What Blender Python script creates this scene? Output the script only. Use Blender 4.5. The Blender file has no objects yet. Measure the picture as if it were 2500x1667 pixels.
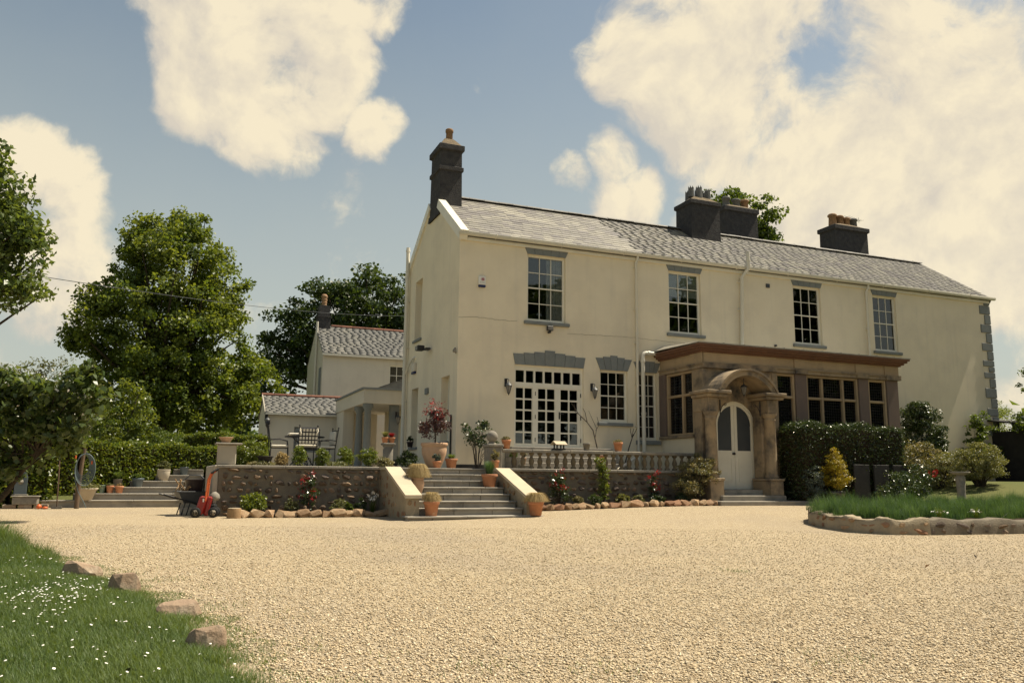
import bpy, math, random
import numpy as np
from mathutils import Vector, Matrix, Euler
R = math.radians
random.seed(7); rng = np.random.default_rng(7)
scene = bpy.context.scene
col = scene.collection

# ------------------------------------------------------------------ camera
YAW, PITCH, ROLL = 0.383, 0.162, 0.0103
CAM = Vector((-6.131, -18.737, -0.2016))
def cam_axes():
    cy, sy, cp, sp = math.cos(YAW), math.sin(YAW), math.cos(PITCH), math.sin(PITCH)
    f = Vector((sy*cp, cy*cp, sp)); r = Vector((cy, -sy, 0)); u = r.cross(f)
    cr, sr = math.cos(ROLL), math.sin(ROLL)
    return r*cr+u*sr, r*-sr+u*cr, f
_r, _u, _f = cam_axes()
cd = bpy.data.cameras.new('camera'); cam = bpy.data.objects.new('camera', cd); col.objects.link(cam)
cam.matrix_world = Matrix(((_r.x, _u.x, -_f.x, CAM.x), (_r.y, _u.y, -_f.y, CAM.y), (_r.z, _u.z, -_f.z, CAM.z), (0, 0, 0, 1)))
cd.sensor_width = 36; cd.lens = 36*1999.8/2500; cd.clip_start = 0.05; cd.clip_end = 3000
scene.camera = cam

# ------------------------------------------------------------------ sun and sky
SUN = Vector((0.50, -0.030, 0.866)).normalized()          # towards the sun: raking along the front wall
sl = bpy.data.lights.new('sun', 'SUN'); sl.energy = 4.9; sl.angle = R(0.53); sl.color = (1.0, 0.90, 0.71)
so = bpy.data.objects.new('sun', sl); col.objects.link(so); so.location = (40, 0, 60)
so.rotation_euler = SUN.to_track_quat('Z', 'Y').to_euler()
scene.view_settings.view_transform = 'Standard'; scene.view_settings.look = 'None'
scene.view_settings.exposure = 0.66; scene.view_settings.gamma = 1.0
scene.cycles.max_bounces = 7; scene.cycles.transparent_max_bounces = 12
scene.cycles.sample_clamp_indirect = 4.0
scene.cycles.use_denoising = True

def build_world():
    w = bpy.data.worlds.new('World'); scene.world = w; w.use_nodes = True
    nt = w.node_tree; nt.nodes.clear()
    N = lambda t, **k: _node(nt, t, k)
    def _node(nt, t, k):
        n = nt.nodes.new(t)
        for a, b in k.items(): setattr(n, a, b)
        return n
    L = nt.links.new
    out = N('ShaderNodeOutputWorld'); bg = N('ShaderNodeBackground'); bg.inputs['Strength'].default_value = 1.0
    sky = N('ShaderNodeTexSky', sky_type='NISHITA'); sky.sun_disc = False
    sky.sun_elevation = math.asin(SUN.z); sky.sun_rotation = math.atan2(SUN.x, SUN.y)
    sky.altitude = 50; sky.air_density = 1.0; sky.dust_density = 1.0; sky.ozone_density = 1.0
    tint = N('ShaderNodeMix', data_type='RGBA', blend_type='MULTIPLY'); tint.inputs[0].default_value = 1.0
    L(sky.outputs[0], tint.inputs[6]); tint.inputs[7].default_value = (0.093, 0.083, 0.065, 1)
    tc = N('ShaderNodeTexCoord')
    def vm(op, a, b=None):
        n = N('ShaderNodeVectorMath', operation=op)
        for i, x in enumerate((a, b)):
            if x is None: continue
            if hasattr(x, 'links'): L(x, n.inputs[i])
            else: n.inputs[i].default_value = x
        return n
    def m(op, a, b=None, c=None, clamp=False):
        n = N('ShaderNodeMath', operation=op, use_clamp=clamp)
        for i, x in enumerate((a, b, c)):
            if x is None: continue
            if hasattr(x, 'links'): L(x, n.inputs[i])
            else: n.inputs[i].default_value = x
        return n.outputs[0]
    d = vm('NORMALIZE', tc.outputs['Generated']).outputs[0]
    sep = N('ShaderNodeSeparateXYZ'); L(d, sep.inputs[0])
    # a flat cloud layer: direction divided by height
    den = m('ADD', m('MAXIMUM', sep.outputs[2], 0.0), 0.22)
    cmb = N('ShaderNodeCombineXYZ'); L(m('DIVIDE', sep.outputs[0], den), cmb.inputs[0]); L(m('DIVIDE', sep.outputs[1], den), cmb.inputs[1])
    def noise(vec, sc, det, rough, off=(0, 0, 0)):
        n = N('ShaderNodeTexNoise'); n.inputs['Scale'].default_value = sc; n.inputs['Detail'].default_value = det; n.inputs['Roughness'].default_value = rough
        L(vm('ADD', vec, off).outputs[0], n.inputs['Vector']); return n.outputs['Fac']
    def density(vec):
        """cumulus density along a direction: open-sky noise, the banks in view, billow detail"""
        warp = N('ShaderNodeTexNoise'); warp.inputs['Scale'].default_value = 5.0; warp.inputs['Detail'].default_value = 4; L(vec, warp.inputs['Vector'])
        wv = vm('ADD', vec, vm('MULTIPLY', vm('SUBTRACT', warp.outputs['Color'], (.5, .5, .5)).outputs[0], (.11, .11, .11)).outputs[0]).outputs[0]
        wn = vm('NORMALIZE', wv).outputs[0]
        fine = noise(wv, 7.0, 10, 0.60); mid = noise(wv, 15.0, 8, 0.62, (5, 2, 1))
        acc = None
        for (b, rin, rout, wt) in BANKS:
            dot = vm('DOT_PRODUCT', wn, b).outputs['Value']
            mr = N('ShaderNodeMapRange', interpolation_type='SMOOTHSTEP')
            L(dot, mr.inputs[0]); mr.inputs[1].default_value = math.cos(R(rout)); mr.inputs[2].default_value = math.cos(R(rin)); mr.inputs[3].default_value = 0; mr.inputs[4].default_value = wt
            acc = mr.outputs[0] if acc is None else m('MAXIMUM', acc, mr.outputs[0])
        dn = m('ADD', m('MULTIPLY', m('SUBTRACT', big, 0.47), 1.3), m('MULTIPLY', acc, 0.74))
        dn = m('ADD', dn, m('MULTIPLY', m('SUBTRACT', fine, 0.5), 1.7))
        return m('ADD', dn, m('MULTIPLY', m('SUBTRACT', mid, 0.5), 0.8))
    big = noise(cmb.outputs[0], 1.0, 2, 0.5, (3.1, 1.7, 0))
    dens = density(d); lit = density(vm('ADD', d, (SUN.x*.035, SUN.y*.035, SUN.z*.035)).outputs[0])
    cov = N('ShaderNodeMapRange', interpolation_type='SMOOTHSTEP'); L(dens, cov.inputs[0])
    cov.inputs[1].default_value = 0.26; cov.inputs[2].default_value = 0.66
    thick = N('ShaderNodeMapRange'); L(m('SUBTRACT', dens, lit), thick.inputs[0]); thick.inputs[1].default_value = -0.30; thick.inputs[2].default_value = 0.20
    cc = N('ShaderNodeMix', data_type='RGBA'); L(thick.outputs[0], cc.inputs[0])
    cc.inputs[6].default_value = (0.45, 0.405, 0.335, 1); cc.inputs[7].default_value = (0.605, 0.53, 0.385, 1)
    # thin veil of haze, stronger towards the horizon
    veil = N('ShaderNodeMapRange', interpolation_type='SMOOTHSTEP'); L(sep.outputs[2], veil.inputs[0]); veil.inputs[1].default_value = 0.62; veil.inputs[2].default_value = 0.05; veil.inputs[3].default_value = 0.0; veil.inputs[4].default_value = 0.85
    vc = N('ShaderNodeMix', data_type='RGBA'); L(m('ADD', veil.outputs[0], m('MULTIPLY', m('SUBTRACT', noise(d, 2.5, 6, .6, (2, 9, 4)), .5), .35), clamp=True), vc.inputs[0]); L(tint.outputs[2], vc.inputs[6]); vc.inputs[7].default_value = (0.33, 0.345, 0.305, 1)
    mix = N('ShaderNodeMix', data_type='RGBA'); L(m('MULTIPLY', cov.outputs[0], 0.95), mix.inputs[0]); L(vc.outputs[2], mix.inputs[6]); L(cc.outputs[2], mix.inputs[7])
    L(mix.outputs[2], bg.inputs[0]); L(bg.outputs[0], out.inputs[0])
    w.cycles.sampling_method = 'MANUAL'; w.cycles.sample_map_resolution = 512
def pdir(u, v):
    # direction of a cloud bank, from its bearing and height in the sky
    d = _f+_r*((u-1250)/1999.8)-_u*((v-833.5)/1999.8)
    return tuple(d.normalized())
BANKS = [(pdir(640, 40), 5, 9, 1.0), (pdir(570, 170), 2.5, 6.5, .95), (pdir(790, 180), 2.5, 5.5, .9), (pdir(650, 290), 1.5, 5, .9), (pdir(730, 350), .5, 3, .7), (pdir(940, 350), .3, 3.0, .75), (pdir(930, 40), 1, 3.5, .7),
         (pdir(60, 470), 3, 6.8, 1.0), (pdir(120, 640), 2, 6, .85), (pdir(2050, 60), 9, 15, 1.0), (pdir(2350, 350), 9, 15, 1.0), (pdir(1700, 60), 5, 9, .95), (pdir(1800, 200), 4, 8, .9), (pdir(1680, 280), 1, 4.0, .75),
         (pdir(2050, 430), 5, 9, .9), (pdir(1530, 500), .5, 4.0, .8), (pdir(1480, 400), .2, 2.4, .65), (pdir(1390, 430), .2, 2.2, .6), (pdir(2300, 700), 9, 14, .9), (pdir(1800, 560), 2, 6, .85)]
build_world()

# ------------------------------------------------------------------ materials
MAT = {}
def mat(name, c1, c2=None, scale=6.0, rough=0.8, bump=0.0, bscale=None, spec=0.3, detail=5, metal=0.0, c3=None, s3=1.0, t3=(0.5, 0.7), rnd=0.0, rndcol=None, coord='Object', brough=0.6, dist=0.02, streak=None):
    """procedural surface: two colours mixed by noise, an optional stain colour, per-piece variation and fine relief"""
    m = bpy.data.materials.new(name); m.use_nodes = True; nt = m.node_tree; L = nt.links.new
    b = nt.nodes['Principled BSDF']; b.inputs['Roughness'].default_value = rough; b.inputs['Specular IOR Level'].default_value = spec; b.inputs['Metallic'].default_value = metal
    tc = nt.nodes.new('ShaderNodeTexCoord'); src = tc.outputs['Object']
    if coord == 'World':
        g = nt.nodes.new('ShaderNodeNewGeometry'); src = g.outputs['Position']
    def nz(s, det=detail, r=brough):
        n = nt.nodes.new('ShaderNodeTexNoise'); n.inputs['Scale'].default_value = s; n.inputs['Detail'].default_value = det; n.inputs['Roughness'].default_value = r
        L(src, n.inputs['Vector']); return n.outputs['Fac']
    def ramp(x, a, c):
        r = nt.nodes.new('ShaderNodeMapRange'); L(x, r.inputs[0]); r.inputs[1].default_value = a; r.inputs[2].default_value = c; return r.outputs[0]
    def mixc(f, a, c, mode='MIX'):
        n = nt.nodes.new('ShaderNodeMix'); n.data_type = 'RGBA'; n.blend_type = mode
        if hasattr(f, 'links'): L(f, n.inputs[0])
        else: n.inputs[0].default_value = f
        for i, x in ((6, a), (7, c)):
            if hasattr(x, 'links'): L(x, n.inputs[i])
            else: n.inputs[i].default_value = (*x, 1)
        return n.outputs[2]
    c = mixc(ramp(nz(scale), 0.3, 0.7), c1, c2 or c1)
    if c3: c = mixc(ramp(nz(s3), *t3), c, c3)
    if streak:      # rain streaks: noise drawn out down the wall
        mp = nt.nodes.new('ShaderNodeMapping'); L(src, mp.inputs[0]); mp.inputs['Scale'].default_value = (5.5, 5.5, .38); ns = nt.nodes.new('ShaderNodeTexNoise'); ns.inputs['Scale'].default_value = 1.0; ns.inputs['Detail'].default_value = 6; L(mp.outputs[0], ns.inputs['Vector'])
        k = nt.nodes.new('ShaderNodeMath'); k.operation = 'MULTIPLY'; L(ramp(ns.outputs['Fac'], 0.54, 0.80), k.inputs[0]); k.inputs[1].default_value = .3; c = mixc(k.outputs[0], c, streak)
    if rnd > 0 or rndcol:
        oi = nt.nodes.new('ShaderNodeObjectInfo'); at = nt.nodes.new('ShaderNodeAttribute'); at.attribute_name = 'rnd'
        ad = nt.nodes.new('ShaderNodeMath'); ad.operation = 'ADD'; L(oi.outputs['Random'], ad.inputs[0]); L(at.outputs['Fac'], ad.inputs[1])
        fr = nt.nodes.new('ShaderNodeMath'); fr.operation = 'FRACT'; L(ad.outputs[0], fr.inputs[0])
        if rndcol: c = mixc(ramp(fr.outputs[0], 0.35, 1.0), c, rndcol)
        if rnd > 0:
            m2 = nt.nodes.new('ShaderNodeMath'); m2.operation = 'MULTIPLY'; L(fr.outputs[0], m2.inputs[0]); m2.inputs[1].default_value = 7.31
            f2 = nt.nodes.new('ShaderNodeMath'); f2.operation = 'FRACT'; L(m2.outputs[0], f2.inputs[0])
            r = nt.nodes.new('ShaderNodeMapRange'); L(f2.outputs[0], r.inputs[0]); r.inputs[3].default_value = 1-rnd; r.inputs[4].default_value = 1+rnd
            hv = nt.nodes.new('ShaderNodeHueSaturation'); L(r.outputs[0], hv.inputs['Value']); L(c, hv.inputs['Color']); c = hv.outputs[0]
    L(c, b.inputs['Base Color'])
    if bump:
        bp = nt.nodes.new('ShaderNodeBump'); bp.inputs['Strength'].default_value = bump; bp.inputs['Distance'].default_value = dist
        L(nz(bscale or scale*6, 6, 0.65), bp.inputs['Height']); L(bp.outputs[0], b.inputs['Normal'])
    MAT[name] = m; return m
def leafmat(name, c1, c2, tr=0.35, rough=0.45, spec=0.35, tcol=None):
    m = bpy.data.materials.new(name); m.use_nodes = True; nt = m.node_tree; L = nt.links.new
    b = nt.nodes['Principled BSDF']; b.inputs['Roughness'].default_value = rough; b.inputs['Specular IOR Level'].default_value = spec
    at = nt.nodes.new('ShaderNodeAttribute'); at.attribute_name = 'rnd'
    mx = nt.nodes.new('ShaderNodeMix'); mx.data_type = 'RGBA'; L(at.outputs['Fac'], mx.inputs[0]); mx.inputs[6].default_value = (*c1, 1); mx.inputs[7].default_value = (*c2, 1)
    L(mx.outputs[2], b.inputs['Base Color'])
    t = nt.nodes.new('ShaderNodeBsdfTranslucent')
    m2 = nt.nodes.new('ShaderNodeMix'); m2.data_type = 'RGBA'; m2.blend_type = 'MULTIPLY'; m2.inputs[0].default_value = 1; L(mx.outputs[2], m2.inputs[6]); m2.inputs[7].default_value = (*(tcol or (1.9, 1.7, 0.7)), 1)
    L(m2.outputs[2], t.inputs[0])
    ms = nt.nodes.new('ShaderNodeMixShader'); ms.inputs[0].default_value = tr; L(b.outputs[0], ms.inputs[1]); L(t.outputs[0], ms.inputs[2])
    L(ms.outputs[0], nt.nodes['Material Output'].inputs[0]); MAT[name] = m; return m
def glassmat(name, refl=1.0, tint=(0.62, 0.66, 0.68), rough=0.02):
    m = bpy.data.materials.new(name); m.use_nodes = True; nt = m.node_tree; L = nt.links.new
    nt.nodes.remove(nt.nodes['Principled BSDF'])
    fr = nt.nodes.new('ShaderNodeFresnel'); fr.inputs[0].default_value = 1.52
    mu = nt.nodes.new('ShaderNodeMath'); mu.operation = 'MULTIPLY'; mu.use_clamp = True; L(fr.outputs[0], mu.inputs[0]); mu.inputs[1].default_value = refl
    tr = nt.nodes.new('ShaderNodeBsdfTransparent'); tr.inputs[0].default_value = (*tint, 1)
    gl = nt.nodes.new('ShaderNodeBsdfGlossy'); gl.inputs['Roughness'].default_value = rough
    tc = nt.nodes.new('ShaderNodeTexCoord'); n = nt.nodes.new('ShaderNodeTexNoise'); n.inputs['Scale'].default_value = 2.2; L(tc.outputs['Object'], n.inputs['Vector'])
    bp = nt.nodes.new('ShaderNodeBump'); bp.inputs['Strength'].default_value = 0.05; bp.inputs['Distance'].default_value = 0.05; L(n.outputs['Fac'], bp.inputs['Height']); L(bp.outputs[0], gl.inputs['Normal'])
    ms = nt.nodes.new('ShaderNodeMixShader'); L(mu.outputs[0], ms.inputs[0]); L(tr.outputs[0], ms.inputs[1]); L(gl.outputs[0], ms.inputs[2])
    L(ms.outputs[0], nt.nodes['Material Output'].inputs[0]); MAT[name] = m; return m

mat('stucco', (0.735, 0.645, 0.485), (0.785, 0.695, 0.53), 1.4, 0.92, 0.12, 55, 0.15, c3=(0.64, 0.565, 0.44), s3=0.8, t3=(0.48, 0.8), coord='World', dist=0.01, streak=(0.52, 0.47, 0.39))
mat('render_grey', (0.42, 0.38, 0.31), (0.36, 0.325, 0.27), 2, 0.92, 0.2, 50, 0.15, coord='World', dist=0.01, streak=(0.2, 0.19, 0.16))
mat('stucco_pale', (0.60, 0.545, 0.45), (0.65, 0.595, 0.49), 1.2, 0.92, 0.1, 50, 0.15, streak=(0.4, 0.37, 0.31), c3=(0.5, 0.46, 0.38), s3=0.8, t3=(0.55, 0.85), coord='World', dist=0.01)
mat('greytrim', (0.17, 0.185, 0.185), (0.215, 0.225, 0.215), 5, 0.75, 0.15, 40, rnd=0.06)
mat('white', (0.70, 0.66, 0.56), (0.77, 0.73, 0.62), 3, 0.5, 0.05, 30)
mat('pipe_white', (0.60, 0.57, 0.49), (0.68, 0.64, 0.54), 2, 0.45)
mat('slate_grey', (0.145, 0.142, 0.135), (0.17, 0.165, 0.152), 1.5, 0.7, 0.2, 60, 0.4, c3=(0.235, 0.222, 0.185), s3=1.1, t3=(0.5, 0.8), rnd=0.13, coord='World', dist=0.015)
mat('slate', (0.185, 0.172, 0.15), (0.225, 0.208, 0.175), 1.5, 0.6, 0.25, 60, 0.45, c3=(0.31, 0.285, 0.225), s3=0.9, t3=(0.42, 0.75), rnd=0.16, rndcol=(0.15, 0.135, 0.13), coord='World', dist=0.015)
mat('slate_dark', (0.12, 0.115, 0.11), (0.19, 0.18, 0.16), 6, 0.7, 0.3, 40, 0.4, rnd=0.2)
mat('chimney', (0.042, 0.04, 0.042), (0.075, 0.07, 0.068), 7, 0.92, 0.9, 28, 0.2, c3=(0.13, 0.12, 0.10), s3=11, t3=(0.66, 0.8), coord='World', dist=0.03)
mat('lichen_cap', (0.10, 0.085, 0.065), (0.24, 0.18, 0.11), 9, 0.95, 0.8, 30, 0.15, dist=0.03)
mat('claypot', (0.36, 0.21, 0.11), (0.24, 0.15, 0.09), 7, 0.85, 0.3, 40, rnd=0.25)
mat('greypot', (0.12, 0.12, 0.12), (0.17, 0.165, 0.155), 8, 0.85, 0.3, 40, rnd=0.15)
mat('terracotta', (0.47, 0.215, 0.115), (0.37, 0.165, 0.09), 8, 0.85, 0.2, 50, 0.2, c3=(0.50, 0.36, 0.25), s3=9, t3=(0.56, 0.78), rnd=0.2)
mat('terracotta_pale', (0.52, 0.34, 0.22), (0.44, 0.28, 0.18), 7, 0.85, 0.2, 50, 0.2, c3=(0.3, 0.24, 0.18), s3=6, t3=(0.55, 0.8))
mat('sandstone', (0.35, 0.265, 0.17), (0.25, 0.195, 0.135), 3.2, 0.9, 0.4, 45, 0.15, c3=(0.055, 0.055, 0.058), s3=1.9, t3=(0.47, 0.70), coord='World', rnd=0.08, dist=0.012)
mat('sandstone_light', (0.43, 0.32, 0.20), (0.36, 0.265, 0.165), 2.2, 0.9, 0.25, 45, 0.15, c3=(0.17, 0.145, 0.12), s3=1.2, t3=(0.58, 0.85), coord='World', rnd=0.08, dist=0.012)
mat('brownstone', (0.20, 0.105, 0.066), (0.15, 0.08, 0.055), 4, 0.85, 0.3, 40, 0.2, coord='World', dist=0.012)
mat('pier_brown', (0.19, 0.14, 0.115), (0.155, 0.12, 0.105), 3, 0.9, 0.3, 55, 0.15, coord='World', dist=0.01)
mat('lead', (0.30, 0.275, 0.22), (0.21, 0.195, 0.165), 6, 0.6, 0.4, 20, 0.4, coord='World')
mat('slab', (0.34, 0.305, 0.25), (0.25, 0.23, 0.20), 5, 0.85, 0.35, 35, 0.2, c3=(0.16, 0.15, 0.13), s3=2.5, t3=(0.55, 0.8), rnd=0.12, coord='World', dist=0.01)
mat('capstone', (0.52, 0.44, 0.32), (0.46, 0.39, 0.285), 4, 0.85, 0.2, 40, 0.2, rnd=0.05)
mat('rubble', (0.28, 0.19, 0.125), (0.19, 0.14, 0.10), 9, 0.9, 0.7, 40, 0.15, c3=(0.38, 0.285, 0.19), s3=5, t3=(0.5, 0.75), rnd=0.42, rndcol=(0.12, 0.10, 0.09), dist=0.02)
mat('rubble_pale', (0.37, 0.255, 0.155), (0.28, 0.185, 0.11), 8, 0.9, 0.6, 40, 0.15, c3=(0.45, 0.36, 0.24), s3=5, t3=(0.5, 0.75), rnd=0.3, rndcol=(0.26, 0.14, 0.085), dist=0.02)
mat('mortar', (0.215, 0.185, 0.14), (0.15, 0.13, 0.105), 6, 0.95, 0.7, 40, 0.1, coord='World', dist=0.02)
mat('mortar_pale', (0.36, 0.30, 0.21), (0.27, 0.225, 0.16), 5, 0.95, 0.7, 40, 0.1, coord='World', dist=0.02)
mat('rock', (0.33, 0.24, 0.165), (0.24, 0.17, 0.12), 9, 0.9, 0.9, 26, 0.2, c3=(0.44, 0.37, 0.28), s3=5, t3=(0.5, 0.72), rnd=0.15, dist=0.015)
mat('soil', (0.075, 0.05, 0.035), (0.045, 0.032, 0.024), 20, 0.98, 1.0, 60, 0.1, coord='World', dist=0.03)
mat('paving', (0.30, 0.27, 0.22), (0.24, 0.215, 0.175), 3, 0.9, 0.3, 40, 0.2, coord='World')
mat('iron', (0.018, 0.018, 0.02), (0.03, 0.028, 0.028), 8, 0.5, 0.1, 40, 0.4)
mat('dark_metal', (0.045, 0.05, 0.058), (0.065, 0.07, 0.075), 8, 0.5, 0.1, 40, 0.4)
mat('lantern_glass', (0.16, 0.15, 0.14), (0.22, 0.21, 0.19), 8, 0.25, 0, 40, 0.5)
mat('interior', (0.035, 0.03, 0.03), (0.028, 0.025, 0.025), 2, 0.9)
mat('curtain', (0.74, 0.71, 0.62), (0.55, 0.53, 0.48), 12, 0.9)
mat('blind', (0.72, 0.70, 0.58), (0.66, 0.64, 0.53), 2, 0.9)
mat('redtile', (0.20, 0.085, 0.055), (0.15, 0.07, 0.05), 6, 0.85, 0.3, 30, rnd=0.25)
mat('oldwood', (0.15, 0.10, 0.065), (0.10, 0.07, 0.048), 7, 0.85, 0.4, 30, rnd=0.15)
mat('blackwood', (0.022, 0.02, 0.02), (0.038, 0.034, 0.03), 7, 0.8, 0.3, 30, rnd=0.15)
mat('bark', (0.085, 0.066, 0.048), (0.05, 0.04, 0.03), 9, 0.95, 1.0, 22, 0.1, dist=0.04)
mat('twig', (0.045, 0.036, 0.028), (0.07, 0.055, 0.042), 12, 0.9)
mat('redpaint', (0.28, 0.018, 0.014), (0.20, 0.014, 0.012), 4, 0.35, 0, 20, 0.5)
mat('orangepaint', (0.62, 0.13, 0.03), (0.55, 0.11, 0.03), 4, 0.4, 0, 20, 0.5)
mat('rubber', (0.015, 0.015, 0.016), (0.022, 0.022, 0.022), 9, 0.8)
mat('cushion', (0.72, 0.66, 0.54), (0.64, 0.58, 0.47), 14, 0.95, 0.2, 40)
mat('cushion_dark', (0.022, 0.022, 0.03), (0.03, 0.03, 0.036), 14, 0.95)
mat('glaze_blue', (0.075, 0.10, 0.12), (0.10, 0.13, 0.145), 5, 0.35, 0, 20, 0.5)
mat('glaze_green', (0.22, 0.29, 0.22), (0.17, 0.23, 0.18), 5, 0.45)
mat('glaze_dark', (0.028, 0.02, 0.022), (0.045, 0.03, 0.03), 5, 0.3, 0, 20, 0.5)
mat('cream_pot', (0.50, 0.43, 0.33), (0.42, 0.36, 0.28), 6, 0.8, 0.2, 40)
mat('stone_grey', (0.24, 0.22, 0.185), (0.17, 0.155, 0.135), 9, 0.9, 0.5, 40, 0.15, c3=(0.33, 0.29, 0.22), s3=7, t3=(0.5, 0.75), rnd=0.1, dist=0.01)
mat('baluster', (0.20, 0.16, 0.10), (0.13, 0.105, 0.075), 9, 0.92, 0.6, 40, 0.15, c3=(0.13, 0.11, 0.08), s3=8, t3=(0.5, 0.75), rnd=0.15, dist=0.01)
mat('hose', (0.11, 0.15, 0.165), (0.14, 0.18, 0.19), 9, 0.45)
mat('alarm_white', (0.74, 0.72, 0.66), (0.74, 0.72, 0.66), 3, 0.4)
mat('alarm_red', (0.36, 0.05, 0.10), (0.36, 0.05, 0.10), 3, 0.5)
mat('alarm_blue', (0.02, 0.03, 0.10), (0.02, 0.03, 0.10), 3, 0.4)
mat('petal_white', (0.78, 0.76, 0.70), (0.70, 0.67, 0.62), 30, 0.7)
mat('petal_red', (0.45, 0.025, 0.02), (0.38, 0.02, 0.02), 30, 0.6)
mat('petal_yellow', (0.70, 0.45, 0.03), (0.6, 0.36, 0.03), 30, 0.6)
mat('logwood', (0.34, 0.22, 0.115), (0.25, 0.16, 0.085), 9, 0.9, 0.5, 25)
glassmat('glass', 1.9, (0.75, 0.78, 0.79)); glassmat('glass_leaded', 1.3, (0.5, 0.53, 0.56))
mat('glass_frosted', (0.055, 0.062, 0.072), (0.065, 0.072, 0.08), 3, 0.3, 0, 20, 0.5)
leafmat('leaf_lime', (0.050, 0.090, 0.016), (0.170, 0.205, 0.036), 0.42)
leafmat('leaf_dark', (0.022, 0.042, 0.012), (0.062, 0.095, 0.020), 0.30)
leafmat('leaf_mid', (0.042, 0.075, 0.014), (0.105, 0.145, 0.028), 0.38)
leafmat('leaf_near', (0.055, 0.092, 0.022), (0.125, 0.165, 0.045), 0.38, 0.4, 0.45)
leafmat('leaf_quince', (0.040, 0.072, 0.018), (0.120, 0.155, 0.055), 0.36, 0.36, 0.5)
leafmat('leaf_grey', (0.090, 0.105, 0.045), (0.155, 0.160, 0.078), 0.3)
leafmat('leaf_hedge', (0.050, 0.088, 0.012), (0.170, 0.200, 0.034), 0.38, 0.38, 0.5)
leafmat('leaf_gloss', (0.020, 0.038, 0.014), (0.060, 0.086, 0.026), 0.18, 0.30, 0.6)
leafmat('leaf_yellow', (0.16, 0.16, 0.016), (0.36, 0.26, 0.022), 0.34)
leafmat('leaf_gold', (0.10, 0.115, 0.045), (0.20, 0.20, 0.085), 0.3)
leafmat('leaf_varieg', (0.085, 0.10, 0.045), (0.27, 0.225, 0.12), 0.26)
leafmat('leaf_red', (0.14, 0.012, 0.016), (0.34, 0.03, 0.03), 0.3, 0.35, 0.5, (1.6, 0.7, 0.6))
leafmat('leaf_purple', (0.040, 0.020, 0.022), (0.090, 0.040, 0.040), 0.2, 0.35, 0.5)
leafmat('leaf_blue', (0.07, 0.095, 0.085), (0.13, 0.16, 0.14), 0.2)
leafmat('straw', (0.26, 0.19, 0.085), (0.46, 0.36, 0.18), 0.3, 0.7, 0.2, (1.2, 1.1, 0.8))
leafmat('grass', (0.052, 0.098, 0.032), (0.150, 0.200, 0.060), 0.36, 0.5, 0.3)
leafmat('grass_bed', (0.034, 0.080, 0.034), (0.095, 0.165, 0.062), 0.30, 0.5, 0.3)

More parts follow.
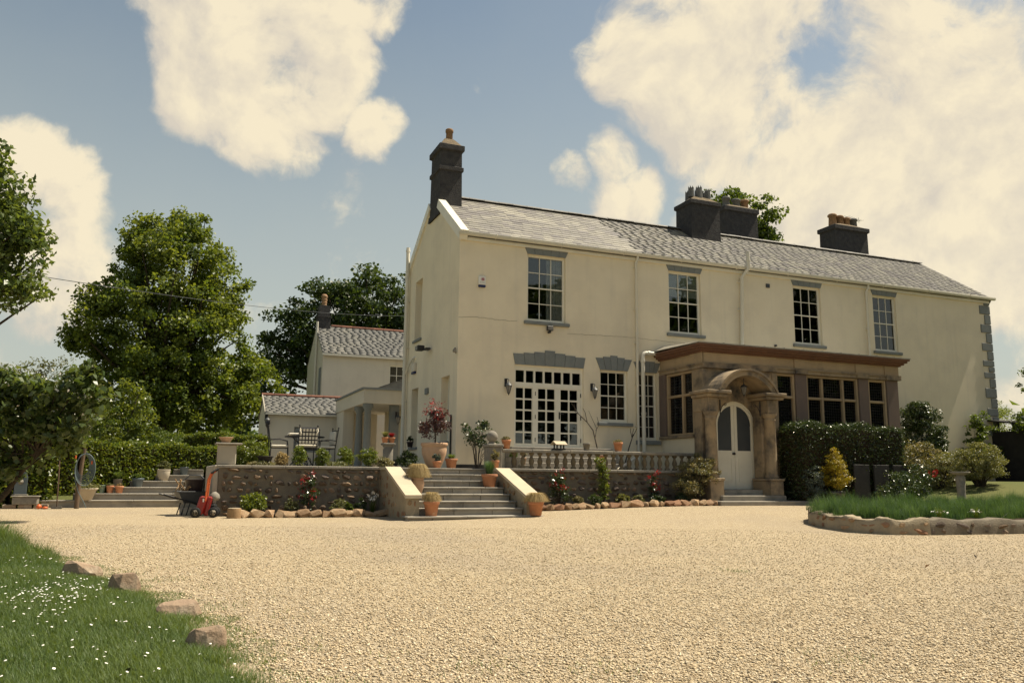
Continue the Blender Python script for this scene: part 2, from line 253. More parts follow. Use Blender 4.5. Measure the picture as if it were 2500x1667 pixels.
# ------------------------------------------------------------------ mesh helpers
def rotz(a): return Matrix.Rotation(a, 4, 'Z')
def link(o, parent=None):
    col.objects.link(o)
    if parent is not None: o.parent = parent
    return o
def tag(o, label=None, cat=None, group=None, kind=None):
    for k, v in (('label', label), ('category', cat), ('group', group), ('kind', kind)):
        if v: o[k] = v
    return o
def empty(name, loc=(0, 0, 0), rz=0.0, label=None, cat=None, group=None):
    o = bpy.data.objects.new(name, None); o.empty_display_size = 0.1; o.location = loc; o.rotation_euler = (0, 0, rz)
    col.objects.link(o); return tag(o, label, cat, group)
def put(name, me, parent=None, loc=(0, 0, 0), rot=(0, 0, 0), sc=(1, 1, 1)):
    o = bpy.data.objects.new(name, me); o.location = loc; o.rotation_euler = rot; o.scale = sc
    return link(o, parent)
class MB:
    def __init__(s): s.v = []; s.f = []; s.sm = []
    def add(s, vs, fs, smooth=False, M=None):
        n = len(s.v)
        s.v += [tuple((M @ Vector(p))) if M is not None else tuple(p) for p in vs]
        s.f += [tuple(i+n for i in f) for f in fs]; s.sm += [smooth]*len(fs); return s
    def box(s, a, b, M=None):
        x0, y0, z0 = a; x1, y1, z1 = b
        return s.add([(x0, y0, z0), (x1, y0, z0), (x1, y1, z0), (x0, y1, z0), (x0, y0, z1), (x1, y0, z1), (x1, y1, z1), (x0, y1, z1)],
                     [(0, 3, 2, 1), (4, 5, 6, 7), (0, 1, 5, 4), (1, 2, 6, 5), (2, 3, 7, 6), (3, 0, 4, 7)], M=M)
    def bbox(s, a, b, r=0.01, M=None):
        """box with chamfered edges"""
        x0, y0, z0 = a; x1, y1, z1 = b; r = min(r, (x1-x0)/3, (y1-y0)/3, (z1-z0)/3)
        vs = []; idx = {}
        for i, X in enumerate((x0, x1)):
            for j, Y in enumerate((y0, y1)):
                for k, Z in enumerate((z0, z1)):
                    sx, sy, sz = (r if i == 0 else -r), (r if j == 0 else -r), (r if k == 0 else -r)
                    for ax in range(3):
                        idx[i, j, k, ax] = len(vs)
                        vs.append((X+(0 if ax == 0 else sx), Y+(0 if ax == 1 else sy), Z+(0 if ax == 2 else sz)))
        I = idx; F = []
        for i in (0, 1): q = [I[i, 0, 0, 0], I[i, 1, 0, 0], I[i, 1, 1, 0], I[i, 0, 1, 0]]; F.append(q if i else q[::-1])
        for j in (0, 1): q = [I[0, j, 0, 1], I[1, j, 0, 1], I[1, j, 1, 1], I[0, j, 1, 1]]; F.append(q[::-1] if j else q)
        for k in (0, 1): q = [I[0, 0, k, 2], I[1, 0, k, 2], I[1, 1, k, 2], I[0, 1, k, 2]]; F.append(q if k else q[::-1])
        for i in (0, 1):
            for j in (0, 1): q = [I[i, j, 0, 0], I[i, j, 1, 0], I[i, j, 1, 1], I[i, j, 0, 1]]; F.append(q if i == j else q[::-1])
        for i in (0, 1):
            for k in (0, 1): q = [I[i, 0, k, 0], I[i, 0, k, 2], I[i, 1, k, 2], I[i, 1, k, 0]]; F.append(q if i == k else q[::-1])
        for j in (0, 1):
            for k in (0, 1): q = [I[0, j, k, 1], I[1, j, k, 1], I[1, j, k, 2], I[0, j, k, 2]]; F.append(q if j != k else q[::-1])
        for i in (0, 1):
            for j in (0, 1):
                for k in (0, 1): q = [I[i, j, k, 0], I[i, j, k, 1], I[i, j, k, 2]]; F.append(q if (i+j+k) % 2 else q[::-1])
        return s.add(vs, F, M=M)
    def tube(s, pts, rad, n=6, cap=True, smooth=True):
        pts = [Vector(p) for p in pts]; m = len(pts)
        if not hasattr(rad, '__len__'): rad = [rad]*m
        vs = []; t0 = None; up = None
        for i, p in enumerate(pts):
            t = (pts[min(i+1, m-1)]-pts[max(i-1, 0)]); t = t.normalized() if t.length > 1e-9 else Vector((0, 0, 1))
            if up is None: up = t.orthogonal().normalized()
            else: up = (up-t*up.dot(t)); up = up.normalized() if up.length > 1e-6 else t.orthogonal().normalized()
            w = t.cross(up)
            for k in range(n):
                a = 2*math.pi*k/n; vs.append(p+(up*math.cos(a)+w*math.sin(a))*rad[i])
        fs = [(i*n+k, i*n+(k+1) % n, (i+1)*n+(k+1) % n, (i+1)*n+k) for i in range(m-1) for k in range(n)]
        s.add(vs, fs, smooth)
        if cap:
            s.add(vs[:n], [tuple(range(n))[::-1]]); s.add(vs[-n:], [tuple(range(n))])
        return s
    def lathe(s, prof, n=20, c=(0, 0, 0), smooth=True, sq=0.0, M=None):
        """profile of (radius, z); sq > 0 squares the plan"""
        vs = []; m = len(prof)
        for r, z in prof:
            for k in range(n):
                a = 2*math.pi*k/n; q = 1.0
                if sq: q = 1+sq*(1/max(abs(math.cos(a)), abs(math.sin(a)))-1)
                vs.append((c[0]+r*q*math.cos(a), c[1]+r*q*math.sin(a), c[2]+z))
        fs = [(i*n+k, i*n+(k+1) % n, (i+1)*n+(k+1) % n, (i+1)*n+k) for i in range(m-1) for k in range(n)]
        s.add(vs, fs, smooth, M)
        if prof[0][0] > 1e-4: s.add(vs[:n], [tuple(range(n))[::-1]], M=M)
        if prof[-1][0] > 1e-4: s.add(vs[-n:], [tuple(range(n))], M=M)
        return s
    def prism(s, poly, d, M=None):
        """polygon in x,z extruded along y by d (from y=0)"""
        n = len(poly); vs = [(x, 0, z) for x, z in poly]+[(x, d, z) for x, z in poly]
        fs = [tuple(range(n)), tuple(range(2*n-1, n-1, -1))]+[(i, i+n, (i+1) % n+n, (i+1) % n) for i in range(n)]
        return s.add(vs, fs, M=M)
    def mesh(s, name, m):
        me = bpy.data.meshes.new(name); me.from_pydata(s.v, [], s.f)
        if any(s.sm): me.polygons.foreach_set('use_smooth', s.sm)
        if m: me.materials.append(MAT[m] if isinstance(m, str) else m)
        me.update(); return me
    def build(s, name, m, parent=None, loc=(0, 0, 0), rot=(0, 0, 0)):
        return put(name, s.mesh(name, m), parent, loc, rot)
def npmesh(name, V, F, m, rnd=None, smooth=False):
    """V (n,3), F (k,3|4) arrays -> mesh with an optional per-face value"""
    me = bpy.data.meshes.new(name); V = np.asarray(V, np.float32); F = np.asarray(F, np.int32); k, w = F.shape
    me.vertices.add(len(V)); me.vertices.foreach_set('co', V.ravel())
    me.loops.add(k*w); me.loops.foreach_set('vertex_index', F.ravel())
    me.polygons.add(k); me.polygons.foreach_set('loop_start', np.arange(0, k*w, w, dtype=np.int32)); me.polygons.foreach_set('loop_total', np.full(k, w, np.int32))
    if smooth: me.polygons.foreach_set('use_smooth', np.ones(k, bool))
    me.materials.append(MAT[m]); me.update(calc_edges=True)
    if rnd is not None:
        a = me.attributes.new('rnd', 'FLOAT', 'FACE'); a.data.foreach_set('value', np.asarray(rnd, np.float32))
    return me
def unit(v): return v/np.maximum(np.linalg.norm(v, axis=-1, keepdims=True), 1e-9)
def leaf_quads(P, size, aspect=0.55, up=0.35, N0=None, jit=0.35):
    """folded diamond leaves at points P"""
    n = len(P); N = unit(rng.normal(size=(n, 3))+np.array([0, 0, up])*1.5+(0 if N0 is None else N0))
    T = unit(np.cross(N, rng.normal(size=(n, 3)))); B = np.cross(N, T)
    l = (size*(1+jit*rng.uniform(-1, 1, n)))[:, None]; w = l*aspect
    V = np.stack([P-T*l*.5, P+B*w*.5+N*l*.12, P+T*l*.5-N*l*.08, P-B*w*.5+N*l*.12], 1).reshape(-1, 3)
    return V, np.arange(4*n).reshape(n, 4)
def ss(a, b, x):
    t = np.clip((np.asarray(x, float)-a)/(b-a), 0, 1); return t*t*(3-2*t)
def gz(x, y):
    """height of the drive and the ground around it"""
    z = -1.02-0.10*ss(-8, -17, y)+0.19*ss(-3, 5, x)*ss(-9, -4, y)+0.66*ss(8.6, 13.5, x)*ss(-8.2, -4.0, y)
    return z
# ------------------------------------------------------------------ ground
def gravel_material():
    m = bpy.data.materials.new('gravel'); m.use_nodes = True; nt = m.node_tree; L = nt.links.new
    b = nt.nodes['Principled BSDF']; b.inputs['Roughness'].default_value = 0.9; b.inputs['Specular IOR Level'].default_value = 0.2
    g = nt.nodes.new('ShaderNodeNewGeometry')
    def vor(s, feat='F1'):
        v = nt.nodes.new('ShaderNodeTexVoronoi'); v.feature = feat; v.inputs['Scale'].default_value = s; L(g.outputs['Position'], v.inputs['Vector']); return v
    def nz(s, d=4):
        n = nt.nodes.new('ShaderNodeTexNoise'); n.inputs['Scale'].default_value = s; n.inputs['Detail'].default_value = d; L(g.outputs['Position'], n.inputs['Vector']); return n.outputs['Fac']
    def ramp(x, stops):
        r = nt.nodes.new('ShaderNodeValToRGB'); L(x, r.inputs[0]); e = r.color_ramp.elements
        e[0].position, e[0].color = stops[0][0], (*stops[0][1], 1); e[1].position, e[1].color = stops[-1][0], (*stops[-1][1], 1)
        for p, c in stops[1:-1]: n = e.new(p); n.color = (*c, 1)
        return r.outputs[0]
    def mix(f, a, c, mode='MIX'):
        n = nt.nodes.new('ShaderNodeMix'); n.data_type = 'RGBA'; n.blend_type = mode
        if hasattr(f, 'links'): L(f, n.inputs[0])
        else: n.inputs[0].default_value = f
        for i, x in ((6, a), (7, c)):
            if hasattr(x, 'links'): L(x, n.inputs[i])
            else: n.inputs[i].default_value = (*x, 1)
        return n.outputs[2]
    v1 = vor(72); sep = nt.nodes.new('ShaderNodeSeparateColor'); L(v1.outputs['Color'], sep.inputs[0])
    c = ramp(sep.outputs[0], [(0, (0.25, 0.175, 0.105)), (0.2, (0.40, 0.315, 0.20)), (0.55, (0.47, 0.38, 0.247)), (0.85, (0.545, 0.455, 0.315)), (1, (0.44, 0.39, 0.31))])
    gap = vor(72, 'DISTANCE_TO_EDGE'); gr = nt.nodes.new('ShaderNodeMapRange'); L(gap.outputs[0], gr.inputs[0]); gr.inputs[1].default_value = 0.0; gr.inputs[2].default_value = 0.12
    c = mix(gr.outputs[0], (0.22, 0.165, 0.105), c)
    # worn, dirtier patches where cars turn
    pr = nt.nodes.new('ShaderNodeMapRange'); L(nz(0.33, 5), pr.inputs[0]); pr.inputs[1].default_value = 0.47; pr.inputs[2].default_value = 0.75; pr.inputs[4].default_value = 0.62
    c = mix(pr.outputs[0], c, (0.29, 0.24, 0.185))
    L(c, b.inputs['Base Color'])
    h = nt.nodes.new('ShaderNodeMath'); h.operation = 'MULTIPLY_ADD'; L(gr.outputs[0], h.inputs[0]); h.inputs[1].default_value = 1.0; L(sep.outputs[1], h.inputs[2])
    bp = nt.nodes.new('ShaderNodeBump'); bp.inputs['Strength'].default_value = 0.6; bp.inputs['Distance'].default_value = 0.010; L(h.outputs[0], bp.inputs['Height']); L(bp.outputs[0], b.inputs['Normal'])
    MAT['gravel'] = m
gravel_material()
mat('pebble', (0.50, 0.40, 0.26), (0.42, 0.32, 0.195), 40, 0.88, rnd=0.40, rndcol=(0.58, 0.50, 0.37), spec=0.25)
mat('turf', (0.060, 0.085, 0.022), (0.085, 0.095, 0.032), 3, 0.95, 0.5, 60, 0.1, c3=(0.13, 0.105, 0.05), s3=1.4, t3=(0.55, 0.75), coord='World')
mat('field', (0.085, 0.10, 0.032), (0.12, 0.12, 0.045), 0.6, 0.95, 0.5, 20, 0.1, coord='World')

def grid(xs, ys, zf, name, m, kind='structure', keep=None):
    X, Y = np.meshgrid(xs, ys, indexing='ij'); Z = zf(X, Y); V = np.stack([X, Y, Z], -1).reshape(-1, 3)
    nx, ny = len(xs), len(ys); I = np.arange(nx*ny).reshape(nx, ny)
    F = np.stack([I[:-1, :-1], I[1:, :-1], I[1:, 1:], I[:-1, 1:]], -1).reshape(-1, 4)
    if keep is not None:
        c = V[F].mean(1); F = F[keep(c[:, 0], c[:, 1])]
    o = put(name, npmesh(name, V, F, m, smooth=True)); o['kind'] = kind; return o
def back(x, y):
    z = gz(x, y)-0.06
    up = ss(4.2, 5.6, y)*(1-ss(7.0, 8.6, x)*(1-ss(8, 12, y)))   # garden behind the steps lies at terrace height
    z = z+(-0.14-z)*up
    return z
xs = np.unique(np.concatenate([np.linspace(-900, -40, 10), np.linspace(-40, 45, 120), np.linspace(45, 900, 10)]))
ys = np.unique(np.concatenate([np.linspace(-500, -30, 8), np.linspace(-30, 30, 100), np.linspace(30, 1500, 12)]))
grid(xs, ys, back, 'ground', 'field')
def drive_keep(x, y): return (y < 3.3) & ~((y > -1.6) & (x > -5.3)) & ~((x > 9.2) & (y > -6.5))
grid(np.linspace(-22, 32, 190), np.linspace(-28, 3.4, 150), gz, 'gravel_drive', 'gravel', keep=drive_keep)

# lawn in the near left corner: its ragged border runs beside the four edging stones
EDGE = [(-9.6, -6.2), (-8.35, -7.3), (-7.75, -8.2), (-7.16, -9.5), (-6.75, -10.6), (-6.42, -11.6), (-6.1, -12.5), (-5.84, -13.55), (-5.72, -14.4), (-5.60, -15.2), (-5.3, -17), (-5.0, -22)]
ey = np.array([p[1] for p in EDGE])[::-1]; ex = np.array([p[0] for p in EDGE])[::-1]
def edge_x(y): return np.interp(y, ey, ex)
def lawn_in(x, y): return edge_x(y)-x       # > 0 inside
def lawn_z(x, y): return gz(x, y)+0.035*ss(0.0, 0.5, lawn_in(x, y))-0.012+0.03*np.sin(x*2.1+y)*ss(0.2, 1.5, lawn_in(x, y))
def lawn_sheet():
    yy = np.linspace(-22, -6.2, 90); t = np.linspace(0, 1, 40)**1.6
    V = []; 
    for y in yy:
        x1 = edge_x(y)+0.05*math.sin(y*7)+0.04*math.sin(y*17+1)
        for k in t: V.append((x1-k*8.0, y, 0))
    V = np.array(V); V[:, 2] = lawn_z(V[:, 0], V[:, 1])+0.004
    I = np.arange(len(V)).reshape(len(yy), len(t)); F = np.stack([I[:-1, :-1], I[:-1, 1:], I[1:, 1:], I[1:, :-1]], -1).reshape(-1, 4)
    o = put('lawn', npmesh('lawn', V, F, 'turf', smooth=True)); o['kind'] = 'structure'
lawn_sheet()
def blades(P, h, lean, width, nseg=2):
    """bent grass blades: strips of nseg quads plus a pointed tip, returned as quads"""
    n = len(P); a = rng.uniform(0, 2*np.pi, n); D = np.stack([np.cos(a), np.sin(a), 0*a], 1); S = np.stack([-np.sin(a), np.cos(a), 0*a], 1)
    rows = []
    for k in range(nseg+1):
        t = k/nseg; c = P+D*(lean*t**2)[:, None]; c = c+np.array([0, 0, 1])*(h*t*(1-0.25*t*np.minimum(lean/np.maximum(h, 1e-6), 1)))[:, None]
        w = (width*(1-t*0.88))[:, None]; rows += [c-S*w, c+S*w]
    V = np.stack(rows, 1).reshape(-1, 3); m = 2*(nseg+1); base = np.arange(n)[:, None]*m
    F = np.concatenate([base+np.array([[2*k, 2*k+1, 2*k+3, 2*k+2]]) for k in range(nseg)], 0)
    return V, F
def concat(parts):
    V = []; F = []; o = 0
    for v, f in parts: V.append(v); F.append(f+o); o += len(v)
    return np.concatenate(V), np.concatenate(F)
def lawn_grass():
    n = 520000; y = -6.4-11.5*rng.random(n)**0.75; d = rng.random(n)**1.25*4.6-0.12
    x = edge_x(y)+0.07*np.sin(y*7)+0.05*np.sin(y*17+1)-d
    # keep what lies in front of the camera
    rel = np.stack([x-CAM.x, y-CAM.y], 1); fw = rel@np.array([math.sin(YAW), math.cos(YAW)]); lt = rel@np.array([math.cos(YAW), -math.sin(YAW)])
    k = (fw > 2.4) & (np.abs(lt) < fw*0.72+0.8) & (rng.random(n) < np.clip(0.30+0.9*ss(-0.1, 0.35, d), 0, 1)); x, y, d = x[k], y[k], d[k]
    fwk = fw[k]; kk = rng.random(len(x)) < np.clip(9.0/fwk**1.05, 0.3, 1); x, y, d = x[kk], y[kk], d[kk]; n = len(x)
    patch = 0.5+0.5*np.sin(x*3.1+np.sin(y*2.3)*2)*np.sin(y*2.7+x)
    tall = ss(-10.6, -8.6, y)*ss(0.0, 0.2, d)*1.9
    h = (0.022+0.032*rng.random(n)+0.02*patch)*(1+2.9*tall*rng.random(n)**0.5)*(0.55+0.45*ss(0, .25, d)); lean = h*rng.uniform(0.2, 1.0, n)
    P = np.stack([x, y, lawn_z(x, y)], 1); V, F = blades(P, h, lean, 0.0016+0.0012*rng.random(n)+0.001*tall, 2)
    r = np.clip(0.25+0.45*rng.random(n)+0.35*(patch-0.5), 0, 1); r = np.concatenate([r, r])
    o = put('lawn_grass', npmesh('lawn_grass', V, F, 'grass', r)); tag(o, 'green grass growing over the lawn in the near left corner', 'grass', kind='stuff')
lawn_grass()
def lawn_daisies():
    """small white daisies, counted by nobody: one object"""
    c = []
    for cx, cy, sx, sy, n in ((-6.82, -12.3, .17, .36, 170), (-7.2, -11.2, .22, .45, 45), (-7.3, -10.3, .3, .35, 25), (-6.55, -14.2, .35, .3, 30), (-6.3, -14.75, .3, .2, 14), (-6.5, -13.2, .3, .4, 20), (-7.0, -13.4, .5, .6, 40)):
        c.append(np.stack([rng.normal(cx, sx, n), rng.normal(cy, sy, n)], 1))
    c = np.concatenate(c); c = c[lawn_in(c[:, 0], c[:, 1]) > 0.06]; V = []; F = []
    for x, y in c:
        z = float(lawn_z(x, y))+0.05+0.02*random.random(); r = 0.0062+0.0025*random.random(); tx, ty = random.uniform(-.4, .4), random.uniform(-.4, .4); b = len(V)
        V.append((x, y, z+0.003))
        for k in range(8):
            a = k*math.pi/4; q = r*(1 if k % 2 else .8); V.append((x+q*math.cos(a), y+q*math.sin(a), z+q*(tx*math.cos(a)+ty*math.sin(a))))
        F += [(b, b+1+k, b+1+(k+1) % 8) for k in range(8)]
    o = put('lawn_daisies', npmesh('lawn_daisies', np.array(V), np.array(F), 'petal_white')); tag(o, 'small white daisies scattered over the near lawn', 'daisies', kind='stuff')
lawn_daisies()
def loose_gravel():
    n = 300000; fw = 2.6+10.5*rng.random(n)**1.35; lt = (rng.random(n)*2-1)*(fw*0.70+0.3)
    x = CAM.x+fw*math.sin(YAW)+lt*math.cos(YAW); y = CAM.y+fw*math.cos(YAW)-lt*math.sin(YAW)
    d = lawn_in(x, y); k = (d < 0.02) & (rng.random(n) < np.clip(7.5/fw**1.2, 0.12, 1)); k &= (rng.random(n) < 0.35+0.65*ss(0.3, -0.3, d)+0.3); x, y = x[k], y[k]; n = len(x)
    base = np.array([[1, 0, 0], [0, 1, 0], [-1, 0, 0], [0, -1, 0], [0, 0, 1], [0, 0, -1]], float)
    fc = np.array([[0, 1, 4], [1, 2, 4], [2, 3, 4], [3, 0, 4], [1, 0, 5], [2, 1, 5], [3, 2, 5], [0, 3, 5]])
    s = 0.0036+0.0062*rng.random(n)**2.2
    S = np.stack([s*rng.uniform(.8, 1.5, n), s*rng.uniform(.7, 1.2, n), s*rng.uniform(.4, .8, n)], 1)
    B = base[None]*S[:, None]*(1+0.35*rng.uniform(-1, 1, (n, 6, 1)))
    a = rng.uniform(0, 6.28, n); ca, sa = np.cos(a)[:, None], np.sin(a)[:, None]; t = rng.uniform(-.5, .5, (n, 1))
    bx, by, bz = B[..., 0], B[..., 1], B[..., 2]; bz2 = bz+t*bx; 
    V = np.stack([bx*ca-by*sa+x[:, None], bx*sa+by*ca+y[:, None], bz2+(gz(x, y)+S[:, 2]*0.6)[:, None]], -1).reshape(-1, 3)
    F = (np.arange(n)[:, None, None]*6+fc[None]).reshape(-1, 3); r = np.repeat(rng.random(n), 8)
    o = put('loose_gravel', npmesh('loose_gravel', V, F, 'pebble', r)); tag(o, 'loose buff gravel stones lying on the near drive', 'gravel', kind='stuff')
loose_gravel()
def weeds():
    """thin weeds and moss coming through the gravel at the lawn's border"""
    n = 2600; y = rng.uniform(-15.2, -10.2, n); x = edge_x(y)+np.abs(rng.normal(0, .28, n)); cl = np.sin(x*9)*np.sin(y*7) > 0.25; x, y = x[cl], y[cl]; n = len(x)
    cx = [(-2.95, -15.3, .12), (-4.7, -14.9, .1), (-4.2, -15.1, .1), (-1.2, -12.2, .07)]
    for a, b, s in cx: x = np.concatenate([x, rng.normal(a, s, 90)]); y = np.concatenate([y, rng.normal(b, s, 90)])
    P = np.stack([x, y, gz(x, y)], 1); n = len(x); h = 0.012+0.02*rng.random(n); V, F = blades(P, h, h*rng.uniform(.3, 1.2, n), np.full(n, .0022), 2)
    o = put('gravel_weeds', npmesh('gravel_weeds', V, F, 'grass', np.tile(rng.random(n), 2))); tag(o, 'sparse weeds growing through the gravel beside the lawn', 'weeds', kind='stuff')
weeds()
# ------------------------------------------------------------------ building helpers
def wall_panel(mb, W, H0, H1, holes, depth, M=None, top=None):
    """wall in x,z (outer face y=0, inner at y=depth) with rectangular holes (x0,x1,z0,z1) and their reveals"""
    xs = sorted({0, W, *[h[0] for h in holes], *[h[1] for h in holes]}); zs = sorted({H0, H1, *[h[2] for h in holes], *[h[3] for h in holes]})
    def hole(x, z): return any(h[0] < x < h[1] and h[2] < z < h[3] for h in holes)
    for i in range(len(xs)-1):
        for j in range(len(zs)-1):
            if hole((xs[i]+xs[i+1])/2, (zs[j]+zs[j+1])/2): continue
            a, b, c, d = xs[i], xs[i+1], zs[j], zs[j+1]
            mb.add([(a, 0, c), (b, 0, c), (b, 0, d), (a, 0, d)], [(0, 1, 2, 3)], M=M)
            mb.add([(a, depth, c), (b, depth, c), (b, depth, d), (a, depth, d)], [(3, 2, 1, 0)], M=M)
    for a, b, c, d in holes:
        v = [(a, 0, c), (b, 0, c), (b, 0, d), (a, 0, d), (a, depth, c), (b, depth, c), (b, depth, d), (a, depth, d)]
        mb.add(v, [(0, 4, 5, 1), (1, 5, 6, 2), (2, 6, 7, 3), (3, 7, 4, 0)], M=M)
_pane = {}
def pane_mesh(w, h, m='glass'):
    k = (round(w, 3), round(h, 3), m)
    if k not in _pane:
        _pane[k] = MB().box((-w/2, -.002, -h/2), (w/2, .002, h/2)).mesh('pane', m)
    return _pane[k]
def grid_window(parent, name, x0, x1, z0, z1, cols, rows, M, fr=0.055, bar=0.018, bot=0.075, sash=True, mt='white', gl='glass', y=0.09, frame_t=0.05, wide=None):
    """glazed window: outer frame, (two sashes), bars and every pane; local x along the wall, y inward"""
    w = empty(name); w.parent = parent; w.matrix_local = M
    f = MB(); W = x1-x0
    f.bbox((x0, y-.02, z0), (x0+fr, y+frame_t, z1), .004); f.bbox((x1-fr, y-.02, z0), (x1, y+frame_t, z1), .004)
    f.box((x0+fr, y-.02, z1-fr), (x1-fr, y+frame_t, z1)); f.box((x0+fr, y-.02, z0), (x1-fr, y+frame_t, z0+bot))
    ix0, ix1, iz0, iz1 = x0+fr, x1-fr, z0+bot, z1-fr
    f.build('frame', mt, w)
    cw = (ix1-ix0)/cols; ch = (iz1-iz0)/rows; b = MB(); mid = rows//2
    for c in range(1, cols): b.box((ix0+c*cw-bar/2, y, iz0), (ix0+c*cw+bar/2, y+.022, iz1))
    for r_ in range(1, rows):
        q = bar*(1.7 if sash and r_ == mid else 1)
        b.box((ix0, y-.003-(.014 if sash and r_ == mid else 0), iz0+r_*ch-q/2), (ix1, y+.025, iz0+r_*ch+q/2))
    if cols > 1 or rows > 1: b.build('glazing_bars', mt, w)
    me = pane_mesh(cw-bar*.5, ch-bar*.5, gl)
    for r_ in range(rows):
        for c in range(cols): put('pane', me, w, (ix0+(c+.5)*cw, y+.016, iz0+(r_+.5)*ch))
    return w
ID = Matrix.Identity(4)
def lintel(parent, x0, x1, z0, hs, splay, mt='greytrim', y=-.022, dep=.05, grp=''):
    """fan of painted voussoirs: hs = height of each block from left to right"""
    g = empty('lintel'); g.parent = parent
    n = len(hs); a, b = x0-splay, x1+splay
    for i in range(n):
        g0, g1 = x0+(x1-x0)*i/n, x0+(x1-x0)*(i+1)/n; t0, t1 = a+(b-a)*i/n, a+(b-a)*(i+1)/n; e = .004; h = hs[i]
        MB().prism([(g0+e, z0), (g1-e, z0), (t1-e, z0+h), (t0+e, z0+h)], dep).build('voussoir', mt, g, (0, y-.003*(i % 2), 0))
    return g
def slates(parent, O, U, V, length, slope, expo, width, n_ind, clip=None, m='slate', thick=.007):
    """overlapping slates: the first n_ind nearest to O are objects, the others one joined part"""
    O, U, V = Vector(O), Vector(U).normalized(), Vector(V).normalized(); N = U.cross(V).normalized()
    Rm = Matrix((U, V, N)).transposed().to_4x4(); eul = Rm.to_euler()
    rows = int(slope/expo); ms = []
    for q in range(5):
        j = lambda a: random.uniform(-a, a)
        ms.append(MB().add([(0+j(.006), j(.012), 0), (1+j(.006), j(.012), 0), (1, 1.75, -.085), (0, 1.75, -.085), (0, j(.01), thick/.2), (1, j(.01), thick/.2), (1, 1.75, -.05), (0, 1.75, -.05)],
                           [(4, 5, 6, 7), (0, 1, 5, 4), (1, 2, 6, 5), (0, 4, 7, 3), (2, 3, 7, 6), (0, 3, 2, 1)]).mesh('slate', m))
    items = []
    for r_ in range(rows):
        x = -(r_ % 2)*width/2-random.random()*.04
        while x < length:
            w = width*random.uniform(.8, 1.2); a, b = max(x, 0), min(x+w, length); x += w
            if b-a < .05: continue
            v = r_*expo+random.uniform(-.008, .008)
            if clip and not clip((a+b)/2, v): continue
            items.append((a, b-a-.006, v))
    items.sort(key=lambda t: t[0]); ind = items[:n_ind]; rest = items[n_ind:]
    for a, w, v in ind:
        p = O+U*a+V*v+N*(.020+random.uniform(0, .003)); o = put('slate', random.choice(ms), parent, p, (eul.x+random.uniform(-.006, .006), eul.y+random.uniform(-.004, .004), eul.z+random.uniform(-.008, .008)), (w, expo, .2))
    if rest:
        n = len(rest); A = np.array(rest); loc = np.array([(0, 0, 0), (1, 0, 0), (1, 1.75, -.085), (0, 1.75, -.085), (0, 0, thick/.2), (1, 0, thick/.2), (1, 1.75, -.05), (0, 1.75, -.05)])
        B = np.repeat(loc[None], n, 0); B[:, :, 0] = B[:, :, 0]*A[:, 1:2]+A[:, 0:1]; B[:, :, 1] = B[:, :, 1]*expo+A[:, 2:3]; B[:, :, 2] = B[:, :, 2]*.2+.020+rng.uniform(0, .0008, (n, 1))+rng.uniform(-.0003, .0003, (n, 8))
        Wd = np.array(O)[None, None]+B[..., 0:1]*np.array(U)+B[..., 1:2]*np.array(V)+B[..., 2:3]*np.array(N)
        fc = np.array([(4, 5, 6, 7), (0, 1, 5, 4), (1, 2, 6, 5), (0, 4, 7, 3)])
        F = (np.arange(n)[:, None, None]*8+fc).reshape(-1, 4)
        o = put('slate_courses', npmesh('slate_courses', Wd.reshape(-1, 3), F, m, np.repeat(rng.random(n), 4)), parent); o['kind'] = 'stuff'
def pipe(parent, pts, r, name='downpipe', m='pipe_white', collars=(), clip=None):
    mb = MB().tube(pts, r, 10)
    for c in collars:
        c = Vector(c); mb.tube([c-Vector((0, 0, .03)), c+Vector((0, 0, .03))], r*1.22, 10)
    o = mb.build(name, m, parent)
    if clip:
        for c in clip: MB().box((c[0]-r*1.5, c[1]-.01, c[2]-.012), (c[0]+r*1.5, c[1]+r*1.6, c[2]+.012)).build('bracket', m, o)
    return o

# ------------------------------------------------------------------ the house
HL, HD, EZ, RZ = 18.40, 5.05, 5.62, 7.50        # length, depth, eaves, ridge
house = empty('house', (0, 0, 0), 0, 'long two storey cream house with slate roof and dark chimneys', 'house')
W1 = [(1.82, 2.90), (6.03, 7.07), (10.31, 11.33), (13.37, 14.31)]
holes = [(a, b, 3.66, 5.40) for a, b in W1]+[(1.50, 3.41, .50, 2.53), (3.89, 4.71, 1.17, 2.53), (5.00, 5.60, .74, 2.53)]
mb = MB(); wall_panel(mb, HL, -1.1, EZ, holes, .14)
Ms = Matrix(((0, 1, 0, 0), (-1, 0, 0, 0), (0, 0, 1, 0), (0, 0, 0, 1)))     # local x -> -Y
Mside = Matrix.Translation((0, HD, 0)) @ Ms                                # side wall: x' = HD - Y, inward = +X
sh = [(HD-4.05, HD-3.32, 3.60, 5.34), (HD-1.30, HD-.60, .62, 2.25), (HD-4.17, HD-3.47, .55, 2.21)]
wall_panel(mb, HD, -1.1, EZ, sh, .30, Mside)
# gable triangles, rear and far end walls
mb.add([(0, 0, EZ), (0, HD, EZ), (0, HD/2, RZ-.04)], [(0, 2, 1)]); mb.add([(HL, 0, EZ), (HL, HD, EZ), (HL, HD/2, RZ-.04)], [(0, 1, 2)])
mb.add([(HL, 0, -1.1), (HL, HD, -1.1), (HL, HD, EZ), (HL, 0, EZ)], [(0, 1, 2, 3)]); mb.add([(0, HD, -1.1), (HL, HD, -1.1), (HL, HD, EZ), (0, HD, EZ)], [(3, 2, 1, 0)])
mb.build('wall', 'stucco', house)
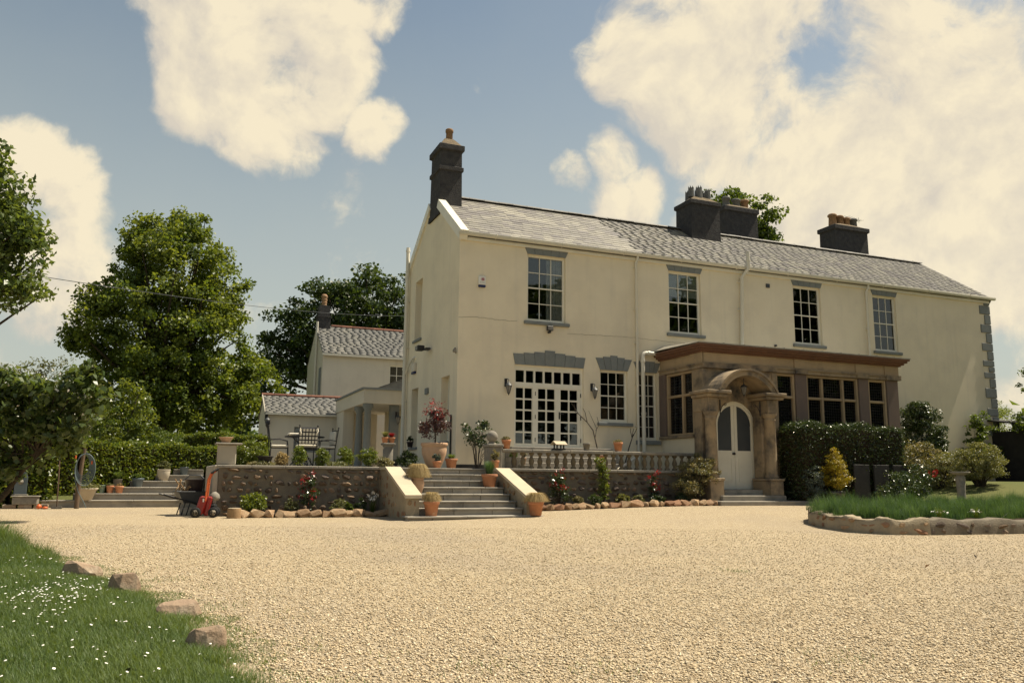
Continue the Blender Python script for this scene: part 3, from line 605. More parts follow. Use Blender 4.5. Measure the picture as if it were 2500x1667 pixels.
# rooms: floors and cross walls keep the interior dark
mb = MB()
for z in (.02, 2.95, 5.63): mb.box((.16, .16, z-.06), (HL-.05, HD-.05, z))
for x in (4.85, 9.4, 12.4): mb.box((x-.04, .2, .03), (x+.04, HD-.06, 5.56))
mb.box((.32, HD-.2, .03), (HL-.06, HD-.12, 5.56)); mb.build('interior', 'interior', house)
# black plinth at the corner
MB().box((-.012, -.014, -1.1), (1.05, .2, .045)).build('plinth', 'iron', house)
# hairline crack that runs along the render between the storeys
mb = MB(); pts = [(x, -.001, 3.60+.035*math.sin(x*1.1)+.02*math.sin(x*3.7)+.012*random.uniform(-1, 1)) for x in np.linspace(.0, 1.55, 24)]; mb.tube(pts, .0042, 4)
pts = [(x, -.001, 3.43+.02*math.sin(x*1.7)+.012*random.uniform(-1, 1)) for x in np.linspace(2.95, 6.6, 44)]; mb.tube(pts, .0035, 4); mb.build('render_crack', 'mortar', house)
# windows
for i, (a, b) in enumerate(W1):
    w = grid_window(house, 'window', a, b, 3.66, 5.40, 3, 4, ID)
    MB().bbox((a-.09, -.075, 3.575), (b+.09, .10, 3.655), .008).build('sill', 'greytrim', w)
    lintel(house, a, b, 5.402, [.20]*5, .09)
w = grid_window(house, 'window', 3.89, 4.71, 1.17, 2.53, 3, 4, ID, bot=.09); MB().bbox((3.80, -.085, 1.085), (4.82, .10, 1.168), .008).build('sill', 'greytrim', w)
lintel(house, 3.89, 4.71, 2.532, [.31, .345, .39, .345, .31], .13)
w = grid_window(house, 'window', 5.00, 5.60, .74, 2.53, 3, 6, ID, bot=.08); MB().bbox((4.93, -.085, .63), (5.66, .10, .738), .008).build('sill', 'greytrim', w)
lintel(house, 5.00, 5.60, 2.532, [.27, .30, .30, .30, .27], .11)
lintel(house, 1.50, 3.41, 2.532, [.275, .305, .34, .395, .34, .305, .275], .055)
wl = grid_window(house, 'window', *sh[0], 1, 2, Mside, y=.2); MB().bbox((sh[0][0]-.04, -.06, 3.53), (sh[0][1]+.04, .2, 3.598), .008).build('sill', 'greytrim', wl)
wl = grid_window(house, 'window', *sh[1], 2, 4, Mside, y=.2); MB().bbox((sh[1][0]-.04, -.06, .55), (sh[1][1]+.04, .2, .618), .008).build('sill', 'greytrim', wl)
wl = grid_window(house, 'window', *sh[2], 2, 4, Mside, y=.2); MB().bbox((sh[2][0]-.04, -.06, .48), (sh[2][1]+.04, .2, .548), .008).build('sill', 'greytrim', wl)
# glazed garden doors: transom lights over a fixed light and two leaves
gd = empty('garden_door'); gd.parent = house; y = .07
f = MB(); f.box((1.50, y-.02, .50), (1.545, y+.06, 2.53)); f.box((3.35, y-.02, .50), (3.41, y+.06, 2.53)); f.box((1.545, y-.02, 2.40), (3.35, y+.06, 2.53)); f.box((1.545, y-.02, 1.99), (3.35, y+.06, 2.10)); f.box((1.545, y-.02, .50), (3.35, y+.06, .535))
f.box((2.015, y-.02, .535), (2.085, y+.06, 1.99))
for i in range(1, 7):
    x = 1.545+i*(3.35-1.545)/7; f.box((x-.024, y-.012, 2.10), (x+.024, y+.05, 2.40))
f.build('frame', 'white', gd); cw = (3.35-1.545)/7
for i in range(7): put('pane', pane_mesh(cw-.03, .31), gd, (1.545+(i+.5)*cw, y+.02, 2.25))
def leafdoor(name, x0, x1, st, parent):
    d = empty(name); d.parent = parent; m = MB(); z0, z1 = .537, 1.988
    m.box((x0, y-.008, z0), (x0+st, y+.04, z1)); m.box((x1-st, y-.008, z0), (x1, y+.04, z1)); m.box((x0+st, y-.008, z0), (x1-st, y+.04, z0+.05)); m.box((x0+st, y-.008, z1-.03), (x1-st, y+.04, z1))
    a, b, c, e = x0+st, x1-st, z0+.05, z1-.03
    m.box(((a+b)/2-.02, y-.002, c), ((a+b)/2+.02, y+.03, e)); ch = (e-c)/5
    for k in range(1, 5): m.box((a, y-.004, c+k*ch-.02), (b, y+.032, c+k*ch+.02))
    m.build('door_frame', 'white', d)
    for k in range(5):
        for q in (0, 1): put('pane', pane_mesh((b-a)/2-.02, ch-.02), d, (a+(b-a)*(q+.5)/2, y+.015, c+(k+.5)*ch))
    return d
leafdoor('fixed_light', 1.548, 2.013, .012, gd)
leafdoor('door_leaf', 2.088, 2.70, .075, gd); d2 = leafdoor('door_leaf', 2.703, 3.347, .085, gd)
for z in (.68, 1.25, 1.83):
    for x in (2.083, 3.352): MB().box((x-.008, y-.03, z-.05), (x+.008, y-.006, z+.05)).build('hinge', 'iron', gd)
m = MB().bbox((2.735, y-.035, 1.21), (2.765, y-.004, 1.39), .006); m.tube([(2.75, y-.05, 1.34), (2.86, y-.055, 1.34)], .009, 6); m.build('door_handle', 'iron', gd)
# gutters and fascia
mb = MB(); mb.box((0, -.055, 5.56), (HL, 0, 5.66)); mb.build('fascia', 'white', house)
prof = [(-.06, 5.74), (-.075, 5.69), (-.11, 5.655), (-.16, 5.65), (-.195, 5.685), (-.20, 5.74)]
gv = [(-.06, y_, z_) for y_, z_ in prof]+[(HL+.14, y_, z_) for y_, z_ in prof]; n = len(prof)
mb = MB().add(gv, [(i, i+1, i+1+n, i+n) for i in range(n-1)]+[tuple(range(n))[::-1], tuple(range(n, 2*n))], True)
for x in np.arange(.9, 18.3, 1.83): mb.tube([(x, -.205, 5.745), (x, -.20, 5.69), (x, -.165, 5.645), (x, -.11, 5.645)], .012, 5)
mb.build('gutter', 'pipe_white', house)
pipe(house, [(4.99, -.13, 5.66), (4.99, -.13, 5.58), (4.97, -.07, 5.48), (4.97, -.07, .10)], .035, collars=[(4.97, -.07, z) for z in (5.46, 3.55, 1.9)], clip=[(4.97, -.05, z) for z in (5.35, 4.2, 3.3, 2.2, 1.1)])
pipe(house, [(13.10, -.13, 5.66), (13.10, -.13, 5.58), (13.06, -.07, 5.45), (13.06, -.07, 3.05)], .033, collars=[(13.06, -.07, z) for z in (5.42, 4.35)], clip=[(13.06, -.05, 4.3)])
pipe(house, [(8.54, -.24, 6.15), (8.54, -.24, 5.66), (8.42, -.10, 5.44), (8.35, -.07, 3.05)], .052, 'soil_pipe', collars=[(8.54, -.24, 5.92), (8.42, -.085, 5.40)], clip=[(8.40, -.06, 5.3), (8.37, -.05, 4.5)])
bend = [(5.62, -.10, 3.04)]+[(5.22-.10*math.sin(a), -.10, 2.94+.10*math.cos(a)) for a in np.linspace(0, math.pi/2, 7)]+[(5.12, -.10, .05)]
mb = MB().tube(bend, .055, 12)
for c0, c1 in (((5.33, -.10, 3.04), (5.27, -.10, 3.04)), ((5.12, -.10, 2.86), (5.12, -.10, 2.79)), ((5.12, -.10, 1.47), (5.12, -.10, 1.40))): mb.tube([c0, c1], .068, 12)
mb.build('soil_pipe', 'pipe_white', house)
pipe(house, [(-.10, 4.70, 6.55), (-.10, 4.70, -.2)], .055, 'soil_pipe', collars=[(-.10, 4.70, 6.45), (-.10, 4.70, 2.85)], clip=[(-.07, 4.7, z) for z in (4.9, 3.5, 1.9)])
pipe(house, [(-.06, 4.94, 5.4), (-.06, 4.94, -.2)], .035)
mb = MB().tube([(-.09, 4.68, 2.68), (-.09, 4.2, 2.95), (-.05, 3.95, 3.1), (.05, 3.85, 3.12)], .03, 8); mb.build('waste_pipe', 'pipe_white', house)
pipe(house, [(-.03, .34, 1.24), (-.03, .34, .02)], .022, 'rod', 'iron')
# roof
roof = empty('roof'); roof.parent = house; ev = Vector((0, -.13, 5.715)); rg = Vector((0, HD/2, RZ)); V_ = (rg-ev); SLP = V_.length
mb = MB().add([(.02, -.11, 5.69), (HL, -.11, 5.69), (HL, HD/2, RZ-.03), (.02, HD/2, RZ-.03), (.02, HD+.11, 5.69), (HL, HD+.11, 5.69)], [(0, 1, 2, 3), (3, 2, 5, 4)])
mb.add([(.02, -.11, 5.64), (HL, -.11, 5.64), (HL, HD+.11, 5.64), (.02, HD+.11, 5.64)], [(3, 2, 1, 0)]); mb.build('roof_deck', 'slate_dark', roof)
slates(roof, (.16, ev.y, ev.z), (1, 0, 0), V_, HL-.18, SLP, .188, .29, 300)
rm = []
for q in range(3):
    m = MB(); a = np.linspace(-1.15, 1.15, 6); p0 = [(0, .105*math.sin(t), .105*math.cos(t)-.06+random.uniform(-.004, .004)) for t in a]; p1 = [(.437, y_, z_+random.uniform(-.003, .003)) for _, y_, z_ in p0]
    k = len(p0); m.add(p0+p1, [(i, i+k, i+k+1, i+1) for i in range(k-1)], True); m.add(p0, [tuple(range(k))]); m.add(p1, [tuple(range(k))[::-1]]); rm.append(m.mesh('ridge_tile', 'slate_dark'))
x = .62
while x < HL-.1:
    if not 8.05 < x+.2 < 9.25: put('ridge_tile', random.choice(rm), roof, (x, HD/2, RZ+.055), (random.uniform(-.02, .02), random.uniform(-.012, .012), 0))
    x += .445
# raised coping along the near gable
def coping(y0, z0, y1, z1, name, x0=-.05, x1=.155, h=.075, m='white', par=house):
    d = Vector((0, y1-y0, z1-z0)).normalized(); n_ = Vector((0, -d.z, d.y)) if d.y > 0 else Vector((0, d.z, -d.y))
    v = []
    for X in (x0, x1):
        for P in (Vector((X, y0, z0)), Vector((X, y1, z1))): v += [P+n_*h, P-n_*.17]
    MB().add(v, [(0, 1, 3, 2), (4, 6, 7, 5), (0, 2, 6, 4), (1, 5, 7, 3), (0, 4, 5, 1), (2, 3, 7, 6)]).build(name, m, par)
coping(-.17, 5.70, 1.86, 7.12, 'gable_coping'); coping(HD+.13, 5.70, 2.74, 7.30, 'gable_coping', h=.06)
coping(-.12, 5.70, HD/2, RZ+.0, 'verge', HL-.02, HL+.05, .025, 'slate_dark'); coping(HD+.12, 5.70, HD/2, RZ, 'verge', HL-.02, HL+.05, .025, 'slate_dark')
# quoins on the far corner: long and short blocks
zq = [(5.60, 5.49, 18.17), (5.47, 5.19, 17.96), (5.17, 4.86, 18.16), (4.84, 4.57, 17.96), (4.55, 4.24, 18.17), (4.22, 3.97, 17.95), (3.95, 3.67, 18.16), (3.65, 3.46, 17.94), (3.44, 3.28, 18.17), (3.26, 3.07, 17.95), (3.05, 2.76, 18.17), (2.74, 2.43, 17.94), (2.41, 2.11, 18.16), (2.09, 1.84, 17.96), (1.82, 1.5, 18.17), (1.48, 1.2, 17.95), (1.18, .85, 18.17), (.83, .5, 17.95)]
for a, b, x0 in zq: MB().bbox((x0, -.03, b), (HL+.03, .3, a), .010).build('quoin', 'greytrim', house)
# chimneys
def chimney(name, x0, x1, y0, y1, z0, z1, pots, cap=.16, band=None, peak=.12, over=.05):
    c = empty(name); c.parent = house; m = MB(); t = .02
    def ring(a, b, e0, e1, mm=m):
        v = [(x0-e0, y0-e0, a), (x1+e0, y0-e0, a), (x1+e0, y1+e0, a), (x0-e0, y1+e0, a), (x0-e1, y0-e1, b), (x1+e1, y0-e1, b), (x1+e1, y1+e1, b), (x0-e1, y1+e1, b)]
        mm.add(v, [(0, 3, 2, 1), (4, 5, 6, 7), (0, 1, 5, 4), (1, 2, 6, 5), (2, 3, 7, 6), (3, 0, 4, 7)])
    ring(z0, z1-cap, t, 0); ring(z0, z0+.16, t+.035, t+.02)
    if band: ring(band[0], band[0]+.03, .0, .045); ring(band[0]+.03, band[1]-.03, .045, .045); ring(band[1]-.03, band[1], .045, .0)
    m.build('stack', 'chimney', c)
    m = MB(); ring(z1-cap, z1-cap+.04, .005, over, m); ring(z1-cap+.04, z1-.02, over, over, m); ring(z1-.02, z1, over, over-.03, m); m.build('cap', 'chimney', c)
    m = MB(); mx, my = (x0+x1)/2, (y0+y1)/2; ax, ay = (x1-x0)/2, (y1-y0)/2; k = .45
    v = [(x0, y0, z1), (x1, y0, z1), (x1, y1, z1), (x0, y1, z1), (mx-ax*k, my-ay*k, z1+peak), (mx+ax*k, my-ay*k, z1+peak), (mx+ax*k, my+ay*k, z1+peak), (mx-ax*k, my+ay*k, z1+peak)]
    m.add(v, [(4, 5, 6, 7), (0, 1, 5, 4), (1, 2, 6, 5), (2, 3, 7, 6), (3, 0, 4, 7)]); m.build('flaunching', 'lichen_cap', c)
    for px, py, r_, h, kind, mt in pots:
        zb = z1+peak-.05; p = MB()
        if kind == 'round': p.lathe([(r_*.95, 0), (r_*.9, h*.75), (r_*1.08, h*.78), (r_*1.08, h*.94), (r_*.9, h), (r_*.7, h), (r_*.66, h*.6), (0, h*.6)], 14)
        elif kind == 'square': p.lathe([(r_*1.0, 0), (r_*.88, h*.72), (r_*1.15, h*.76), (r_*1.15, h*.92), (r_*.9, h), (r_*.7, h), (r_*.66, h*.6), (0, h*.6)], 8)
        else:   # crown pot with pointed rim
            nn = 8; vs = []
            for k2 in range(nn): a = 2*math.pi*(k2+.5)/nn; vs += [(r_*math.cos(a), r_*math.sin(a), 0), (r_*.92*math.cos(a), r_*.92*math.sin(a), h*.72)]
            fs = [(2*k2, 2*((k2+1) % nn), 2*((k2+1) % nn)+1, 2*k2+1) for k2 in range(nn)]
            for k2 in range(nn):
                a = 2*math.pi*(k2+1)/nn; vs.append((r_*.9*math.cos(a), r_*.9*math.sin(a), h)); fs.append((2*k2+1, 2*((k2+1) % nn)+1, 2*nn+k2))
            p.add(vs, fs)
        p.build('chimney_pot', mt, c, (px, py, zb))
chimney('chimney', 0.0, .60, 1.82, 2.72, 6.75, 8.80, [(.36, 2.27, .105, .42, 'round', 'claypot')], .20, (8.02, 8.18), .26, .06)
chimney('chimney', 8.14, 9.19, 1.88, 2.72, 6.6, 8.36, [(8.32, 2.13, .10, .36, 'crown', 'greypot'), (8.47, 2.5, .11, .34, 'crown', 'greypot'), (8.63, 2.15, .11, .42, 'crown', 'greypot'), (8.80, 2.46, .11, .44, 'crown', 'greypot'), (8.95, 2.15, .10, .36, 'crown', 'greypot'), (9.02, 2.48, .11, .40, 'crown', 'greypot')], .17, None, .20)
chimney('chimney', 11.02, 12.38, 4.0, 4.75, 6.2, 9.20, [(11.32, 4.35, .14, .36, 'square', 'greypot'), (11.75, 4.35, .14, .34, 'square', 'greypot'), (12.12, 4.35, .14, .36, 'square', 'claypot')], .2, None, .13)
chimney('chimney', 15.92, 17.48, 4.0, 4.8, 6.2, 9.14, [(16.2, 4.4, .15, .44, 'square', 'claypot'), (16.55, 4.4, .14, .42, 'square', 'claypot'), (16.88, 4.4, .13, .38, 'square', 'claypot'), (17.22, 4.4, .14, .38, 'square', 'greypot')], .2, None, .14, .06)
# television aerial on the far chimney
ae = MB().tube([(17.0, 4.85, 8.9), (17.0, 4.85, 9.78)], .012, 5); ae.tube([(16.9, 4.5, 9.72), (18.3, 5.1, 9.88)], .008, 5)
for t in np.linspace(.15, 1, 7):
    p = Vector((16.9, 4.5, 9.72)).lerp(Vector((18.3, 5.1, 9.88)), t); ae.tube([p+Vector((-.05, .12, 0)), p+Vector((.05, -.12, 0))], .005, 4)
p = Vector((18.15, 5.03, 9.86)); ae.tube([p+Vector((0, 0, -.12)), p+Vector((0, 0, .12))], .006, 4)
tag(ae.build('television_aerial', 'dark_metal'), 'thin metal television aerial behind the far right chimney', 'aerial')
# small fittings on the walls
MB().box((9.33, -.03, 5.24), (9.45, .0, 5.35)).build('air_vent', 'dark_metal', house)
MB().bbox((-.05, 2.42, 1.93), (0, 2.67, 2.10), .01).build('meter_box', 'greytrim', house)
MB().lathe([(.0, 0), (.035, .0), (.03, .05), (0, .06)], 8).build('wall_stain_plug', 'dark_metal', house, (9.57, -.01, 3.55), (R(90), 0, 0))
# ------------------------------------------------------------------ the entrance porch
YP = -1.93
porch = empty('entrance_porch', (0, 0, 0), 0, 'flat roofed sandstone entrance porch with arched white doors and leaded windows', 'porch')
def arch_pts(cx, half, zs, n=14, sq=1.0):
    return [(cx+half*math.cos(a), zs+half*sq*math.sin(a)) for a in np.linspace(math.pi, 0, n)]
DC, DW, DS = 6.66, .60, 1.08        # door centre, half width, springing
mb = MB(); A = arch_pts(DC, DW, DS, 18)
poly = [(5.71, -.95), (DC-DW, -.95)]+A+[(DC+DW, -.95), (7.93, -.95), (7.93, 2.468), (5.71, 2.468)]
n = len(poly); f0 = [(x, YP, z) for x, z in poly]; f1 = [(x, YP+.26, z) for x, z in poly]
# front face in strips so that the arched opening stays clean
mb.add([(5.71, YP, -.95), (DC-DW, YP, -.95), (DC-DW, YP, DS), (5.71, YP, DS)], [(0, 1, 2, 3)]); mb.add([(DC+DW, YP, -.95), (7.93, YP, -.95), (7.93, YP, DS), (DC+DW, YP, DS)], [(0, 1, 2, 3)])
for i in range(len(A)-1):
    (xa, za), (xb, zb) = A[i], A[i+1]; ta = 5.71+(7.93-5.71)*i/(len(A)-1); tb = 5.71+(7.93-5.71)*(i+1)/(len(A)-1)
    mb.add([(xa, YP, za), (xb, YP, zb), (tb, YP, 2.468), (ta, YP, 2.468)], [(0, 1, 2, 3)])
mb.add([(5.71, YP, DS), (DC-DW, YP, DS), (5.71, YP, 2.468)], [(0, 1, 2)]); mb.add([(DC+DW, YP, DS), (7.93, YP, DS), (7.93, YP, 2.468)], [(0, 1, 2)])
for i in range(1, 2+len(A)): j = i+1; mb.add([f0[i], f0[j], f1[j], f1[i]], [(0, 1, 2, 3)])
mb.add([(7.93, YP, -.95), (7.93, YP+.26, -.95), (7.93, YP+.26, 2.468), (7.93, YP, 2.468)], [(0, 1, 2, 3)])
# corner pier return on the left side
mb.add([(5.71, YP, -.95), (5.71, -1.50, -.95), (5.71, -1.50, 2.468), (5.71, YP, 2.468)], [(3, 2, 1, 0)])
mb.build('arch_bay', 'sandstone', porch)
for x0, x1, y0 in ((5.685, 5.80, YP-.03), (7.80, 7.945, YP-.03)): MB().bbox((x0, y0, -.95), (x1, YP+.1, 2.462), .012).build('pilaster_strip', 'sandstone', porch)
# side wall and far wall
MB().box((5.71, -1.50, -.95), (5.85, 0, .80)).build('side_wall', 'stucco', porch)
mb = MB(); wall_panel(mb, 1.9, -.95, 2.46, [(.30, 1.50, .85, 2.455)], .1, Matrix(((0, -1, 0, 12.10), (-1, 0, 0, 0), (0, 0, 1, 0), (0, 0, 0, 1)))); mb.build('side_wall', 'stucco', porch)
MB().bbox((5.64, -1.55, .77), (5.86, 0, .845), .012).build('sill', 'sandstone', porch)
MB().bbox((5.66, -.28, .85), (5.85, 0, 2.466), .01).build('pier', 'pier_brown', porch)
# stone window frames: mullions, transoms, heads and leaded lights
def stone_window(x0, x1, mull, M, z0=.90, z1=2.465, tz=1.86, gl='glass_leaded'):
    w = empty('window'); w.parent = porch; w.matrix_local = M; m = MB(); fr = .065
    m.bbox((x0, 0, z0), (x0+fr, .15, z1), .012); m.bbox((x1-fr, 0, z0), (x1, .15, z1), .012); m.bbox((x0+fr, .005, z1-fr), (x1-fr, .15, z1), .01); m.bbox((x0+fr, .005, z0), (x1-fr, .15, z0+.05), .01)
    xs_ = [x0+fr/2]+list(mull)+[x1-fr/2]
    for q in mull: m.bbox((q-.034, .004, z0+.05), (q+.034, .15, z1-fr), .012)
    for a, b in zip(xs_[:-1], xs_[1:]): m.bbox((a+.034, .012, tz-.034), (b-.034, .14, tz+.034), .012)
    m.build('frame', 'sandstone_light', w); lead = MB()
    for a, b in zip(xs_[:-1], xs_[1:]):
        for c, d in ((z0+.05, tz-.034), (tz+.034, z1-fr)):
            a2, b2 = a+.034, b-.034; put('pane', pane_mesh(b2-a2, d-c, gl), w, ((a2+b2)/2, .08, (c+d)/2))
            for q in np.arange(a2+.075, b2, .075): lead.box((q-.0035, .073, c), (q+.0035, .077, d))
            for q in np.arange(c+.075, d, .075): lead.box((a2, .072, q-.0035), (b2, .076, q+.0035))
    lead.build('leading', 'iron', w); return w
T = Matrix.Translation
stone_window(7.95, 8.56, [], T((0, YP+.03, 0))); stone_window(8.93, 10.69, [9.47, 10.17], T((0, YP+.03, 0))); stone_window(11.03, 11.68, [], T((0, YP+.03, 0)))
stone_window(.28, 1.50, [1.0], Matrix(((0, 1, 0, 5.72), (-1, 0, 0, 0), (0, 0, 1, 0), (0, 0, 0, 1))), .85)
stone_window(.30, 1.50, [.9], Matrix(((0, 1, 0, 11.96), (-1, 0, 0, 0), (0, 0, 1, 0), (0, 0, 0, 1))), .85)
for x0, x1 in ((8.563, 8.927), (10.693, 11.027), (11.683, 12.09)): MB().bbox((x0, YP-.005, -.95), (x1, YP+.2, 2.466), .008).build('pier', 'pier_brown', porch)
MB().box((7.94, YP+.05, -.95), (12.05, YP+.22, .80)).build('apron_wall', 'stucco', porch)
MB().bbox((7.93, YP-.05, .80), (12.12, YP+.2, .895), .012).build('sill', 'sandstone', porch)
# entablature: architrave, frieze with proud blocks, brown cornice, lead roof
def band(x0, x1, y0, z0, z1, o, m, name, par=porch):
    mb = MB(); mb.box((x0-o, y0-o, z0), (x1+o, y0+.2, z1)); mb.box((x0-o, y0+.2, z0), (x0+.16, -.002, z1)); mb.box((x1-.16, y0+.2, z0), (x1+o, -.002, z1)); return mb.build(name, m, par)
band(5.71, 12.10, YP, 2.47, 2.56, .035, 'sandstone', 'architrave'); band(5.71, 12.10, YP, 2.56, 2.60, .065, 'sandstone', 'architrave'); band(5.71, 12.10, YP, 2.60, 2.855, .0, 'sandstone_light', 'frieze')
for x0, x1 in ((5.70, 7.93), (8.53, 8.91), (10.59, 11.0), (11.62, 12.11)): MB().box((x0, YP-.03, 2.603), (x1, YP+.05, 2.852)).build('frieze_block', 'sandstone_light', porch)
MB().box((5.675, YP-.03, 2.603), (5.72, -1.45, 2.852)).build('frieze_block', 'sandstone_light', porch)
for x0, x1 in ((5.67, 7.93), (8.53, 8.91), (10.59, 11.0), (11.62, 12.15)): MB().box((x0, YP-.075, 2.472), (x1, YP-.01, 2.602)).build('architrave_block', 'sandstone', porch)
for z0, z1, o in ((2.855, 2.895, .07), (2.895, 2.945, .13), (2.945, 3.00, .19), (3.00, 3.045, .235)): band(5.71, 12.10, YP, z0, z1, o, 'brownstone', 'cornice')
mb = MB(); e = .25
mb.add([(5.71-e, YP-e, 3.047), (12.10+e, YP-e, 3.047), (12.10+e, 0, 3.10), (5.71-e, 0, 3.10), (5.71-e, YP-e, 3.075), (12.10+e, YP-e, 3.075), (12.0, -.01, 3.26), (5.8, -.01, 3.26)],
       [(0, 3, 2, 1), (0, 1, 5, 4), (1, 2, 6, 5), (3, 0, 4, 7), (4, 5, 6, 7)])
for x in np.arange(6.2, 12.2, .62): mb.tube([(x, YP-e+.01, 3.08), (x, -.02, 3.262)], .012, 5)
mb.build('lead_roof', 'lead', porch)
mb = MB().tube([(12.25, -.35, 2.98), (12.55, -.30, 2.97)], .05, 10); mb.build('gutter_outlet', 'pipe_white', porch)
pipe(porch, [(12.22, -.10, 2.9), (12.22, -.10, -.4)], .04)
MB().prism([(0, 0), (.09, .0), (.15, .30), (-.03, .30)], .05).build('wall_block', 'greytrim', porch, (12.14, -.06, 2.22))
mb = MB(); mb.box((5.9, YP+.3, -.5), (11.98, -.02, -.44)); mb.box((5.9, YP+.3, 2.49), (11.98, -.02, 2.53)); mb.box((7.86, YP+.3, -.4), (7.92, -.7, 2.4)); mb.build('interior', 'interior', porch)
# double door
door = empty('double_door'); door.parent = porch; yd = YP+.07
mb = MB(); o = arch_pts(DC, DW, DS, 18); i_ = arch_pts(DC, DW-.055, DS, 18)
ring = [(DC-DW, -.485)]+o+[(DC+DW, -.485)]; ring2 = [(DC-DW+.055, -.485)]+i_+[(DC+DW-.055, -.485)]
for k in range(len(ring)-1):
    a, b, c, d = ring[k], ring[k+1], ring2[k+1], ring2[k]
    mb.add([(a[0], yd, a[1]), (b[0], yd, b[1]), (c[0], yd, c[1]), (d[0], yd, d[1])], [(0, 1, 2, 3)]); mb.add([(d[0], yd, d[1]), (c[0], yd, c[1]), (c[0], yd+.06, c[1]), (d[0], yd+.06, d[1])], [(0, 1, 2, 3)])
mb.build('door_frame', 'white', door)
def half(side):
    d = empty('door_leaf'); d.parent = door; y1 = yd+.025; r_ = DW-.055; m = MB(); st = .085
    x_in, x_out = DC+side*.004, DC+side*r_; g_in, g_out = DC+side*(.004+st), DC+side*(r_-.055)
    def q(a, b, z0, z1, y0=y1, y2=None):
        a, b = min(a, b), max(a, b); m.box((a, y0, z0), (b, (y2 or y0+.045), z1))
    q(x_in, x_out, -.48, .46); q(x_in, g_in, .46, DS); q(g_out, x_out, .46, DS)
    # arched head: strips between glass arc and frame arc
    gr = abs(g_out-DC); N_ = 12
    for k in range(N_):
        t0, t1 = k/N_*math.pi/2, (k+1)/N_*math.pi/2
        P = lambda R_, t: (DC+side*R_*math.cos(t), y1, DS+R_*math.sin(t))
        def cl(p): return (max(p[0], x_in) if side > 0 else min(p[0], x_in), p[1], p[2])
        m.add([cl(P(r_, t0)), cl(P(r_, t1)), cl(P(gr, t1)), cl(P(gr, t0))], [(0, 1, 2, 3)])
    zt = DS+math.sqrt(gr**2-(abs(g_in-DC))**2); q(x_in, g_in, DS, DS+gr)
    for a, b, c, e_ in ((g_in+side*.03, g_out-side*.0, -.28, .26),):
        aa, bb = min(a, b), max(a, b); t = .014
        m.box((aa-t, y1-.012, c-t), (bb+t, y1, c)); m.box((aa-t, y1-.012, e_), (bb+t, y1, e_+t)); m.box((aa-t, y1-.012, c), (aa, y1, e_)); m.box((bb, y1-.012, c), (bb+t, y1, e_))
    m.build('leaf_frame', 'white', d)
    pts = [(g_in, .46), (g_out, .46)]+[(DC+side*gr*math.cos(t), DS+gr*math.sin(t)) for t in np.linspace(0, math.acos(abs(g_in-DC)/gr), 10)]
    if side < 0: pts = pts[::-1]
    MB().prism(pts, .006).build('glass', 'glass_frosted', d, (0, y1+.012, 0))
    return d
half(-1); half(1)
MB().lathe([(.0, -.07), (.028, -.065), (.034, -.045), (.026, -.028), (.011, -.022), (.011, 0), (.03, 0), (.03, .006)], 14).build('door_knob', 'iron', door, (DC-.05, yd+.022, .385), (R(-90), 0, 0))
# door hood on two columns
hood = empty('door_hood'); hood.parent = porch
def arc(R_, zc, x0, n_=16):
    t = math.asin(min(1, x0/R_)); return [(6.50+R_*math.sin(a), zc+R_*math.cos(a)) for a in np.linspace(-t, t, n_)]
ro, zc = .935, 1.42; a1, a2 = arc(ro, zc, .84), arc(ro-.12, zc, .72)
mb = MB()
for k in range(len(a1)-1): mb.prism([a2[k], a2[k+1], a1[k+1], a1[k]], .75)
mb.build('arch', 'sandstone', hood, (0, -2.66, 0))
mb = MB(); a3 = arc(ro+.045, zc+.005, .87)
for k in range(len(a1)-1): mb.prism([a1[k], a1[k+1], a3[k+1], a3[k]], .80)
mb.build('hood_moulding', 'sandstone', hood, (0, -2.70, 0))
for x0, x1 in ((5.28, 5.98), (6.98, 7.62)):
    mb = MB().bbox((x0, -2.70, 1.77), (x1, YP-.002, 1.85), .015); mb.bbox((x0+.06, -2.64, 1.69), (x1-.06, YP-.002, 1.768), .012); mb.build('entablature_block', 'sandstone', hood)
for cx in (5.55, 7.28):
    c = empty('column'); c.parent = hood
    MB().bbox((cx-.19, -2.62, -.95), (cx+.19, YP-.002, -.27), .012).build('pedestal', 'sandstone', c); MB().bbox((cx-.21, -2.64, -.27), (cx+.21, YP-.002, -.21), .012).build('base', 'sandstone', c)
    MB().lathe([(.165, 0), (.17, .02), (.17, .05), (.15, .07), (.142, .10), (.142, .5), (.128, 1.38), (.142, 1.40), (.142, 1.42), (.13, 1.44), (.15, 1.48), (.18, 1.53), (.18, 1.56)], 20, (cx, -2.42, -.21)).build('shaft', 'sandstone', c)
    MB().bbox((cx-.14, -2.55, 1.352), (cx+.14, YP-.002, 1.688), .01).build('impost', 'sandstone', c)
    MB().box((cx-.12, -2.25, -.2), (cx+.12, YP-.002, 1.35)).build('pilaster', 'sandstone', c)
for x0, x1, s in ((5.98-.06, 6.12, 1), (7.10, 6.96, -1)):      # scrolled iron brackets under the hood
    pts = [(x0, -2.3, 1.66), (x0, -2.3, 1.30)]; m = MB().tube(pts, .016, 6); m.tube([(x0, -2.3, 1.36), (x0+s*.06, -2.3, 1.5), (x0+s*.15, -2.3, 1.58)], .009, 5)
    m.tube([(x0+s*(.15+.03*math.sin(a)), -2.3, 1.55+.03*math.cos(a)) for a in np.linspace(0, 5.2, 12)], .008, 5); m.build('iron_bracket', 'iron', hood)
# steps to the door
for x0, x1, y0, z0, z1 in ((5.98, 7.4, -2.30, -.62, -.49), (5.62, 7.45, -2.72, -.74, -.61), (5.36, 8.9, -3.0, -.95, -.73)): MB().bbox((x0, y0, z0), (x1, YP+.03 if z1 > -.5 else -1.95, z1), .012).build('step', 'slab', porch)

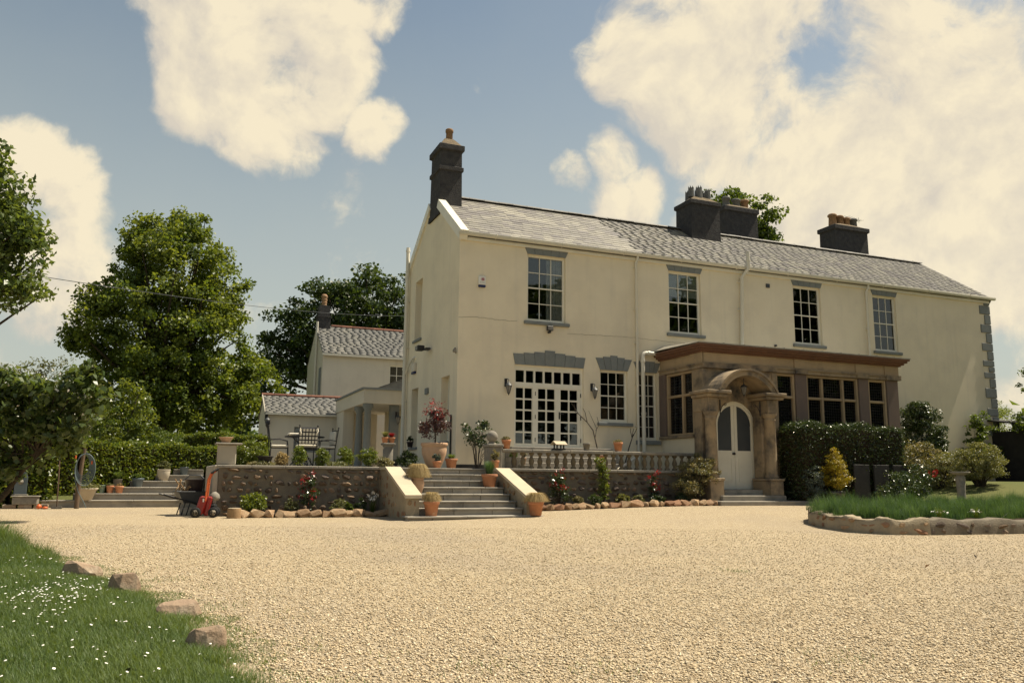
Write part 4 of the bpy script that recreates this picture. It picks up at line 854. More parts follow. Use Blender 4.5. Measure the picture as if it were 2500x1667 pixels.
# ------------------------------------------------------------------ rubble
def hull(pts):
    """angular stone: convex hull of points"""
    import bmesh
    bm_ = bmesh.new(); vs = [bm_.verts.new(p) for p in pts]; r_ = bmesh.ops.convex_hull(bm_, input=vs)
    dead = [g for g in r_['geom_interior'] if isinstance(g, bmesh.types.BMVert)]+[g for g in r_['geom_unused'] if isinstance(g, bmesh.types.BMVert)]
    bmesh.ops.delete(bm_, geom=list(set(dead)), context='VERTS'); bm_.verts.index_update(); V = [tuple(v.co) for v in bm_.verts]; F = [tuple(v.index for v in f.verts) for f in bm_.faces]; bm_.free(); return V, F
def stone_protos(m, n=12, npt=17):
    out = []
    for q in range(n):
        P_ = []
        for k in range(npt):
            v = Vector((random.gauss(0, 1), random.gauss(0, 1), random.gauss(0, 1))).normalized(); mx = max(abs(v.x), abs(v.y), abs(v.z)); v = v*(.58+.42/mx*random.uniform(.75, 1.0)); P_.append(v*.52*random.uniform(.88, 1.06))
        V, F = hull(P_); out.append(MB().add(V, F).mesh('stone', m))
    return out
ST = stone_protos('rubble'); STP = stone_protos('rubble_pale'); STK = stone_protos('rock', 6, 24)
def rubble(parent, M, W, z0, z1, protos, depth=.07, rowh=(.085, .16), wid=(.09, .30), top=None, dens=.86, gap=.02):
    """rows of uneven stones set in a face (x 0..W, z0..z1, outward -y); top(x) limits the height"""
    z = z0; R3 = M.to_euler(); cnt = 0
    while z < z1-.05:
        h = random.uniform(*rowh); h = min(h, z1-z); x = -random.random()*.1
        while x < W:
            w = random.uniform(*wid)*random.uniform(.8, 1.1); a, b = max(x, .01), min(x+w, W-.01); x += w+gap*random.uniform(.3, 1.6)
            if b-a < .05 or random.random() > dens: continue
            hh = h*random.uniform(.72, 1.02); zc = z+h/2+random.uniform(-.012, .012)
            if top and zc+hh/2 > top((a+b)/2): continue
            p = M @ Vector(((a+b)/2, random.uniform(.0, .025), zc)); put('stone', random.choice(protos), parent, p, (R3.x+random.uniform(-.2, .2), R3.y+random.uniform(-.22, .22), R3.z+random.uniform(-.15, .15)), ((b-a)*.98, depth*random.uniform(.7, 1.25), hh*.98)); cnt += 1
        z += h+gap*.4
    return cnt
ZT = -.06
# terrace floor
mb = MB().add([(-5.36, -1.9, ZT), (5.36, -1.9, ZT), (5.36, 0, ZT), (8, 0, ZT), (8, 16, ZT), (-5.36, 16, ZT), (-5.36, -1.9, -1.2), (5.36, -1.9, -1.2), (-5.36, 16, -1.2)], [(0, 1, 2, 3, 4, 5), (0, 6, 7, 1), (0, 5, 8, 6)]); o = mb.build('terrace', 'paving'); o['kind'] = 'structure'
# left retaining wall
rw = empty('retaining_wall', (0, 0, 0), 0, 'rubble stone retaining wall below the table and chairs, left of the stairs', 'wall')
MB().box((-5.38, -2.0, -1.2), (-2.27, -1.86, ZT-.055)).build('wall_core', 'mortar', rw)
rubble(rw, T((-5.33, -2.005, 0)), 3.04, -1.02, -.13, ST, .15, (.06, .14), (.07, .27), None, .84, .018)
for i, x in enumerate(np.arange(-5.42, -2.3, .63)): MB().bbox((x, -2.05, ZT-.052), (min(x+.625, -2.275), -1.70, ZT+.004), .01).build('coping_slab', 'slab', rw)
MB().bbox((-5.47, -2.0, -1.2), (-5.385, 2.5, ZT), .015).build('rendered_end', 'render_grey', rw)
rw2 = empty('retaining_wall', (0, 0, 0), 0, 'rubble stone retaining wall under the balustrade, right of the stairs', 'wall')
MB().box((.34, -2.0, -1.2), (5.36, -1.86, ZT-.05)).build('wall_core', 'mortar', rw2)
rubble(rw2, T((.36, -2.005, 0)), 4.98, -.95, -.10, ST, .15, (.07, .15), (.085, .27), None, .84, .018)
for x in np.arange(.345, 5.3, .72): MB().bbox((x, -2.07, ZT-.05), (min(x+.715, 5.35), -1.70, ZT+.012), .01).build('coping_slab', 'slab', rw2)
# main stairs
stairs = empty('stone_staircase', (0, 0, 0), 0, 'wide stone staircase with sloping pale copings rising to the terrace', 'stairs')
G, RS, Z0 = .334, .125, -.063
for k in range(8):
    y = -2.0-k*G; z = Z0-k*RS; x0, x1 = (-1.99, .055) if k < 7 else (-2.30, .36)
    cuts = [x0]+sorted(x0+(x1-x0)*t for t in ((.42, .8) if k % 2 else (.28, .62)))+[x1]
    for a, b in zip(cuts[:-1], cuts[1:]):
        MB().bbox((a+.002, y-.035, z-.034), (b-.002, y+G+.02, z+random.uniform(-.003, .003)), .008).build('tread', 'slab', stairs)
    cuts = [x0]+sorted(x0+(x1-x0)*t for t in ((.18, .47, .77) if k % 2 else (.33, .70)))+[x1]
    for a, b in zip(cuts[:-1], cuts[1:]): MB().bbox((a+.004, y, z-RS-.03), (b-.004, y+.12, z-.0345), .006).build('riser_block', 'slab', stairs)
def parapet(x0, x1, face, flip):
    w = empty('parapet'); w.parent = stairs
    prof = [(-1.99, -1.2), (-4.13, -1.2), (-4.13, -.615), (-2.55, -.115), (-1.99, -.115)]
    m = MB(); m.add([(x0+.02, a, b) for a, b in prof]+[(x1-.02, a, b) for a, b in prof], [(0, 1, 2, 3, 4), (9, 8, 7, 6, 5)]+[(i, i+5, (i+1) % 5+5, (i+1) % 5) for i in range(5)]); m.build('wall_core', 'mortar_pale', w)
    top = lambda y_: -.115 if y_ > -2.55 else -.115+(y_+2.55)*(.5/1.58)
    cs = [(-1.97, -.05), (-2.55, -.05), (-3.08, -.218), (-3.61, -.386), (-4.18, -.566)]
    for (ya, za), (yb, zb) in zip(cs[:-1], cs[1:]):
        e = .003; d = .06
        m = MB(); v = [(X, Y_, Z_) for X in (x0-.015, x1+.015) for Y_, Z_ in ((ya-e, za), (yb+e, zb), (yb+e, zb-d), (ya-e, za-d))]
        m.add(v, [(0, 1, 2, 3), (7, 6, 5, 4), (0, 4, 5, 1), (1, 5, 6, 2), (2, 6, 7, 3), (3, 7, 4, 0)]); m.build('coping_slab', 'capstone', w)
    Mf = Matrix(((0, 1 if not flip else -1, 0, face), (-1 if not flip else 1, 0, 0, -2.0 if not flip else -4.13), (0, 0, 1, 0), (0, 0, 0, 1)))
    rubble(w, Mf, 2.12, -1.0, -.12, STP, .05, (.09, .16), (.08, .22), (lambda q: top(-2.0-q)-.01) if not flip else (lambda q: top(-4.13+q)-.01), .62, .05)
    rubble(w, T((x0+.02, -4.135, 0)), x1-x0-.04, -1.0, -.63, STP, .05, (.09, .15), (.08, .2), None, .8)
parapet(-2.28, -2.0, -2.265, False)      # outer (left) face seen from the drive
parapet(.065, .345, .075, False)
# left flight up to the garden
gs = empty('garden_steps', (0, 0, 0), 0, 'low wide stone garden steps beside the laurel hedge at far left', 'steps')
lefts = [-9.05, -8.3, -7.6, -7.15, -6.6, -6.2]
for k in range(6):
    y = 2.55+.30*k; z = -1.0+.145*(k+1); x0 = lefts[k]; x = x0
    while x < -5.5:
        b = min(x+random.uniform(.8, 1.25), -5.48); b = -5.48 if -5.48-b < .3 else b
        MB().bbox((x+.003, y-.03, z-.034), (b-.003, y+.36, z), .008).build('tread', 'slab', gs); x = b
    MB().bbox((x0, y, z-.2), (-5.48, y+.3, z-.0345), .006).build('riser_block', 'slab', gs)
# balustrade
bal = empty('balustrade', (0, 0, 0), 0, 'weathered stone balustrade with small vase shaped balusters on the terrace edge', 'balustrade')
bm = MB().lathe([(.062, 0), (.062, .04), (.042, .055), (.036, .07), (.056, .13), (.06, .165), (.048, .21), (.03, .26), (.028, .285), (.044, .30), (.058, .315), (.058, .345)], 10).mesh('baluster', 'baluster')
for i in range(24): put('baluster', bm, bal, (.72+i*.206, -1.93, ZT+.012), (0, 0, random.random()*6), (1, 1, random.uniform(.985, 1.01)))
x = .40
while x < 5.6:
    b = min(x+random.uniform(.7, 1.1), 5.62); MB().bbox((x+.002, -2.04, ZT+.357), (b-.002, -1.83, ZT+.43+random.uniform(-.004, .004)), .015).build('rail_stone', 'stone_grey', bal); x = b
pr = empty('pier'); pr.parent = bal
MB().bbox((.06, -2.10, ZT), (.37, -1.80, .40), .012).build('shaft', 'stone_grey', pr); MB().bbox((.03, -2.13, .40), (.40, -1.77, .465), .015).build('cap', 'stone_grey', pr)
ball = MB().lathe([(.09, 0), (.09, .02), (.05, .05)]+[(.125*math.sin(a), .165-.125*math.cos(a)) for a in np.linspace(.45, math.pi-.02, 14)], 20).build('stone_ball', 'stone_grey', None, (.19, -1.95, .466)); tag(ball, 'round stone ball finial on the balustrade pier beside the stairs', 'finial')
# rendered pier at the left end
pl = empty('rendered_pier', (0, 0, 0), 0, 'short cream rendered pier with flat slab at the left end of the retaining wall', 'pier')
MB().bbox((-5.42, -1.95, ZT+.006), (-5.08, -1.62, .33), .015).build('shaft', 'render_grey', pl); MB().bbox((-5.47, -2.0, .33), (-4.98, -1.57, .365), .01).build('cap_slab', 'slab', pl)
# steps up to the garden doors
for i, (y0, z0, z1) in enumerate(((-1.20, ZT, .10), (-.95, .10, .235), (-.70, .235, .36), (-.45, .36, .485))): o = MB().bbox((1.25, y0, z0+.001), (4.0, -.01, z1), .01).build('door_step', 'slab', house)
# ------------------------------------------------------------------ beds along the walls
def edging(name, pts, label, zoff=.0, hs=(.11, .16), ws=(.12, .30), protos=STP):
    e = empty(name, (0, 0, 0), 0, label, 'edging'); 
    for (xa, ya), (xb, yb) in zip(pts[:-1], pts[1:]):
        L_ = math.hypot(xb-xa, yb-ya); a = math.atan2(yb-ya, xb-xa); d = 0
        while d < L_:
            w = random.uniform(*ws); t = min((d+w/2)/L_, 1); x, y = xa+(xb-xa)*t, ya+(yb-ya)*t; h = random.uniform(*hs)
            put('stone', random.choice(protos), e, (x, y+random.uniform(-.02, .02), float(gz(x, y))+h*.42+zoff), (random.uniform(-.1, .1), random.uniform(-.08, .08), a+random.uniform(-.12, .12)), (w*1.3, random.uniform(.16, .22), h*1.35)); d += w
    return e
edging('stone_edging', [(-5.05, -2.62), (-4.2, -2.66), (-3.2, -2.70), (-2.34, -2.66)], 'low rough stone edging of the flower bed left of the stairs')
edging('stone_edging', [(.42, -2.75), (1.6, -2.92), (3.2, -2.97), (4.6, -2.94), (5.3, -2.92)], 'low rough stone edging of the flower bed right of the stairs')
def bed(name, poly, dz):
    m = MB(); n_ = len(poly); cx, cy = sum(p[0] for p in poly)/n_, sum(p[1] for p in poly)/n_
    m.add([(cx, cy, float(gz(cx, cy))+dz+.02)]+[(x, y, float(gz(x, y))+dz) for x, y in poly], [(0, i+1, (i+1) % n_+1) for i in range(n_)]); o = m.build(name, 'soil'); o['kind'] = 'structure'
bed('flower_bed', [(-5.1, -2.6), (-2.3, -2.65), (-2.3, -1.95), (-5.1, -1.95)], .06); bed('flower_bed', [(.36, -2.75), (1.6, -2.9), (5.35, -2.9), (5.35, -1.95), (.36, -1.95)], .06)
# round raised bed at right: low rubble wall
BEDP = [(5.4, -6.2), (4.55, -6.7), (4.02, -7.3), (3.72, -8.05), (3.66, -8.72), (3.92, -9.16), (4.5, -9.36), (5.4, -9.42), (6.5, -9.5), (7.8, -9.85), (9.4, -9.6), (10.8, -8.8)]
rb = empty('raised_bed_wall', (0, 0, 0), 0, 'low curved rubble wall round the raised bed at far right', 'wall')
def bed_wall(pts, m, name, seed):
    """continuous low wall along pts with an uneven top"""
    rr = random.Random(seed); mb = MB(); Q = []
    for (xa, ya), (xb, yb) in zip(pts[:-1], pts[1:]):
        for t in np.linspace(0, 1, 9)[:-1]: Q.append((xa+(xb-xa)*t, ya+(yb-ya)*t))
    Q.append(pts[-1]); v = []
    for k, (x, y) in enumerate(Q):
        x0, y0 = Q[max(k-1, 0)]; x1, y1 = Q[min(k+1, len(Q)-1)]; l = math.hypot(x1-x0, y1-y0); nx, ny = -(y1-y0)/l, (x1-x0)/l; zb_ = float(gz(x, y)); h = .225+.022*math.sin(k*.7)+rr.uniform(-.014, .014); o_ = rr.uniform(-.012, .012)
        v += [(x-nx*.01, y-ny*.01, zb_-.08), (x+nx*o_, y+ny*o_, zb_+h*.5), (x+nx*(o_+.012), y+ny*(o_+.012), zb_+h-.015), (x+nx*.03, y+ny*.03, zb_+h), (x+nx*.17, y+ny*.17, zb_+h+.005), (x+nx*.18, y+ny*.18, zb_-.08)]
    f = [(6*k+r_, 6*k+r_+1, 6*k+r_+7, 6*k+r_+6) for k in range(len(Q)-1) for r_ in range(5)]
    mb.add(v, [q[::-1] for q in f], True); mb.build(name, m, rb)
bed_wall(BEDP[:7], 'mortar_pale', 'wall_core', 1); bed_wall(BEDP[6:], 'mortar', 'wall_core', 2)
for i, ((xa, ya), (xb, yb)) in enumerate(zip(BEDP[:-1], BEDP[1:])):
    L_ = math.hypot(xb-xa, yb-ya); zb = float(gz((xa+xb)/2, (ya+yb)/2)); Mx = T((xa, ya, 0)) @ rotz(math.atan2(yb-ya, xb-xa))
    if i > 1: rubble(rb, Mx, L_, zb+.0, zb+.215, STP if i < 6 else ST, .06, (.07, .14), (.09, .30), None, .72, .03)
mb = MB(); n_ = len(BEDP); P_ = BEDP+[(11, -7), (9, -6.2), (7, -6.0)]
mb.add([(7, -8, -.78)]+[(x, y+.08 if y < -9 else y, float(gz(x, y))+.20) for x, y in P_], [(0, i+1, (i+1) % len(P_)+1) for i in range(len(P_))]); o = mb.build('raised_bed', 'soil'); o['kind'] = 'structure'

# ------------------------------------------------------------------ buildings behind
pt = empty('portico', (0, 0, 0), 0, 'cream flat roofed portico on grey columns behind the house corner', 'portico')
MB().box((-.90, 6.5, 1.97), (2.0, 11.4, 2.40)).build('fascia', 'stucco_pale', pt); MB().box((-.95, 6.45, 2.40), (2.0, 11.45, 2.46)).build('roof_edge', 'greytrim', pt)
MB().box((-.86, 10.0, -.1), (-.5, 11.35, 1.968)).build('end_wall', 'stucco_pale', pt); MB().box((.6, 9.9, -.1), (2, 10.0, 1.968)).build('back_wall', 'stucco', pt); MB().box((-.5, 11.2, -.1), (.6, 11.3, 1.968)).build('back_wall', 'stucco_pale', pt)
MB().box((.02, 6.75, -.1), (.3, 6.95, 1.968)).build('post', 'greytrim', pt)
MB().box((.9, 6.9, -.1), (1.0, 9.9, 1.968)).build('inner_wall', 'stucco', pt)
cm = MB().lathe([(.16, 0), (.16, .06), (.125, .1), (.125, .6), (.105, 1.86), (.13, 1.88), (.13, 1.92), (.17, 1.95), (.17, 2.065)], 16).mesh('column', 'greytrim')
for y in (6.68, 7.95): put('column', cm, pt, (-.72, y, -.1))
MB().box((-.86, 9.75, .42), (-.45, 10.0, .47)).build('shelf', 'greytrim', pt)
lr = empty('lean_to_roof'); lr.parent = pt
MB().add([(-.35, 7.2, 2.50), (2.2, 7.2, 3.52), (2.2, 10, 3.52), (-.35, 10, 2.50), (2.2, 7.2, 2.46), (-.35, 7.2, 2.46)], [(0, 1, 2, 3), (0, 5, 4, 1)]).build('deck', 'slate_dark', lr)
slates(lr, (-.4, 10.0, 2.48), (0, -1, 0), (2.55, 0, 1.02), 2.85, 2.7, .17, .26, 0, m='slate_grey')
# rear cottage
ct = empty('rear_cottage', (0, 0, 0), 0, 'cream rear cottage with slate roof and banded clay chimney pot behind the portico', 'cottage')
cx0, cx1, cy0, cy1, ce, cr = -1.04, 5.0, 14.0, 18.2, 4.46, 5.98
mb = MB(); wall_panel(mb, cx1-cx0, -.2, ce, [(1.66+1.04, 2.60+1.04, 3.35, 4.21)], .2, T((cx0, cy0, 0)))
mb.add([(cx0, cy0, -.2), (cx0, cy1, -.2), (cx0, cy1, ce), (cx0, (cy0+cy1)/2, cr-.05), (cx0, cy0, ce)], [(4, 3, 2, 1, 0)]); mb.add([(cx1, cy0, -.2), (cx1, cy1, -.2), (cx1, cy1, ce), (cx1, (cy0+cy1)/2, cr-.05), (cx1, cy0, ce)], [(0, 1, 2, 3, 4)]); mb.add([(cx0, cy1, -.2), (cx1, cy1, -.2), (cx1, cy1, ce), (cx0, cy1, ce)], [(3, 2, 1, 0)])
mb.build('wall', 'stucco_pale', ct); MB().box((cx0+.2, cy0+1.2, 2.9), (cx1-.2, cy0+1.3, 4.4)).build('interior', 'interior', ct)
grid_window(ct, 'window', 1.66, 2.60, 3.35, 4.21, 3, 2, T((0, cy0, 0)), sash=False, bar=.025)
cro = empty('roof'); cro.parent = ct; ym = (cy0+cy1)/2
MB().add([(cx0-.02, cy0-.12, ce+.04), (cx1, cy0-.12, ce+.04), (cx1, ym, cr-.02), (cx0-.02, ym, cr-.02), (cx1, cy1+.1, ce+.04), (cx0-.02, cy1+.1, ce+.04)], [(0, 1, 2, 3), (3, 2, 4, 5)]).build('deck', 'slate_dark', cro)
Vc = Vector((0, ym-cy0+.14, cr-ce-.05)); slates(cro, (cx0-.05, cy0-.14, ce+.05), (1, 0, 0), Vc, 6.0, Vc.length, .165, .27, 0, m='slate_grey')
for i in range(8): MB().tube([(-.42+i*.45, ym, cr+.015), (-.42+i*.45+.44, ym, cr+.015)], .075, 8).build('ridge_tile', 'redtile', cro)
MB().box((cx0-.05, cy0-.2, ce-.03), (cx1, cy0-.10, ce+.05)).build('gutter', 'pipe_white', ct)
ch = empty('chimney'); ch.parent = ct
mb = MB(); mb.box((-1.02, 15.85, 4.8), (-.50, 16.4, 6.36)); mb.box((-.98, 15.89, 6.36), (-.54, 16.36, 6.85)); mb.box((-1.05, 15.82, 6.33), (-.47, 16.43, 6.39)); mb.build('stack', 'chimney', ch)
MB().lathe([(.11, 0), (.12, .05), (.09, .09), (.12, .14), (.12, .18), (.09, .21), (.13, .26), (.13, .30), (.09, .34), (.14, .38), (.13, .46), (.08, .52), (.0, .53)], 14).build('chimney_pot', 'claypot', ch, (-.77, 16.1, 6.84))
pipe(ct, [(-1.10, 15.5, 6.05), (-1.10, 15.5, 0)], .05, 'vent_pipe', 'pipe_white'); MB().box((cx0-.03, 14.3, 1.0), (cx0-.005, 14.75, 4.0)).build('grey_panel', 'greytrim', ct)  # thin grey panel on the left gable wall
# outbuilding
ob = empty('outbuilding', (0, 0, 0), 0, 'low pale outbuilding with slate roof and red ridge tiles behind the garden table', 'outbuilding')
ox0, ox1, oy0, oy1, oe, orz = -3.30, 0.2, 11.5, 14.4, 1.84, 2.66
mb = MB(); wall_panel(mb, ox1-ox0, -.2, oe, [(.98, 1.82, .55, 1.44)], .2, T((ox0, oy0, 0))); ymo = (oy0+oy1)/2
mb.add([(ox0, oy0, -.2), (ox0, oy1, -.2), (ox0, oy1, oe), (ox0, ymo, orz-.05), (ox0, oy0, oe)], [(4, 3, 2, 1, 0)]); mb.build('wall', 'stucco_pale', ob)
grid_window(ob, 'window', .98, 1.82, .55, 1.44, 2, 2, T((ox0, oy0, 0)), sash=False, mt='greytrim'); MB().box((ox0+.2, oy0+.5, 0), (ox1, oy0+.6, 1.8)).build('interior', 'interior', ob)
oro = empty('roof'); oro.parent = ob; MB().add([(ox0-.05, oy0-.1, oe+.05), (ox1, oy0-.1, oe+.05), (ox1, ymo, orz-.02), (ox0-.05, ymo, orz-.02), (ox1, oy1, oe), (ox0-.05, oy1, oe)], [(0, 1, 2, 3), (3, 2, 4, 5)]).build('deck', 'slate_dark', oro)
Vo = Vector((0, ymo-oy0+.14, orz-oe-.06)); slates(oro, (ox0-.07, oy0-.14, oe+.05), (1, 0, 0), Vo, 3.5, Vo.length, .14, .24, 0, m='slate_grey')
for i in range(8): MB().tube([(ox0-.08+i*.45, ymo, orz+.01), (ox0-.08+i*.45+.44, ymo, orz+.01)], .07, 8).build('ridge_tile', 'redtile', oro)
MB().box((ox0-.06, oy0-.19, oe-.0), (ox1, oy0-.12, oe+.06)).build('gutter', 'pipe_white', ob); MB().add([(ox0-.08, oy0-.12, oe+.0), (ox0-.08, ymo, orz-.04), (ox0-.08, ymo, orz+.05), (ox0-.08, oy0-.12, oe+.08), (ox0-.04, oy0-.12, oe+.0), (ox0-.04, ymo, orz-.04), (ox0-.04, ymo, orz+.05), (ox0-.04, oy0-.12, oe+.08)], [(0, 3, 2, 1), (4, 5, 6, 7), (0, 1, 5, 4), (3, 7, 6, 2)]).build('bargeboard', 'render_grey', ob)
# dark garden shed at the right edge
sd = empty('garden_shed', (0, 0, 0), 0, 'dark timber garden shed at the far right edge under ivy', 'shed')
for i in range(14): MB().box((18.05+i*.21, -2.2, -.35), (18.05+i*.21+.2, -2.16-.006*(i % 2), 1.35)).build('board', 'blackwood', sd)
MB().box((18.06, -2.15, -.35), (21, .5, 1.33)).build('body', 'blackwood', sd); MB().add([(17.9, -2.4, 1.33), (21.2, -2.4, 1.33), (21.2, .6, 1.75), (17.9, .6, 1.75), (17.9, -2.4, 1.38), (21.2, -2.4, 1.38), (21.2, .6, 1.8), (17.9, .6, 1.8)], [(0, 3, 2, 1), (4, 5, 6, 7), (0, 1, 5, 4), (3, 0, 4, 7)]).build('roof', 'blackwood', sd)
# telephone wire
wi = MB().tube([(-9.4, -1.4, 3.50)]+[tuple(Vector((-9.0, -.7, 3.575)).lerp(Vector((3.7, 19.8, 7.46)), t)-Vector((0, 0, .9*t*(1-t)))) for t in np.linspace(0, 1, 24)], .008, 5)
tag(wi.build('overhead_wire', 'dark_metal'), 'thin overhead wire slanting across the sky at left', 'wire')
# ------------------------------------------------------------------ foliage
def clumps_in(lobes, n, shell=.55):
    """clump centres inside a union of ellipsoids (cx,cy,cz,rx,ry,rz), biased to the outside"""
    L_ = np.array(lobes, float); vol = L_[:, 3]*L_[:, 4]*L_[:, 5]; pick = rng.choice(len(L_), n, p=vol**.7/np.sum(vol**.7))
    d = unit(rng.normal(size=(n, 3))); r_ = (shell+(1-shell)*rng.random(n))**.8; r_ = np.where(rng.random(n) < .25, r_*rng.random(n)**.4, r_)
    return L_[pick, :3]+d*r_[:, None]*L_[pick, 3:6], d
def crown_mesh(name, lobes, nclump, per, crad, leaf, m, flat=.6, aspect=.6, up=.35, shell=.55, droop=0.0):
    C_, D_ = clumps_in(lobes, nclump, shell); cr_ = rng.random(nclump)
    sz = crad*(.6+.8*rng.random(nclump)); k = np.repeat(np.arange(nclump), per); n = len(k)
    off = rng.normal(size=(n, 3)); off = unit(off)*(rng.random(n)**.45)[:, None]; off[:, 2] *= flat
    P = C_[k]+off*sz[k][:, None]; P[:, 2] -= droop*np.linalg.norm(off[:, :2], axis=1)*sz[k]
    V, F = leaf_quads(P, leaf, aspect, up, N0=D_[k]*.5)
    r_ = np.clip(.55*cr_[k]+.45*rng.random(n), 0, 1)
    return npmesh(name, V, F, m, r_), C_
def limb_mesh(name, root, fork, C_, n, r0, m='bark', wob=.25, fork_h=None):
    """trunk from root to fork and limbs curving out to some of the clump centres"""
    mb = MB(); root, fork = Vector(root), Vector(fork); t = [root.lerp(fork, q)+Vector((random.uniform(-1, 1), random.uniform(-1, 1), 0))*wob*.15*q for q in np.linspace(0, 1, 6)]
    mb.tube(t, [r0*(1.25-.55*q) if q > 0 else r0*1.6 for q in np.linspace(0, 1, 6)], 9)
    idx = rng.choice(len(C_), min(n, len(C_)), replace=False)
    for i in idx:
        e = Vector(C_[i]); s = root.lerp(fork, random.uniform(.62, 1.0)); mid = s.lerp(e, .5)+Vector((random.uniform(-1, 1), random.uniform(-1, 1), random.uniform(.1, .9)))*wob*(e-s).length*.3
        pts = [s.lerp(mid, q).lerp(mid.lerp(e, q), q) for q in np.linspace(0, 1, 7)]; a = r0*random.uniform(.28, .5)
        mb.tube(pts, [a*(1-.86*q) for q in np.linspace(0, 1, 7)], 5, False)
    return mb.mesh(name, m)
def tree(name, label, cat, base, fork, lobes, nclump, per, crad, leaf, m, r0, nl=40, group=None, **kw):
    t = empty(name, base, 0, label, cat, group); b = np.array(base); lb = [(*(np.array(l[:3])-b), *l[3:]) for l in lobes]
    me, C_ = crown_mesh('crown', lb, nclump, per, crad, leaf, m, **kw); put('crown', me, t)
    put('trunk', limb_mesh('trunk', (0, 0, 0), tuple(np.array(fork)-b), C_, nl, r0), t); return t
def shrub(name, label, cat, base, lobes, nclump, per, crad, leaf, m, nst=14, r0=.012, group=None, tm='twig', **kw):
    """lobes are given relative to the base"""
    t = empty(name, base, random.random()*.3, label, cat, group); me, C_ = crown_mesh('foliage', lobes, nclump, per, crad, leaf, m, **kw); put('foliage', me, t)
    mb = MB()
    for i in rng.choice(len(C_), min(nst, len(C_)), replace=False):
        e = Vector(C_[i]); s = Vector((e.x*.12, e.y*.12, 0)); mid = Vector((e.x*.35, e.y*.35, e.z*.55)); mb.tube([s, mid, e], [r0, r0*.75, r0*.25], 5, False)
    put('stems', mb.mesh('stems', tm), t); return t

# tall lime tree behind the hedges (left)
tree('lime_tree', 'tall broad lime tree with yellow green leaves behind the hedges at left', 'tree', (-6.7, 18.5, -.15), (-6.9, 18.4, 3.2),
     [(-6.9, 18.2, 6.3, 3.0, 3.0, 3.6), (-6.6, 18.3, 8.6, 2.2, 2.2, 2.3), (-8.5, 18.1, 5.6, 2.1, 2.0, 2.2), (-5.4, 18.3, 5.2, 1.9, 2.0, 2.6), (-7.7, 18.1, 8.6, 1.3, 1.4, 1.9), (-5.0, 18.3, 7.5, 1.3, 1.4, 2.2), (-6.4, 18.2, 10.2, .9, 1.0, 1.0),
      (-8.0, 17.6, 3.2, 2.1, 1.8, 1.7), (-5.6, 17.8, 3.0, 2.4, 1.8, 2.0), (-3.9, 18.4, 3.3, 1.9, 1.6, 1.7), (-9.7, 18.0, 5.2, 1.2, 1.2, .9), (-9.3, 18.0, 6.9, .9, 1.0, .8), (-6.9, 17.8, 2.0, 2.2, 1.6, 1.3)],
     820, 82, .46, .15, 'leaf_lime', .36, 70, flat=.75, shell=.6, aspect=.7)
tree('evergreen_oak', 'dark spreading oak tree rising behind the rear cottage', 'tree', (3.6, 27.2, -.15), (3.2, 27, 4.5),
     [(2.4, 26.8, 8.4, 3.4, 3.0, 2.6), (4.2, 26.6, 9.0, 3.4, 3.0, 2.6), (.0, 26.8, 7.2, 2.4, 2.2, 1.9), (-1.2, 26.8, 5.0, 1.9, 2, 2.2), (3.0, 26.5, 6.2, 4.6, 3.0, 2.2), (1.6, 26.6, 10.0, 1.5, 1.5, .9), (6.5, 26, 7.5, 2.5, 2.5, 2.8), (-2.6, 26.6, 3.2, 1.4, 1.4, 1.8)],
     520, 70, .62, .21, 'leaf_dark', .4, 60, flat=.6, shell=.5, aspect=.7)
tree('sycamore_tree', 'leafy sycamore crown showing above the roof behind the chimneys', 'tree', (20.2, 16.0, -.4), (19.9, 15.4, 8.5),
     [(19.3, 14.8, 13.3, 1.6, 1.6, 1.3), (20.4, 14.6, 12.7, 1.7, 1.6, 1.6), (18.3, 14.9, 13.4, 1.2, 1.2, 1.1), (20.6, 14.6, 11.0, 1.5, 1.5, 1.0), (21.3, 14.4, 11.6, 1.0, 1.0, 1.0), (19.2, 15, 11.2, 1.8, 1.6, 1.6), (19.6, 15.2, 9.2, 2.4, 2, 1.5)],
     230, 72, .46, .18, 'leaf_mid', .34, 60, flat=.6, shell=.45, aspect=.75)
# near tree hanging in from the left
tree('overhanging_tree', 'leafy tree hanging into the picture from the left edge', 'tree', (-10.0, -4.6, -1.05), (-9.9, -5.1, 1.3),
     [(-8.70, -6.2, 3.35, .62, .6, .75), (-8.80, -6.15, 2.6, .85, .7, .6), (-8.35, -6.4, 2.95, .42, .4, .45), (-8.6, -6.3, 2.15, .6, .5, .35), (-8.85, -6.3, 4.0, .38, .4, .45), (-9.6, -5.7, 3.3, .8, .8, 1.0), (-8.05, -6.5, 2.85, .28, .22, .22), (-8.1, -6.45, 2.2, .28, .22, .16), (-9.2, -6, 1.75, .6, .5, .25)],
     460, 28, .17, .088, 'leaf_near', .13, 60, flat=.7, shell=.3, aspect=.55, up=.1, droop=.3)
# quince leaning over the drive
q = tree('quince_tree', 'leaning quince tree with large pale flecked leaves above the stone trough', 'tree', (-9.1, -2.4, -1.02), (-8.2, -3.2, .15),
     [(-7.75, -3.5, 1.0, .5, .5, .45), (-8.3, -3.3, .95, .6, .6, .45), (-8.7, -3.1, .7, .6, .6, .5), (-7.45, -3.6, 1.0, .26, .4, .4), (-8.9, -3.0, 1.15, .5, .5, .35), (-8.1, -3.3, .45, .7, .5, .3), (-9.3, -2.8, .35, .5, .5, .6), (-7.6, -3.55, 1.4, .2, .2, .2), (-8.75, -3.0, .05, .6, .4, .35), (-9.0, -2.9, -.25, .5, .4, .3), (-7.9, -3.3, .25, .4, .4, .2), (-9.3, -2.7, -.1, .4, .4, .5)],
     250, 20, .18, .125, 'leaf_quince', .045, 40, flat=.75, shell=.3, aspect=.66, up=.1)
pf = []
